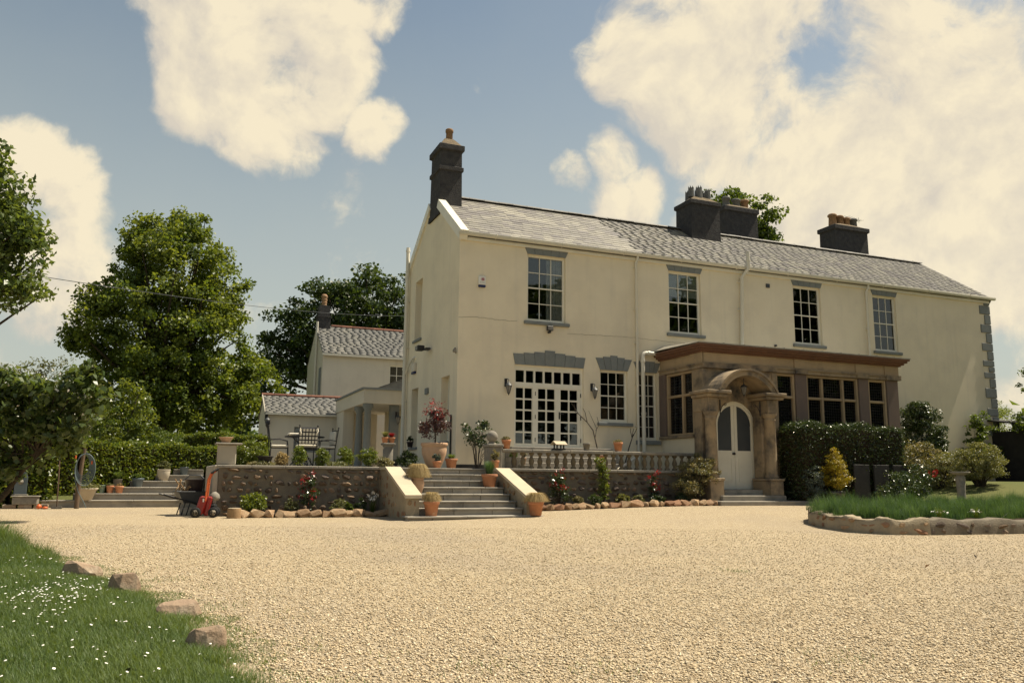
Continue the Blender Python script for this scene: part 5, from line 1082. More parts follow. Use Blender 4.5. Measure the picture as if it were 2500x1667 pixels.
Cq, _ = clumps_in([(.9, -.8, 2.0, .8, .6, .55), (1.3, -1.1, 2.1, .5, .5, .5)], 55, .6); V, F = leaf_quads(np.repeat(Cq, 3, 0)+rng.normal(size=(165, 3))*.018, .042, .8); put('blossom', npmesh('blossom', V, F, 'petal_white'), q)
shrub('grey_willow', 'grey green feathery bush behind the quince tree', 'bush', (-9.6, 8.4, -.15), [(0, 0, 2.0, 1.4, 1.2, 1.2), (.9, 0, 1.5, .8, .9, 1.2), (-1.2, 0, 1.6, 1, 1, 1.3)], 260, 60, .28, .085, 'leaf_grey', 20, .03, aspect=.4)
shrub('domed_laurel', 'round clipped evergreen bush beside the lime tree foot', 'bush', (-7.55, 6.4, -.15), [(0, 0, 1.15, .75, .7, 1.25)], 150, 60, .2, .075, 'leaf_hedge', 10, .03, shell=.8)
shrub('low_conifer', 'low feathery green conifer between the two hedges', 'bush', (-6.75, 6.6, -.15), [(0, 0, .55, .95, .5, .62), (.55, 0, .35, .6, .5, .45)], 130, 60, .18, .06, 'leaf_mid', 8, .02, aspect=.3, shell=.7)
shrub('background_thicket', 'dark leafy thicket low at the far left behind the grey bush', 'bush', (-14.5, 22, -.15), [(0, 0, 2.2, 3.0, 2.0, 2.6), (2.2, -1, 1.8, 2, 2, 2.3), (-3, 0, 3, 3, 2, 3)], 260, 60, .6, .2, 'leaf_mid', 14, .06)

def hedge(name, label, path, w, z0f, h, dens, leaf, m, wobble=.06):
    """clipped hedge along a path: leaf shell over a dark twiggy core"""
    t = empty(name, (path[0][0], path[0][1], 0), 0, label, 'hedge'); b = np.array([path[0][0], path[0][1], 0]); P = []; core = MB()
    for (xa, ya), (xb, yb) in zip(path[:-1], path[1:]):
        L_ = math.hypot(xb-xa, yb-ya); n = int(dens*L_*(w+2*h)); s = rng.random(n); d = np.array([(xb-xa)/L_, (yb-ya)/L_]); nn = np.array([-d[1], d[0]])
        z0 = z0f((xa+xb)/2, (ya+yb)/2); face = rng.choice(4, n, p=[.36, .24, .34, .06]); a = rng.random(n)
        off = np.where(face == 0, -w/2, np.where(face == 1, w/2, (a-.5)*w)); zz = np.where(face == 2, h, a*h)
        off = off+rng.normal(0, .035, n); zz = zz+rng.normal(0, .035, n)*1.0; zz += wobble*np.sin(s*L_*5)*np.sin(s*L_*1.7+1)*(zz/h); zz = np.maximum(zz, .02)
        x = xa+d[0]*s*L_+nn[0]*off; y = ya+d[1]*s*L_+nn[1]*off; P.append(np.stack([x, y, zz+z0], 1)-b)
        core.box((0, -w/2+.05, z0), (L_, w/2-.05, z0+h-.07), T((xa-b[0], ya-b[1], 0)) @ rotz(math.atan2(yb-ya, xb-xa)))
    for (xe, ye), (xo, yo) in ((path[0], path[1]), (path[-1], path[-2])):      # close the ends
        n = int(dens*w*h*1.3); L_ = math.hypot(xe-xo, ye-yo); d = np.array([(xe-xo)/L_, (ye-yo)/L_]); nn = np.array([-d[1], d[0]]); a, c_ = (rng.random(n)-.5)*w, rng.random(n)*h; e_ = rng.normal(.02, .04, n)
        P.append(np.stack([xe+nn[0]*a+d[0]*e_, ye+nn[1]*a+d[1]*e_, c_+z0f(xe, ye)], 1)-b)
    P = np.concatenate(P); V, F = leaf_quads(P, leaf, .5, .5); put('foliage', npmesh('foliage', V, F, m, rng.random(len(P))), t); put('stems', core.mesh('stems', 'soil'), t); return t
zb = lambda x, y: float(back(x, y))
hedge('laurel_hedge', 'clipped laurel hedge along the top of the garden steps', [(-9.6, 2.9), (-8.4, 3.25), (-7.4, 3.9), (-6.6, 4.5), (-5.2, 4.9), (-4.4, 5.0)], .8, lambda x, y: -.76, 1.18, 1900, .075, 'leaf_hedge')
hedge('long_hedge', 'low clipped hedge running below the lime tree further back', [(-7.4, 10.9), (-5.0, 10.2), (-3.4, 9.9)], .9, zb, 1.12, 1500, .08, 'leaf_hedge')
hedge('tall_dark_hedge', 'dark overgrown hedge behind the stone trough at far left', [(-11.5, 2.6), (-9.6, 2.75), (-8.9, 3.0)], .8, lambda x, y: -1.0, 1.55, 1500, .085, 'leaf_hedge', .15)

# shrubs in front of the porch and on the right
hedge('escallonia_hedge', 'broad glossy hedge in front of the porch windows', [(7.85, -2.52), (9.3, -2.6), (10.9, -2.6)], .95, lambda x, y: -.72, 1.78, 1900, .048, 'leaf_gloss', .08)
shrub('hedge_shoulder', 'rounded lighter shoulder of shrubbery at the right end of the glossy hedge', 'bush', (11.6, -2.9, -.6), [(0, 0, .8, .75, .6, .65), (.5, -.1, .5, .6, .5, .5)], 150, 70, .16, .05, 'leaf_varieg', 14)
for i, x in enumerate((9.15, 9.78, 10.4)): tag(MB().bbox((x, -3.16-.01*i, -.9), (x+.5, -3.12, .15), .01).build('fence_panel', 'blackwood'), ['weathered timber panel behind the yellow potted conifer', 'weathered timber panel under the middle of the glossy hedge', 'weathered timber panel near the right end of the glossy hedge'][i], 'fence panel')
shrub('camellia', 'large glossy camellia against the house wall right of the porch', 'shrub', (14.2, -.75, -.45), [(0, 0, 1.55, .80, .55, .95), (.1, 0, .8, .85, .6, .8), (-.2, 0, 2.1, .5, .4, .45)], 260, 62, .17, .075, 'leaf_gloss', 30, .015, aspect=.5)
shrub('wall_climber', 'leafy climber on the house corner beside the quoins', 'climber', (16.9, -.35, -.35), [(0, 0, 1.5, .35, .25, .7), (.55, 0, .9, .5, .25, .6), (-.25, 0, .6, .45, .3, .7), (.3, 0, 2.0, .3, .2, .25), (.6, 0, 1.75, .4, .2, .15)], 120, 44, .16, .07, 'leaf_mid', 22, .014)
shrub('rose_bush', 'loose rose bush with a few red blooms behind the raised bed', 'shrub', (9.35, -4.4, -.80), [(0, 0, .45, .55, .4, .42), (.7, .1, .5, .45, .4, .45), (-.5, 0, .25, .4, .35, .3)], 120, 42, .15, .055, 'leaf_gloss', 24, .009)
V, F = leaf_quads(np.array([(9.95, -4.75, -.03), (9.99, -4.78, .0), (10.05, -4.75, -.02), (9.75, -4.8, -.05), (9.9, -4.8, -.1)]).repeat(6, 0)+rng.normal(size=(30, 3))*.02, .05, .9); tag(put('rose_blooms', npmesh('rose_blooms', V, F, 'petal_red')), 'cluster of red roses on the rose bush', 'flowers', kind='stuff')
shrub('golden_cedar', 'low spreading golden cedar left of the clipped dome', 'shrub', (11.9, -3.3, -.45), [(0, 0, .62, .62, .5, .25), (-.1, 0, .35, .6, .5, .35), (.3, 0, .85, .4, .35, .13)], 110, 60, .17, .05, 'leaf_gold', 14, .018, aspect=.3, flat=.3)
t = shrub('clipped_dome', 'dome clipped golden shrub on a short bare trunk', 'shrub', (12.25, -4.1, -.42), [(0, 0, .68, .60, .58, .46), (0, 0, .45, .58, .55, .25)], 240, 70, .11, .035, 'leaf_gold', 26, .02, shell=.85)
put('trunk', MB().tube([(.05, 0, -.1), (.03, 0, .15), (-.1, .05, .45)], [.045, .04, .03], 7).tube([(.05, 0, -.05), (.15, .02, .2), (.3, 0, .45)], [.035, .03, .02], 6).mesh('trunk', 'twig'), t)
shrub('olearia', 'variegated golden bush beside the door steps', 'shrub', (5.05, -2.5, -.82), [(-.1, 0, .62, .42, .36, .42), (.3, 0, .75, .30, .30, .36), (-.3, 0, .38, .34, .3, .3), (.05, 0, 1.0, .16, .16, .16)], 190, 56, .11, .038, 'leaf_varieg', 34, .01)
shrub('blue_santolina', 'grey blue shrub between the hedge and the yellow conifer', 'shrub', (8.05, -2.98, -.80), [(0, 0, .58, .27, .24, .38), (0, 0, .3, .25, .25, .3)], 110, 54, .09, .03, 'leaf_blue', 16, .008)
shrub('ivy_mass', 'ivy and shrubs spilling over the dark shed at right edge', 'ivy', (18.9, -1.4, 1.2), [(0, 0, .25, 1.3, .9, .42), (1.0, 0, .5, 1.2, .9, .6), (-.7, .2, .3, .5, .6, .45)], 200, 55, .24, .08, 'leaf_mid', 10)
shrub('bamboo_clump', 'yellow green bamboo rising behind the shed at right', 'bamboo', (19.6, 1.5, -.3), [(0, 0, 2.1, 1.1, .8, .7), (-.4, 0, 2.5, .5, .5, .5), (.9, 0, 2.3, .7, .6, .7)], 130, 50, .3, .10, 'leaf_lime', 26, .012, aspect=.22)
tree('edge_tree', 'slender branch of a small tree at the right edge of the picture', 'tree', (20.2, -1.2, -.35), (19.9, -1.1, 1.6), [(19.0, -.9, 3.3, .45, .4, .35), (18.85, -.85, 2.75, .42, .4, .3), (19.3, -1.0, 3.9, .5, .4, .4), (19.6, -1.0, 2.6, .6, .5, .8), (18.7, -.85, 2.25, .35, .3, .15)], 46, 34, .17, .075, 'leaf_mid', .06, 26, shell=.3)

# trees on the far side of the drive, behind the viewer: they show in the window panes
for i, (x, y, h) in enumerate(((22, -62, 13), (44, -56, 14))):
    tree('parkland_tree', ['tree across the drive opposite the porch, behind the viewer', 'tree across the drive farther right, behind the viewer'][i], 'tree', (x, y, -1.2), (x, y, h*.35), [(x, y, h*.62, h*.30, h*.30, h*.36), (x+2, y, h*.5, h*.28, h*.25, h*.22), (x-2, y+1, h*.48, h*.26, h*.25, h*.2)], 330, 40, 1.2, .62, 'leaf_dark', .4, 16, group='trees across the drive')
tree('added_shade_oak', 'big oak added out of view at right to darken the house front', 'tree', (21, -15.5, -.9), (21, -15.5, 3.5), [(21, -15.5, 7.0, 4.4, 4.0, 4.6), (23, -13.5, 6, 3.5, 3, 3.8), (19.5, -18, 6, 3.5, 3.5, 3.8)], 520, 46, .9, .42, 'leaf_dark', .45, 24)  # unseen tree, added to cut skylight on the right of the front wall
tree('added_shade_yew', 'dense dark yew added out of view past the raised bed to shade the house front', 'tree', (16.5, -13, -.9), (16.5, -13, 1.5), [(16.5, -13, 3.6, 3.0, 2.8, 3.6), (18.5, -12.5, 3.5, 2.4, 2.4, 3)], 420, 46, .6, .3, 'leaf_dark', .3, 14)  # closer unseen tree, added to take more light off the right facade
tree('added_shade_ash', 'tall ash added out of view to the right to block sky from the house front', 'tree', (13.5, -23, -1.0), (13.5, -23, 3.5), [(13.5, -23, 6.5, 4.4, 4.0, 4.6), (16, -21.5, 5.5, 3.5, 3, 3.8)], 420, 46, .9, .42, 'leaf_dark', .4, 20)  # also added out of frame, screens the sky from the facade's right end
# far wood that closes the view beyond the garden
def far_wood():
    n = 330; a = rng.uniform(-1.2, 1.45, n); dd = rng.uniform(95, 150, n); X = CAM.x+dd*np.sin(a+YAW); Y = CAM.y+dd*np.cos(a+YAW); hh = rng.uniform(5, 9, n)
    k = np.repeat(np.arange(n), 70); m_ = len(k); off = unit(rng.normal(size=(m_, 3)))*rng.random((m_, 1))**.4
    P = np.stack([X[k]+off[:, 0]*4.5, Y[k]+off[:, 1]*4.5, hh[k]*.5-.5+off[:, 2]*hh[k]*.55], 1); V, F = leaf_quads(P, 1.0, .8); r_ = np.clip(.6*rng.random(n)[k]+.4*rng.random(m_), 0, 1)
    tag(put('far_wood', npmesh('far_wood', V, F, 'leaf_mid', r_)), 'far belt of trees closing the view beyond the garden', 'wood', kind='stuff')
far_wood()

# ------------------------------------------------------------------ pots
PROF = {
 'flower': [(.66, 0), (.70, .02), (.92, .80), (1.0, .80), (1.02, .84), (1.02, .97), (.98, 1), (.86, 1), (.82, .86), (.0, .86)],
 'belly': [(.55, 0), (.62, .04), (.93, .45), (.98, .66), (.86, .86), (.82, .90), (.95, .96), (.95, 1), (.80, 1), (.74, .88), (0, .88)],
 'urn': [(.50, 0), (.53, .02), (.72, .25), (.93, .55), (.97, .75), (.93, .84), (1.0, .87), (1.04, .92), (1.04, .98), (1, 1), (.88, 1), (.84, .9), (0, .9)],
 'bowl': [(.50, 0), (.56, .03), (.88, .80), (.96, .88), (1.02, .9), (1.02, 1), (.9, 1), (.84, .85), (0, .85)],
 'bucket': [(.72, 0), (.74, .02), (.97, .95), (1.0, .96), (1, 1), (.93, 1), (.90, .9), (0, .9)],
 'vase': [(.62, 0), (.66, .02), (.95, .5), (1.0, .68), (.85, .85), (.72, .92), (.80, 1), (.66, 1), (.6, .9), (0, .9)],
 'cream': [(.62, 0), (.68, .03), (.92, .5), (1.0, .82), (.97, .9), (1.02, .93), (1.02, 1), (.9, 1), (.86, .9), (0, .9)]}
def tuft(n, r0, h, spread, w, m, arch=1.0, seg=5):
    """fountain of thin arching blades, base at origin"""
    a = rng.uniform(0, 2*np.pi, n); rr = r0*np.sqrt(rng.random(n)); ln = h*rng.uniform(.55, 1.1, n); sp = spread*rng.uniform(.2, 1.05, n); D = np.stack([np.cos(a), np.sin(a), 0*a], 1); S = np.stack([-np.sin(a), np.cos(a), 0*a], 1); rows = []
    for k in range(seg+1):
        t = k/seg; zz = ln*(t*1.55-arch*.85*t**2.2); c = D*(rr*.6+sp*t**1.4)[:, None]+np.array([0, 0, 1])*zz[:, None]; ww = (w*(1-.85*t))*np.ones((n, 1)); rows += [c-S*ww, c+S*ww]
    V = np.stack(rows, 1).reshape(-1, 3); mm = 2*(seg+1); base = np.arange(n)[:, None]*mm; F = np.concatenate([base+np.array([[2*k, 2*k+1, 2*k+3, 2*k+2]]) for k in range(seg)], 0)
    return npmesh('foliage', V, F, m, np.tile(rng.random(n), seg))
def pot(name, label, loc, w, h, prof, m, plant=None, group=None, sq=0, cat='plant pot', n=22):
    t = empty(name, loc, random.random()*6 if not sq else R(20), label, cat, group); r_ = w/2
    put('pot', MB().lathe([(a*r_, b*h) for a, b in PROF[prof]], n, sq=sq).mesh('pot', m), t); put('soil', MB().lathe([(r_*.78, 0), (r_*.4, .012), (0, .016)], 12, sq=sq).mesh('soil', 'soil'), t, (0, 0, h*.885))
    if plant:
        k = plant[0]
        if k == 'straw': o = put('foliage', tuft(plant[4] if len(plant) > 4 else 900, r_*.55, plant[1], plant[2], .0026, plant[3], 1.72), t, (0, 0, h*.88))
        elif k == 'grass': o = put('foliage', tuft(500, r_*.6, plant[1], plant[2], .0034, plant[3], .7), t, (0, 0, h*.88))
        elif k == 'leafy':
            _, ph, pr_, lf, mm, nc = plant; me, C_ = crown_mesh('foliage', [(0, 0, ph*.5, pr_, pr_, ph*.5)], nc, 26, pr_*.32, lf, mm, shell=.4); put('foliage', me, t, (0, 0, h*.9))
            sm = MB()
            for i in range(0, len(C_), max(1, len(C_)//10)): sm.tube([(0, 0, 0), tuple(C_[i]*.5), tuple(C_[i])], [.006, .005, .002], 4, False)
            put('stems', sm.mesh('stems', 'twig'), t, (0, 0, h*.88))
    return t
zs = lambda k: Z0-k*RS
pot('straw_grass_pot', 'terracotta pot of straw grass at the foot of the stairs, left side', (-1.80, -4.16, zs(7)), .29, .26, 'flower', 'terracotta', ('straw', .40, .17, 'straw', 1800))
pot('straw_grass_pot', 'pale round pot with a big straw mop, left side of the stairs', (-1.80, -3.18, zs(4)), .27, .30, 'belly', 'terracotta_pale', ('straw', .62, .25, 'straw', 3600))
pot('straw_grass_pot', 'terracotta pot of straw grass at the foot of the right coping', (.17, -4.38, zs(7)), .30, .26, 'flower', 'terracotta', ('straw', .40, .24, 'straw', 2600))
pot('green_grass_pot', 'wide terracotta pot of green grass high on the stairs, right side', (-.20, -2.86, zs(3)), .33, .26, 'flower', 'terracotta', ('grass', .30, .14, 'grass_bed'))
# photinia in the big urn
u = pot('potted_photinia', 'big pale terracotta urn holding a red leaved photinia beside the stairs', (-.83, -1.0, ZT), .58, .56, 'urn', 'terracotta_pale', n=28)
me, C_ = crown_mesh('foliage', [(-.1, 0, .42, .34, .3, .22), (.25, 0, .48, .24, .24, .2), (-.40, 0, .5, .16, .2, .16), (.15, 0, .68, .2, .2, .12), (-.48, 0, .35, .1, .1, .2)], 62, 20, .11, .075, 'leaf_purple', shell=.4, aspect=.35); put('foliage', me, u, (0, 0, .5))
V, F = leaf_quads((np.array([(.22, -.1, .78), (.3, .05, .68), (.15, -.15, .92), (.25, -.12, .6), (-.35, -.05, .78), (.05, .1, .85)]).repeat(26, 0)+rng.normal(size=(156, 3))*.06), .065, .35); put('red_shoots', npmesh('red_shoots', V, F, 'leaf_red', rng.random(156)), u, (0, 0, .5))['kind'] = 'stuff'
mb = MB().tube([(.03, 0, -.02), (.05, 0, .2), (.0, 0, .35)], [.02, .017, .014], 6)
for i in range(0, 60, 4): mb.tube([(.03, 0, .28), tuple(C_[i])], [.01, .003], 4, False)
put('stems', mb.mesh('stems', 'twig'), u, (0, 0, .5))
pot('silver_plant_pot', 'small red terracotta pot with a silvery plant before the urn', (-.93, -1.55, ZT), .19, .15, 'flower', 'terracotta', ('leafy', .18, .10, .03, 'leaf_blue', 40))
pot('square_pot', 'squared terracotta pot with short green grass at the house corner', (-.57, -1.45, ZT), .22, .21, 'flower', 'terracotta', ('grass', .12, .11, 'grass'), sq=.8)
shrub('corner_shrub', 'dark low shrub at the foot of the gable wall', 'shrub', (-1.15, .1, ZT), [(0, 0, .2, .25, .22, .2)], 50, 50, .09, .035, 'leaf_dark', 8)
pot('sill_pot', 'small dark pot with a plant on the gable window sill', (-.10, 3.82, .55), .20, .16, 'flower', 'glaze_dark', ('leafy', .16, .09, .035, 'leaf_dark', 20))
pot('white_flower_pot', 'tall terracotta pot with white flowering stems beside the balustrade pier', (.13, -2.32, ZT+.012-.06), .17, .22, 'flower', 'terracotta', ('leafy', .24, .11, .03, 'leaf_varieg', 30))
pot('dark_vase', 'dark glazed vase with a green plant behind the balustrade', (.87, -1.55, ZT), .14, .26, 'vase', 'glaze_dark', ('leafy', .16, .10, .035, 'leaf_mid', 26))
pot('small_pot', 'small terracotta pot with a variegated sprig behind the balusters', (1.12, -1.5, .10+ZT), .13, .16, 'flower', 'terracotta_pale', ('leafy', .18, .07, .03, 'leaf_varieg', 16)); tag(MB().bbox((1.02, -1.62, ZT), (1.22, -1.4, .10+ZT), .01).build('stone_block', 'stone_grey'), 'pale stone block under the small variegated pot', 'block')
RT = ZT+.432
pot('rail_pot', 'terracotta pot with trailing green plant on the left end of the balustrade rail', (.53, -1.93, RT), .21, .20, 'flower', 'terracotta', ('leafy', .08, .10, .025, 'leaf_varieg', 40))
pot('rail_pot', 'small grey stone pot on the middle of the balustrade rail', (2.50, -1.93, RT), .17, .17, 'flower', 'stone_grey')
pot('rail_pot', 'terracotta pot with pale flowers on the balustrade rail near the drainpipes', (3.32, -1.93, RT), .22, .21, 'flower', 'terracotta', ('leafy', .07, .11, .022, 'leaf_varieg', 40))
pot('step_pot', 'terracotta pot glimpsed between balusters on the door steps', (3.2, -1.35, .09), .15, .2, 'flower', 'terracotta')
# bird table
bt = empty('bird_table', (1.80, -1.94, RT), R(10), 'small wooden bird table with a pale pitched roof on the rail', 'bird table')
MB().bbox((-.14, -.09, 0), (.14, .09, .035), .006).build('tray', 'blackwood', bt)
for x in (-.09, .09):
    for y in (-.055, .055): MB().box((x-.012, y-.012, .035), (x+.012, y+.012, .13)).build('post', 'blackwood', bt)
MB().add([(-.16, -.12, .125), (.16, -.12, .125), (.16, 0, .20), (-.16, 0, .20), (-.16, .12, .125), (.16, .12, .125), (-.16, -.115, .11), (.16, -.115, .11), (.16, 0, .185), (-.16, 0, .185), (-.16, .115, .11), (.16, .115, .11)], [(0, 1, 2, 3), (3, 2, 5, 4), (6, 9, 8, 7), (9, 10, 11, 8), (0, 6, 7, 1), (4, 5, 11, 10), (0, 3, 9, 6), (3, 4, 10, 9), (1, 7, 8, 2), (2, 8, 11, 5)]).build('roof', 'capstone', bt)
shrub('wall_camellia', 'sparse glossy camellia trained on the wall behind the stone ball', 'shrub', (.35, -.55, ZT), [(0, 0, .75, .35, .25, .28), (.12, 0, 1.0, .18, .15, .16), (-.35, 0, .92, .16, .12, .18), (.2, -.2, .55, .25, .2, .2)], 44, 22, .11, .065, 'leaf_gloss', 20, .008, shell=.3)
# bare climber by the garden doors
mb = MB(); mb.tube([(3.72, -.3, ZT), (3.70, -.28, .3), (3.66, -.2, .62), (3.60, -.15, .95), (3.45, -.12, 1.15), (3.22, -.1, 1.35), (3.02, -.1, 1.62)], [.022, .02, .018, .015, .012, .009, .005], 6)
for p in ([(3.64, -.18, .75), (3.72, -.12, 1.0), (3.60, -.1, 1.25), (3.50, -.1, 1.45)], [(3.68, -.15, .95), (3.80, -.1, 1.1), (3.74, -.1, 1.3)], [(3.45, -.12, 1.15), (3.40, -.1, 1.4), (3.34, -.1, 1.5)], [(3.22, -.1, 1.35), (3.12, -.1, 1.4), (3.10, -.1, 1.6)]): mb.tube(p, [.011, .008, .006, .003][:len(p)], 5, False)
tag(mb.build('bare_climber', 'twig'), 'bare twisted climber against the wall right of the garden doors', 'climber')
mb = MB().tube([(3.9, -1.2, .05), (4.2, -.9, .5), (4.45, -.7, .85)], [.018, .015, .01], 6)
for s in (-.05, .02, .09): mb.tube([(4.38, -.75, .75), (4.42+s, -.7, .92), (4.44+s*1.3, -.7, 1.0)], [.009, .008, .006], 5, False)
tag(mb.build('pruned_stem', 'twig'), 'pruned forked stem leaning behind the rail by the drainpipes', 'stem')
mb = MB().tube([(3.55, -1.5, ZT+.02), (3.9, -1.3, .1), (4.3, -1.0, .25)], .035, 8); tag(mb.build('drain_hose', 'pipe_white'), 'pale pipe lying on the terrace behind the balusters', 'pipe')

# ------------------------------------------------------------------ plants in the beds
def red(o):
    o['kind'] = 'stuff'; return o
def photinia(label, base, h, w, n):
    t = shrub('photinia', label, 'shrub', base, [(0, 0, h*.38, w*.5, w*.45, h*.36), (0, 0, h*.72, w*.35, w*.3, h*.2)], n, 20, w*.2, .055, 'leaf_gloss', 12, .009, shell=.3, aspect=.4)
    k = 9; c = np.stack([rng.normal(0, w*.24, k), rng.normal(-.05, w*.2, k), h*rng.uniform(.35, 1.0, k)], 1); P = c.repeat(16, 0)+rng.normal(size=(k*16, 3))*.035; V, F = leaf_quads(P, .055, .35); red(put('red_shoots', npmesh('red_shoots', V, F, 'leaf_red', rng.random(k*16)), t))
bz = lambda x, y: float(gz(x, y))+.06
photinia('red tipped photinia in the middle of the left bed', (-3.72, -2.35, bz(-3.7, -2.35)), .80, .34, 44)
photinia('red tipped photinia spreading in the bed right of the stairs', (1.55, -2.5, bz(1.5, -2.5)), .80, .50, 60)
photinia('narrow red tipped photinia in the right bed near the door bush', (3.95, -2.4, bz(3.9, -2.4)), .72, .30, 34)
shrub('euphorbia', 'bright green rounded plant at the left end of the left bed', 'plant', (-4.75, -2.35, bz(-4.7, -2.35)), [(0, 0, .2, .22, .18, .2)], 44, 40, .09, .045, 'leaf_yellow' if False else 'leaf_hedge', 8)
shrub('pittosporum', 'slender light green shrub standing against the right retaining wall', 'shrub', (2.75, -2.25, bz(2.7, -2.25)), [(0, 0, .55, .13, .12, .3), (-.06, 0, .88, .10, .1, .14), (-.15, 0, 1.0, .06, .06, .08), (.02, 0, .3, .1, .1, .18)], 60, 40, .08, .035, 'leaf_hedge', 10)
for lab, x, y, w, h, mm, lf in (('grey green heather mound left of the red photinia', -4.05, -2.35, .24, .26, 'leaf_grey', .03), ('grey green heather mound right of the red photinia in the left bed', -3.15, -2.38, .26, .26, 'leaf_grey', .03), ('dark leafy plant near the stairs end of the left bed', -2.72, -2.4, .18, .25, 'leaf_gloss', .04), ('pinkish saxifrage mound in front of the right bed photinia', 1.95, -2.6, .2, .2, 'leaf_varieg', .025),
                                ('dark green heath mound in the middle of the right bed', 2.35, -2.6, .26, .22, 'leaf_dark', .025), ('spiky pale leaved plant right of the slender shrub', 3.05, -2.6, .22, .2, 'leaf_gold', .06), ('low grey plant right of the spiky pale one', 3.45, -2.6, .22, .18, 'leaf_grey', .03), ('low dark plant at the foot of the narrow photinia', 3.9, -2.68, .26, .16, 'leaf_gloss', .035), ('dark green plant between the narrow photinia and the door bush', 4.55, -2.62, .22, .2, 'leaf_gloss', .04), ('dark plant beside the right coping of the stairs', .95, -2.55, .24, .26, 'leaf_gloss', .045), ('small leafy plant left of the white iris', -2.98, -2.5, .12, .2, 'leaf_mid', .04)):
    shrub('bedding_plant', lab, 'plant', (x, y, bz(x, y)-.02), [(0, 0, h*.55, w*.62, w*.5, h*.6)], 46, 40, w*.22, lf, mm, 6, .005)
ir = empty('white_iris', (-2.50, -2.45, bz(-2.5, -2.45)-.02), 0, 'white irises on thin stalks near the stairs end of the left bed', 'flowers')
put('leaves', tuft(40, .05, .26, .1, .006, 'leaf_mid', .5), ir)
for i, (dx, h) in enumerate(((-.08, .34), (0, .42), (.05, .32), (.10, .36), (-.02, .3))):
    MB().tube([(dx*.5, 0, 0), (dx, 0, h)], .004, 5).build('stalk', 'leaf_mid', ir); V, F = leaf_quads(np.array([(dx, 0, h)]).repeat(9, 0)+rng.normal(size=(9, 3))*np.array([.012, .012, .025]), .06, .55); put('petals', npmesh('petals', V, F, 'petal_white'), ir)
# raised bed planting
def bed_tufts():
    out = []; n = 0
    pts = []
    for x, y in rng.uniform((3.9, -9.2), (10.5, -6.4), (330, 2)):
        if y < -8.7 and x < 4.2: continue
        if y < np.interp(x, [3.7, 4.5, 5.4, 7.8, 9.4, 10.8], [-8.6, -9.12, -9.18, -9.4, -9.2, -8.5]): continue
        if y > np.interp(x, [3.7, 4.5, 5.4, 11], [-7.9, -6.9, -6.4, -6.3]): continue
        if rng.random() < ss(-8.7, -9.2, y)*.6: continue
        pts.append((x, y))
    V = []; F = []; r_ = []; o = 0
    for x, y in pts:
        k = 230; a = rng.uniform(0, 6.283, k); d = .15*np.sqrt(rng.random(k)); P = np.stack([x+d*np.cos(a), y+d*np.sin(a), np.full(k, float(gz(x, y))+.20)], 1); h = rng.uniform(.15, .34)*rng.uniform(.55, 1.05, k)*np.clip(1.2-(d/.15)**2*.75, .35, 1.2); v, f = blades(P, h, h*rng.uniform(.1, .55, k), np.full(k, .0032), 2); V.append(v); F.append(f+o); o += len(v); q = rng.random()*.5; r_.append(np.tile(q+.5*rng.random(k), 2))
    tag(put('bed_grass', npmesh('bed_grass', np.concatenate(V), np.concatenate(F), 'grass_bed', np.concatenate(r_))), 'dense soft green tufts filling the raised bed at right', 'bedding', kind='stuff')
bed_tufts()
for i, (x, y, lab) in enumerate(((5.0, -9.1, 'small white flower heads at the front of the raised bed, left cluster'), (5.75, -9.15, 'small white flower heads at the front of the raised bed, right cluster'))):
    V, F = leaf_quads(np.array([(x, y, float(gz(x, y))+.33)]).repeat(26, 0)+rng.normal(size=(26, 3))*np.array([.06, .05, .012]), .03, .9, 1.5); t = empty('white_flowers', (0, 0, 0), 0, lab, 'flowers'); put('petals', npmesh('petals', V, F, 'petal_white'), t); put('leaves', tuft(60, .05, .2, .1, .004, 'leaf_mid', .6), t, (x, y, float(gz(x, y))+.2))
put_leaf = MB().add([(5.95, -9.4, -.80), (6.05, -9.42, -.74), (6.16, -9.42, -.68), (6.08, -9.38, -.76)], [(0, 1, 2, 3)]).build('pale_leaf', 'leaf_blue'); tag(put_leaf, 'single broad pale leaf at the front of the raised bed', 'leaf')
# yellow conifer in a pot
yc = pot('potted_conifer', 'dark pot with a bright yellow conifer in front of the hedge', (8.48, -3.25, float(gz(8.48, -3.25))), .42, .34, 'flower', 'glaze_dark')
me, C_ = crown_mesh('foliage', [(0, 0, .30, .36, .34, .3), (0, 0, .62, .24, .22, .24), (0, 0, .88, .09, .09, .16)], 130, 46, .09, .045, 'leaf_yellow', aspect=.3, shell=.5, up=.8); put('foliage', me, yc, (0, 0, .38)); put('trunk', MB().tube([(0, 0, 0), (0, 0, .6)], [.03, .015], 6).mesh('trunk', 'twig'), yc, (0, 0, .3))
# birdbath
bb = empty('birdbath', (9.75, -5.6, float(gz(9.75, -5.6))-.05), 0, 'stone birdbath with flat bowl behind the raised bed', 'birdbath')
zt = -.02-(float(gz(9.75, -5.6))-.05)
MB().lathe([(.14, 0), (.14, .06), (.09, .10), (.085, zt*.5), (.10, zt-.12), (.07, zt-.07)], 14).build('pedestal', 'stone_grey', bb); MB().lathe([(.05, 0), (.14, .02), (.20, .06), (.20, .08), (.17, .075), (.12, .05), (0, .045)], 20).build('bowl', 'stone_grey', bb, (0, 0, zt-.08))
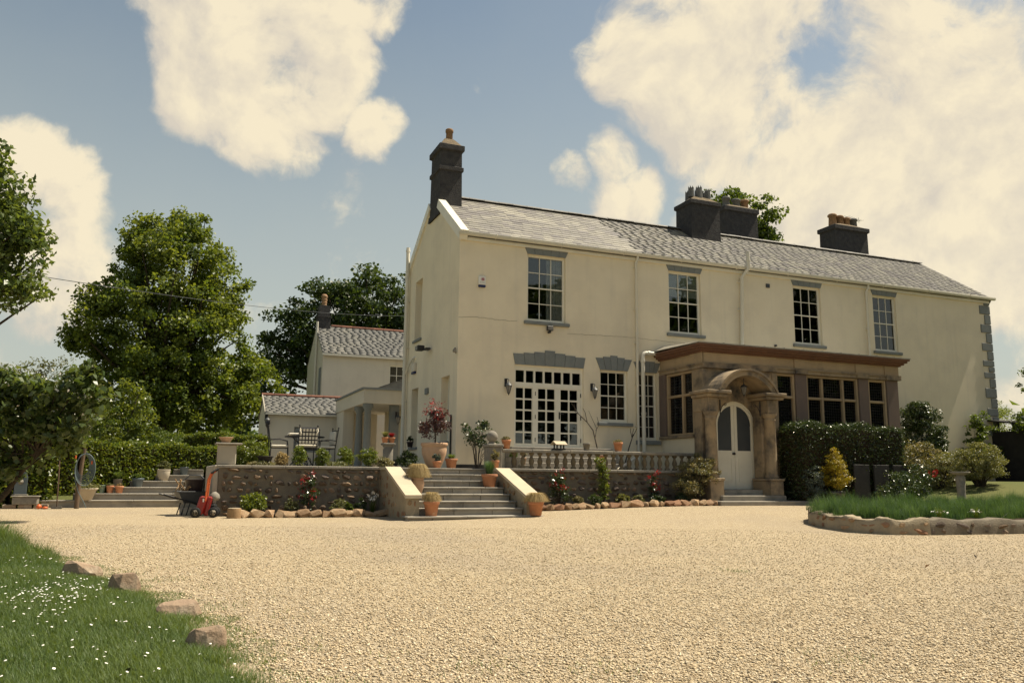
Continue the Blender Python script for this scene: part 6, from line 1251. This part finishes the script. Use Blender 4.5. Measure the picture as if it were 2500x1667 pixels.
# ------------------------------------------------------------------ wall fittings
def lantern(name, label, loc, hang=False, s=1.0):
    t = empty(name, loc, 0, label, 'lantern'); t.scale = (s, s, s)
    if not hang:
        MB().bbox((-.035, -.015, .10), (.035, 0, .30), .006).build('wall_plate', 'iron', t); MB().tube([(0, -.01, .24), (0, -.06, .29), (.035, -.12, .27), (.035, -.12, .19)], .010, 6).build('arm', 'iron', t); c = (.035, -.12, 0)
    else:
        MB().tube([(0, 0, .20), (0, 0, .34)], .008, 6).build('arm', 'iron', t); c = (0, 0, 0)
    MB().lathe([(.095, .12), (.09, .128), (.05, .17), (.02, .19), (.012, .215), (0, .22)], 6, c).build('hood', 'dark_metal', t)
    MB().lathe([(.028, -.075), (.078, .115)], 6, c, False).build('glass', 'lantern_glass', t)
    m = MB()
    for k in range(6):
        a = k*math.pi/3; m.tube([(c[0]+.029*math.cos(a), c[1]+.029*math.sin(a), -.075), (c[0]+.08*math.cos(a), c[1]+.08*math.sin(a), .118)], .005, 4)
    m.lathe([(0, -.125), (.012, -.115), (.012, -.10), (.034, -.075), (.034, -.068)], 6, c); m.build('cage', 'iron', t); return t
lantern('wall_lantern', 'black wall lantern left of the garden doors', (1.26, 0, 1.86)); lantern('wall_lantern', 'black wall lantern between the garden doors and the small window', (3.64, 0, 1.86))
lantern('hanging_lantern', 'black lantern hanging under the arched door hood', (6.62, -2.32, 1.87), True); lantern('wall_lantern', 'black wall lantern inside the portico', (.20, 6.72, 1.45))
lantern('wall_lantern', 'black lantern on the corner of the outbuilding', (-3.32, 11.48, 1.50), False, 1.2)
al = empty('alarm_box', (.585, 0, 4.54), 0, 'white burglar alarm box with red emblem and dark base high on the front wall', 'alarm box')
MB().bbox((-.095, -.06, -.08), (.095, 0, .14), .012).build('cover', 'alarm_white', al); MB().bbox((-.092, -.062, -.14), (.092, 0, -.082), .012).build('base', 'alarm_blue', al)
m = MB(); 
for r0, r1 in ((.028, .034), (.042, .048)):
    for k in range(20):
        a, b = R(-50+k*14), R(-50+(k+1)*14); m.add([(r0*math.cos(a), 0, r0*math.sin(a)), (r1*math.cos(a), 0, r1*math.sin(a)), (r1*math.cos(b), 0, r1*math.sin(b)), (r0*math.cos(b), 0, r0*math.sin(b))], [(0, 1, 2, 3)])
m.lathe([(.0, 0), (.022, 0), (.022, .003), (0, .003)], 14, M=Matrix.Rotation(R(90), 4, 'X')); m.box((-.006, -.003, -.045), (.006, 0, -.01)); m.build('emblem', 'alarm_red', al, (.012, -.0635, .055))
for i, (x0, x1) in enumerate(((-.055, -.02), (-.008, .06))): MB().box((x0, -.0625, -.028), (x1, -.0605, -.02)).build('lettering', 'dark_metal', al)
fl = empty('floodlight', (2.41, 0, 3.47), 0, 'black floodlight under the leftmost upper front window', 'floodlight')
MB().bbox((-.085, -.15, -.04), (.085, -.07, .08), .012).build('housing', 'iron', fl); MB().box((-.07, -.155, -.028), (.07, -.149, .068)).build('glass', 'lantern_glass', fl); MB().bbox((-.03, -.13, -.10), (.03, -.02, -.045), .01).build('sensor', 'iron', fl); MB().box((-.02, -.08, 0), (.02, 0, .03)).build('bracket', 'iron', fl)
f2 = empty('floodlight', (-.05, 2.35, 3.12), R(-90), 'black twin security light on the gable wall', 'floodlight')
MB().bbox((-.30, -.30, -.02), (-.05, -.10, .12), .02).build('housing', 'iron', f2); MB().box((-.28, -.31, -.015), (-.07, -.30, .10)).build('glass', 'lantern_glass', f2); MB().bbox((-.02, -.14, -.03), (.18, .0, .03), .01).build('bracket', 'iron', f2)
ab = empty('alarm_box', (0, 3.9, 2.78), R(-90), 'white alarm box with blue base low on the gable wall', 'alarm box'); MB().bbox((-.17, -.07, -.08), (.17, 0, .16), .012).build('cover', 'stucco_pale', ab); MB().bbox((-.16, -.07, -.15), (.16, 0, -.082), .012).build('base', 'alarm_blue', ab)
m = MB().tube([(-.01, .12, 2.72), (-.05, .05, 2.85), (-.10, -.02, 2.80)], .016, 6); m.lathe([(.02, 0), (.045, -.05), (.04, -.09), (0, -.1)], 8, (-.09, -.01, 2.82)); tag(m.build('wall_bracket', 'stone_grey'), 'small rusty bracket on the house corner above the gable window', 'bracket')
# curtain and blinds behind the upper windows
V = []; n_ = 40
for z in (3.72, 5.35):
    for k in range(n_+1): V.append((2.42+.43*k/n_, .165+.022*math.sin(k*1.35)+.01*math.sin(k*.6), z))
me = npmesh('curtain', np.array(V), np.array([(k, k+1, k+n_+2, k+n_+1) for k in range(n_)]), 'curtain', smooth=True); tag(put('curtain', me), 'pale striped curtain behind the right panes of the leftmost upper window', 'curtain')
for (a, b), z, lab in ((W1[1], 4.74, 'cream roller blind half down in the second upper window'), (W1[2], 4.86, 'cream roller blind in the third upper window from the left')):
    t = empty('roller_blind', (0, 0, 0), 0, lab, 'blind'); MB().box((a+.05, .148, z), (b-.05, .152, 5.36)).build('cloth', 'blind', t); MB().box((a+.05, .142, z-.02), (b-.05, .157, z)).build('bottom_bar', 'white', t)
t = empty('table_lamp', (11.1, .35, 3.0), 0, 'small pale lamp standing inside the third upper window', 'lamp'); MB().lathe([(.06, 0), (.02, .02), (.02, .72), (.02, .75)], 10).build('stand', 'white', t); MB().lathe([(.11, .72), (.05, .92)], 12).build('shade', 'curtain', t)

# ------------------------------------------------------------------ garden table and chairs
tb = empty('garden_table', (-3.38, 1.1, ZT), 0, 'round black metal garden table with curled iron legs', 'table')
MB().lathe([(0, .69), (.45, .69), (.46, .70), (.46, .715), (.45, .72), (0, .72)], 32).build('table_top', 'iron', tb)
for k in range(3):
    a = R(40+120*k); c, s = math.cos(a), math.sin(a); pr_ = [(.34, 0), (.30, .06), (.16, .20), (.07, .34), (.06, .42), (.12, .55), (.28, .69)]; MB().tube([(r_*c, r_*s, z) for r_, z in pr_], .013, 6).build('leg', 'iron', tb)
    MB().tube([(.16*c+.10*c*math.sin(q), .16*s+.10*s*math.sin(q), .12+.10*math.cos(q)) for q in np.linspace(0, 5.4, 16)], .009, 5).build('scroll', 'iron', tb)
m = MB().bbox((-.40, -.30, .725), (.05, .02, .78), .02); m.build('folded_cloth', 'cushion', tb)
def chair(label, loc, rz, check=False, cush=True, back=True):
    t = empty('garden_chair', loc, rz, label, 'chair', 'garden chairs round the table')
    for sx in (-1, 1):
        MB().tube([(.20*sx, -.20, 0), (.20*sx, -.19, .43)], .011, 6).build('leg', 'iron', t); MB().tube([(.20*sx, .20, 0), (.20*sx, .19, .43), (.20*sx, .26, .90)], .011, 6).build('leg', 'iron', t)
        MB().tube([(.20*sx, .21, .62), (.22*sx, 0, .64), (.22*sx, -.17, .60), (.20*sx, -.19, .43)], .010, 6).build('armrest', 'iron', t)
        MB().lathe([(0, .0), (.018, .01), (.018, .03), (0, .045)], 8).build('finial', 'iron', t, (.20*sx, .26, .90))
    m = MB()
    for q in np.linspace(-.2, .2, 7): m.tube([(q, -.19, .43), (q, .19, .43)], .006, 4)
    m.tube([(-.2, -.19, .43), (.2, -.19, .43)], .01, 5); m.tube([(-.2, .19, .43), (.2, .19, .43)], .01, 5); m.build('seat_grid', 'iron', t)
    m = MB().tube([(-.2, .255, .87), (.2, .255, .87)], .010, 5); m.tube([(-.2, .20, .52), (.2, .20, .52)], .010, 5)
    if not check:
        for q in np.linspace(-.14, .14, 5): m.tube([(q, .20, .52), (q, .255, .87)], .006, 4)
    m.build('back_grid', 'iron', t)
    if cush: MB().bbox((-.21, -.21, .445), (.21, .19, .50), .02).build('seat_cushion', 'cushion', t)
    if check:   # back cushion woven in dark and pale squares
        Mb = T((0, .245, .685)) @ Matrix.Rotation(R(-10), 4, 'X'); b = MB().bbox((-.215, -.02, -.16), (.215, .045, .185), .012, Mb).build('back_cushion', 'cushion_dark', t)
        me = MB().box((-.024, -.004, -.030), (.024, .004, .030)).mesh('check', 'cushion')
        for i in range(6):
            for j in range(4): o = put('check', me, b); o.matrix_local = Mb @ T((-.175+.07*i, .0475, -.125+.088*j))
        for sx in (-1, 1): MB().tube([(.19*sx, .30, .86), (.20*sx, .33, .80), (.17*sx, .33, .74)], .016, 6).build('cushion_tie', 'cushion', t)
    elif back: MB().bbox((-.18, .175, .53), (.18, .215, .84), .015).build('back_cushion', 'cushion', t)
    return t
chair('black metal chair with chequered back cushion, nearest the drive', (-3.43, .42, ZT), R(180), True)
chair('black metal chair with cream cushions right of the table', (-2.92, 1.05, ZT), R(-80)); chair('black metal chair with a cream seat left of the table, half hidden by the bush', (-3.96, 1.0, ZT), R(85), False, True, False)
chair('black metal chair with cream cushions on the far side of the table', (-3.15, 1.75, ZT), R(-10))
# shrubs in the terrace bed
for lab, x, y, w, h, mm in (('wide golden green bush beside the rendered pier on the terrace edge', -4.78, -1.35, .72, .56, 'leaf_hedge'), ('small upright box shrub in front of the table, leftmost of four', -3.80, -1.35, .27, .44, 'leaf_hedge'), ('small upright box shrub in front of the right hand chair, second of four', -3.34, -1.35, .25, .44, 'leaf_hedge'),
                            ('rounded box shrub in front of the portico, third of four', -2.88, -1.35, .36, .44, 'leaf_hedge'), ('rounded box shrub left of the stone pedestal, rightmost of four', -2.38, -1.35, .38, .42, 'leaf_hedge'), ('low silvery plant with white flowers beside the stone pedestal', -2.08, -1.6, .34, .22, 'leaf_varieg'), ('low sprawling grey herbs between the box shrubs', -3.1, -1.65, .40, .10, 'leaf_grey'), ('pinkish dried grass clump between the bush and the first box shrub', -4.15, -1.25, .2, .3, 'straw'), ('low green herbs left of the dark bowl', -4.6, -1.75, .5, .10, 'leaf_varieg')):
    shrub('terrace_shrub', lab, 'shrub', (x, y, ZT-.02), [(0, 0, h*.5, w*.5, w*.4, h*.52)], int(60*max(w, .3)/.35), 46, .07, .03, mm, 8, .006, shell=.5)
pot('dark_bowl', 'dark brown round bowl planter on the terrace edge before the bush', (-4.52, -1.72, ZT), .32, .19, 'bowl', 'blackwood', None, cat='planter')
pot('bowl_planter', 'shallow terracotta bowl on top of the rendered pier', (-5.28, -1.82, .366), .27, .11, 'bowl', 'terracotta_pale', ('leafy', .03, .09, .02, 'leaf_mid', 20))
pd = empty('stone_pedestal', (-1.77, -.55, ZT), 0, 'weathered stone pedestal carrying pots left of the stairs', 'pedestal')
MB().bbox((-.13, -.13, 0), (.13, .13, .06), .012).build('base', 'stone_grey', pd); MB().lathe([(.10, .06), (.10, .42), (.085, .44), (.11, .48), (.11, .50)], 8, sq=.8).build('shaft', 'stone_grey', pd); MB().bbox((-.14, -.14, .50), (.14, .14, .545), .012).build('cap', 'stone_grey', pd)
pot('pedestal_pot', 'small terracotta pot with a spiky plant on the pedestal, left', (-1.85, -.56, ZT+.546), .15, .13, 'flower', 'terracotta', ('grass', .14, .1, 'leaf_gold')); pot('pedestal_pot', 'small terracotta pot with a spiky plant on the pedestal, right', (-1.69, -.52, ZT+.546), .16, .13, 'flower', 'terracotta', ('grass', .12, .09, 'leaf_red'))
ps = empty('garden_torch', (-3.99, 3.0, ZT), 0, 'thin black pole with a small lamp leaning left of the table', 'pole'); MB().tube([(.05, 0, 0), (-.07, 0, 1.05)], .014, 6).build('pole', 'iron', ps); MB().lathe([(0, 0), (.05, .02), (.06, .12), (.03, .15), (0, .16)], 10).build('lamp_head', 'iron', ps, (-.07, 0, 1.02))
tr = empty('window_trough', (-.55, 4.2, ZT), 0, 'small dark trough at the foot of the wall behind the drainpipe', 'trough'); MB().bbox((-.2, -.1, .12), (.2, .1, .26), .01).build('box', 'glaze_dark', tr); MB().box((-.18, -.08, 0), (.18, .08, .12)).build('feet', 'blackwood', tr)

# ------------------------------------------------------------------ left steps: pots and garden clutter
hz = lambda k: -1.0+.145*k
pot('white_bowl', 'big pale stone bowl with yellowish trailing plant on the lowest garden step', (-8.02, 2.62, hz(1)), .50, .27, 'bowl', 'cream_pot', ('leafy', .10, .27, .03, 'leaf_gold', 110))
pot('glazed_jar', 'pale green glazed jar at the left of the small step pots', (-7.72, 3.0, hz(2)), .13, .19, 'bucket', 'glaze_green')
pot('step_pot', 'small terracotta pot with a mossy mound next to the green jar', (-7.55, 2.98, hz(2)), .17, .18, 'flower', 'terracotta', ('leafy', .07, .08, .02, 'leaf_grey', 26)); pot('step_pot', 'small terracotta pot with dry twigs, right one of the pair on the step', (-7.35, 2.98, hz(2)), .19, .17, 'flower', 'terracotta', ('leafy', .08, .08, .02, 'straw', 14))
pot('zinc_bucket', 'grey zinc bucket with a green tuft behind the small step pots', (-7.42, 3.26, hz(3)-.02), .22, .20, 'bucket', 'stone_grey', ('grass', .2, .12, 'grass'))
pot('dark_glazed_pot', 'dark glazed pot with a leafy plant on the middle garden step', (-6.98, 3.30, hz(3)), .28, .21, 'flower', 'glaze_blue', ('leafy', .12, .14, .035, 'leaf_mid', 40))
pot('cream_pot', 'round cream pot with an upright leafy plant on the garden steps', (-6.42, 3.62, hz(4)), .31, .28, 'cream', 'cream_pot', ('leafy', .24, .15, .04, 'leaf_grey', 50))
pot('blue_pot', 'blue grey glazed pot with a bright green plant near the top of the garden steps', (-5.95, 3.92, hz(5)), .22, .20, 'bucket', 'glaze_blue', ('leafy', .18, .11, .035, 'leaf_hedge', 40))
hp = empty('hose_post', (-8.12, 1.95, -1.02), 0, 'brown timber post with a coiled garden hose hung on it', 'post')
MB().tube([(0, 0, -.05), (.0, 0, .45), (.03, 0, 1.0), (.06, 0, 1.32)], [.052, .048, .042, .035], 9).build('post', 'oldwood', hp)
hs = empty('garden_hose', (-8.08, 1.87, -.05), 0, 'blue grey hose coiled on the timber post with orange connectors', 'hose')
m = MB()
for j in range(6): m.tube([(.03+(.13+.014*j)*math.sin(a)+.01*j, -.02-.012*j, -.02+(.24+.022*j)*math.cos(a)-.02*j) for a in np.linspace(0, 2*math.pi, 26)], .010, 6, False)
m.tube([(-.12, -.06, -.05), (-.10, -.07, -.35), (-.02, -.08, -.6), (.12, -.08, -.85), (.16, -.06, -.95)], .009, 6); m.build('coil', 'hose', hs)
for p in ((-.13, -.07, .12), (.20, -.06, .0)): MB().tube([p, (p[0], p[1], p[2]+.07)], .017, 8).build('connector', 'orangepaint', hs)
st = empty('plant_stake', (-8.50, 1.9, -1.02), 0, 'thin pale stake in a block left of the hose post', 'stake'); MB().tube([(0, 0, .04), (-.01, 0, .55), (-.03, 0, 1.05)], .014, 6).build('stake', 'oldwood', st); MB().bbox((-.10, -.07, -.01), (.10, .07, .05), .008).build('foot_block', 'stone_grey', st); MB().tube([(-.01, 0, .55), (.04, 0, .6)], .006, 5).build('side_twig', 'oldwood', st)
th = empty('stone_trough', (-9.13, 2.1, -1.02), 0, 'grey rectangular trough on low blocks beneath the quince tree', 'trough')
MB().bbox((-.24, -.14, .09), (.24, .14, .25), .012).build('basin', 'stone_grey', th); MB().bbox((-.27, -.16, .25), (.27, .16, .275), .008).build('rim', 'stone_grey', th)
for i, x in enumerate((-.42, -.12, .18)): MB().bbox((x, -.12, -.02), (x+.26, .12, .088), .01).build('block', 'rock', th)
fo = empty('wall_fountain', (-9.28, 2.25, -.745), 0, 'grey green carved fountain panel standing on the trough', 'fountain'); MB().prism([(-.12, 0), (.12, 0), (.12, .40), (.08, .5), (0, .53), (-.08, .5), (-.12, .40)], .05).build('panel', 'glaze_blue', fo); MB().lathe([(0, 0), (.05, .01), (.06, .05), (0, .09)], 10).build('spout_mask', 'stone_grey', fo, (0, -.005, .3), (R(90), 0, 0)); MB().bbox((-.15, -.03, -.0), (.15, .07, .03), .006).build('ledge', 'stone_grey', fo)
og = MB().lathe([(0, 0), (.05, .02), (.055, .06), (.03, .1), (0, .11)], 10); og.lathe([(0, 0), (.05, .015), (.05, .05), (0, .06)], 10, (.12, -.02, 0)); tag(og.build('orange_toy', 'orangepaint', None, (-8.82, 1.75, -1.02)), 'small orange object on the gravel beside the trough', 'ornament')

# ------------------------------------------------------------------ wheelbarrow, mower, log
GZ0 = -1.02
wb = empty('wheelbarrow', (-5.86, -1.25, GZ0), R(12), 'dark green wheelbarrow loaded with garden rubbish beside the rendered wall', 'wheelbarrow')
wb.scale = (.84, .84, .84)
m = MB(); b0 = [(-.16, -.20, .27), (.24, -.20, .27), (.24, .20, .27), (-.16, .20, .27)]; b1 = [(-.31, -.29, .53), (.36, -.29, .53), (.36, .29, .53), (-.31, .29, .53)]
m.add(b0+b1, [(0, 3, 2, 1), (0, 1, 5, 4), (1, 2, 6, 5), (2, 3, 7, 6), (3, 0, 4, 7)]); m.build('tray', 'dark_metal', wb); MB().tube([(-.31, -.29, .53), (.36, -.29, .53), (.36, .29, .53), (-.31, .29, .53), (-.31, -.29, .53)], .012, 6).build('rim', 'dark_metal', wb)
for s in (-1, 1):
    MB().tube([(.45, .1*s, .14), (.15, .2*s, .25), (-.30, .25*s, .38), (-.62, .27*s, .48)], .016, 6).build('handle', 'iron', wb); MB().tube([(-.12, .22*s, .33), (-.2, .25*s, .0), (-.1, .25*s, .0), (-.02, .22*s, .29)], .013, 6).build('leg', 'iron', wb)
w = empty('wheel'); w.parent = wb; w.location = (.47, 0, .16); MB().lathe([(.11, -.035), (.15, -.035), (.165, -.015), (.165, .015), (.15, .035), (.11, .035)], 20).build('tyre', 'rubber', w, (0, 0, 0), (R(90), 0, 0)); MB().lathe([(0, -.03), (.11, -.03), (.11, .03), (0, .03)], 16).build('rim', 'dark_metal', w, (0, 0, 0), (R(90), 0, 0))
tu = empty('trug_tub', (-5.78, -1.22, GZ0+.40), 0, 'dark flexible tub standing in the wheelbarrow', 'tub'); MB().lathe([(.14, 0), (.19, .27), (.20, .28), (.18, .28), (.13, .03), (0, .03)], 18).build('tub', 'glaze_dark', tu); MB().tube([(-.19, 0, .27), (-.1, 0, .36), (.1, 0, .36), (.19, 0, .27)], .010, 6).build('handle', 'dark_metal', tu)
ck = empty('prunings', (-6.02, -1.32, GZ0+.42), 0, 'pale cut sticks and prunings heaped in the wheelbarrow', 'sticks'); me = MB().tube([(0, 0, 0), (.05, 0, .28)], .012, 5).mesh('stick', 'logwood')
for i in range(9): put('stick', me, ck, (random.uniform(-.1, .12), random.uniform(-.12, .1), random.uniform(-.02, .05)), (random.uniform(-.9, .9), random.uniform(-.9, .9), 0), (1, 1, random.uniform(.6, 1.1)))
mw = empty('lawnmower', (-5.60, -2.32, GZ0), R(-8), 'red lawnmower with orange handle leaning by the rendered wall', 'lawnmower')
mw.scale = (.86, .86, .86)
MB().bbox((-.20, -.17, .05), (-.03, .17, .42), .03, Matrix.Rotation(R(14), 4, 'Y')).build('housing', 'redpaint', mw); MB().bbox((-.02, -.15, .05), (.09, .15, .46), .03, Matrix.Rotation(R(10), 4, 'Y')).build('deck', 'redpaint', mw); MB().bbox((.08, -.12, .10), (.24, .12, .30), .04).build('engine', 'rubber', mw)
m = MB().tube([(.02, -.16, .35), (.05, -.17, .80), (.10, -.16, .93), (.16, -.15, .98)], .018, 7); m.build('handle', 'orangepaint', mw); MB().tube([(.02, .16, .35), (.05, .17, .80), (.10, .16, .93), (.16, .15, .98)], .018, 7).build('handle', 'orangepaint', mw); MB().tube([(.10, -.16, .93), (.22, -.15, 1.03), (.22, .15, 1.03), (.10, .16, .93)], .020, 7).build('grip', 'rubber', mw)
MB().tube([(.05, -.17, .72), (.05, .17, .72)], .014, 6).build('crossbar', 'orangepaint', mw); MB().box((-.03, -.178, .33), (.0, -.174, .40)).build('sticker', 'alarm_white', mw)
for sx, sy in ((.20, -.19), (-.16, -.19), (.20, .19), (-.16, .19)):
    w = empty('wheel'); w.parent = mw; w.location = (sx, sy, .11); MB().lathe([(.06, -.03), (.10, -.03), (.11, -.012), (.11, .012), (.10, .03), (.06, .03)], 20).build('tyre', 'rubber', w, (0, 0, 0), (R(90), 0, 0)); MB().lathe([(0, -.032), (.03, -.034), (.058, -.03), (.06, .03), (0, .03)], 16).build('hub', 'cream_pot', w, (0, 0, 0), (R(90), 0, 0))
bag = MB()
V_, F_ = [], []
me = STK[2]; o = put('rubbish_sack', MB().lathe([(0, 0), (.08, .01), (.10, .06), (.08, .12), (.03, .16), (0, .17)], 12).mesh('rubbish_sack', 'stone_grey'), None, (-5.44, -2.34, GZ0+.30)); tag(o, 'small crumpled grey sack on top of the lawnmower', 'sack')
lg = empty('log_stump', (-5.10, -2.70, GZ0), 0, 'short sawn log standing at the left end of the bed edging', 'log'); MB().lathe([(.125, -.02), (.128, .02), (.12, .10), (.122, .16), (.115, .18)], 16).build('bark', 'logwood', lg); MB().lathe([(.112, .0), (0, .004)], 16).build('sawn_end', 'capstone', lg, (0, 0, .181))

# ------------------------------------------------------------------ four edging stones on the lawn's border
def boulder(label, loc, w, d, h, rz, seed):
    rr = random.Random(seed); P_ = []
    for k in range(46):
        a = rr.uniform(0, 6.283); q = rr.uniform(.72, 1.0)**.5*(1+.18*math.sin(2*a+seed)); z = rr.choice((0, .15, .5, .8, .95, 1.0)); q *= (1.0, .98, 1.0, .9, .82, .7)[(0, .15, .5, .8, .95, 1.0).index(z)]
        P_.append((w/2*q*math.cos(a), d/2*q*math.sin(a), h*(z*(1+.28*math.cos(a-seed)*.6))-.03))
    V, F = hull(P_); o = put('edging_rock', MB().add(V, F).mesh('edging_rock', 'rock'), None, loc, (R(rr.uniform(-8, 8)), R(rr.uniform(-8, 8)), rz)); tag(o, label, 'rock', 'rocks along the edge of the lawn')
for lab, x, y, w, d, h, rz, s in (('flat pale rock farthest up the lawn edge, beside the tall grass', -6.78, -11.1, .26, .18, .105, .3, 3), ('rough grey rock second from the tall grass on the lawn edge', -6.42, -12.05, .25, .16, .125, -.2, 5), ('flat cream rock third down the lawn edge', -6.06, -13.1, .23, .16, .085, .1, 8), ('brown wedge shaped rock nearest the viewer on the lawn edge', -5.93, -14.05, .21, .15, .10, -.4, 12)):
    boulder(lab, (x, y, float(gz(x, y))+.01), w*1.1, d*1.1, h*1.25, rz, s)
# fallen bits on grass and gravel
for i, (x, y, mm, s, lab) in enumerate(((-6.62, -14.35, 'petal_red', .018, 'small red petal lying on the near lawn'), (-6.42, -14.55, 'twig', .05, 'dead brown leaf heap on the near lawn'), (-6.2, -14.6, 'twig', .05, 'broken dark twig on the near lawn'), (.8, -12.6, 'claypot', .05, 'brown dead leaf on the gravel at right'), (2.25, -11.9, 'twig', .045, 'dark leaf fragment on the gravel near the raised bed'), (-.3, -9.6, 'twig', .05, 'dark twig on the gravel in front of the door'), (-1.3, -13.8, 'claypot', .03, 'small reddish leaf on the near gravel'))):
    V, F = leaf_quads(rng.normal(size=(1, 3))*np.array([s, s, s*.2]), s*1.5, .4, 1); tag(put('fallen_leaf', npmesh('fallen_leaf', V, F, mm), None, (x, y, float(gz(x, y))+.03)), lab, 'leaf')
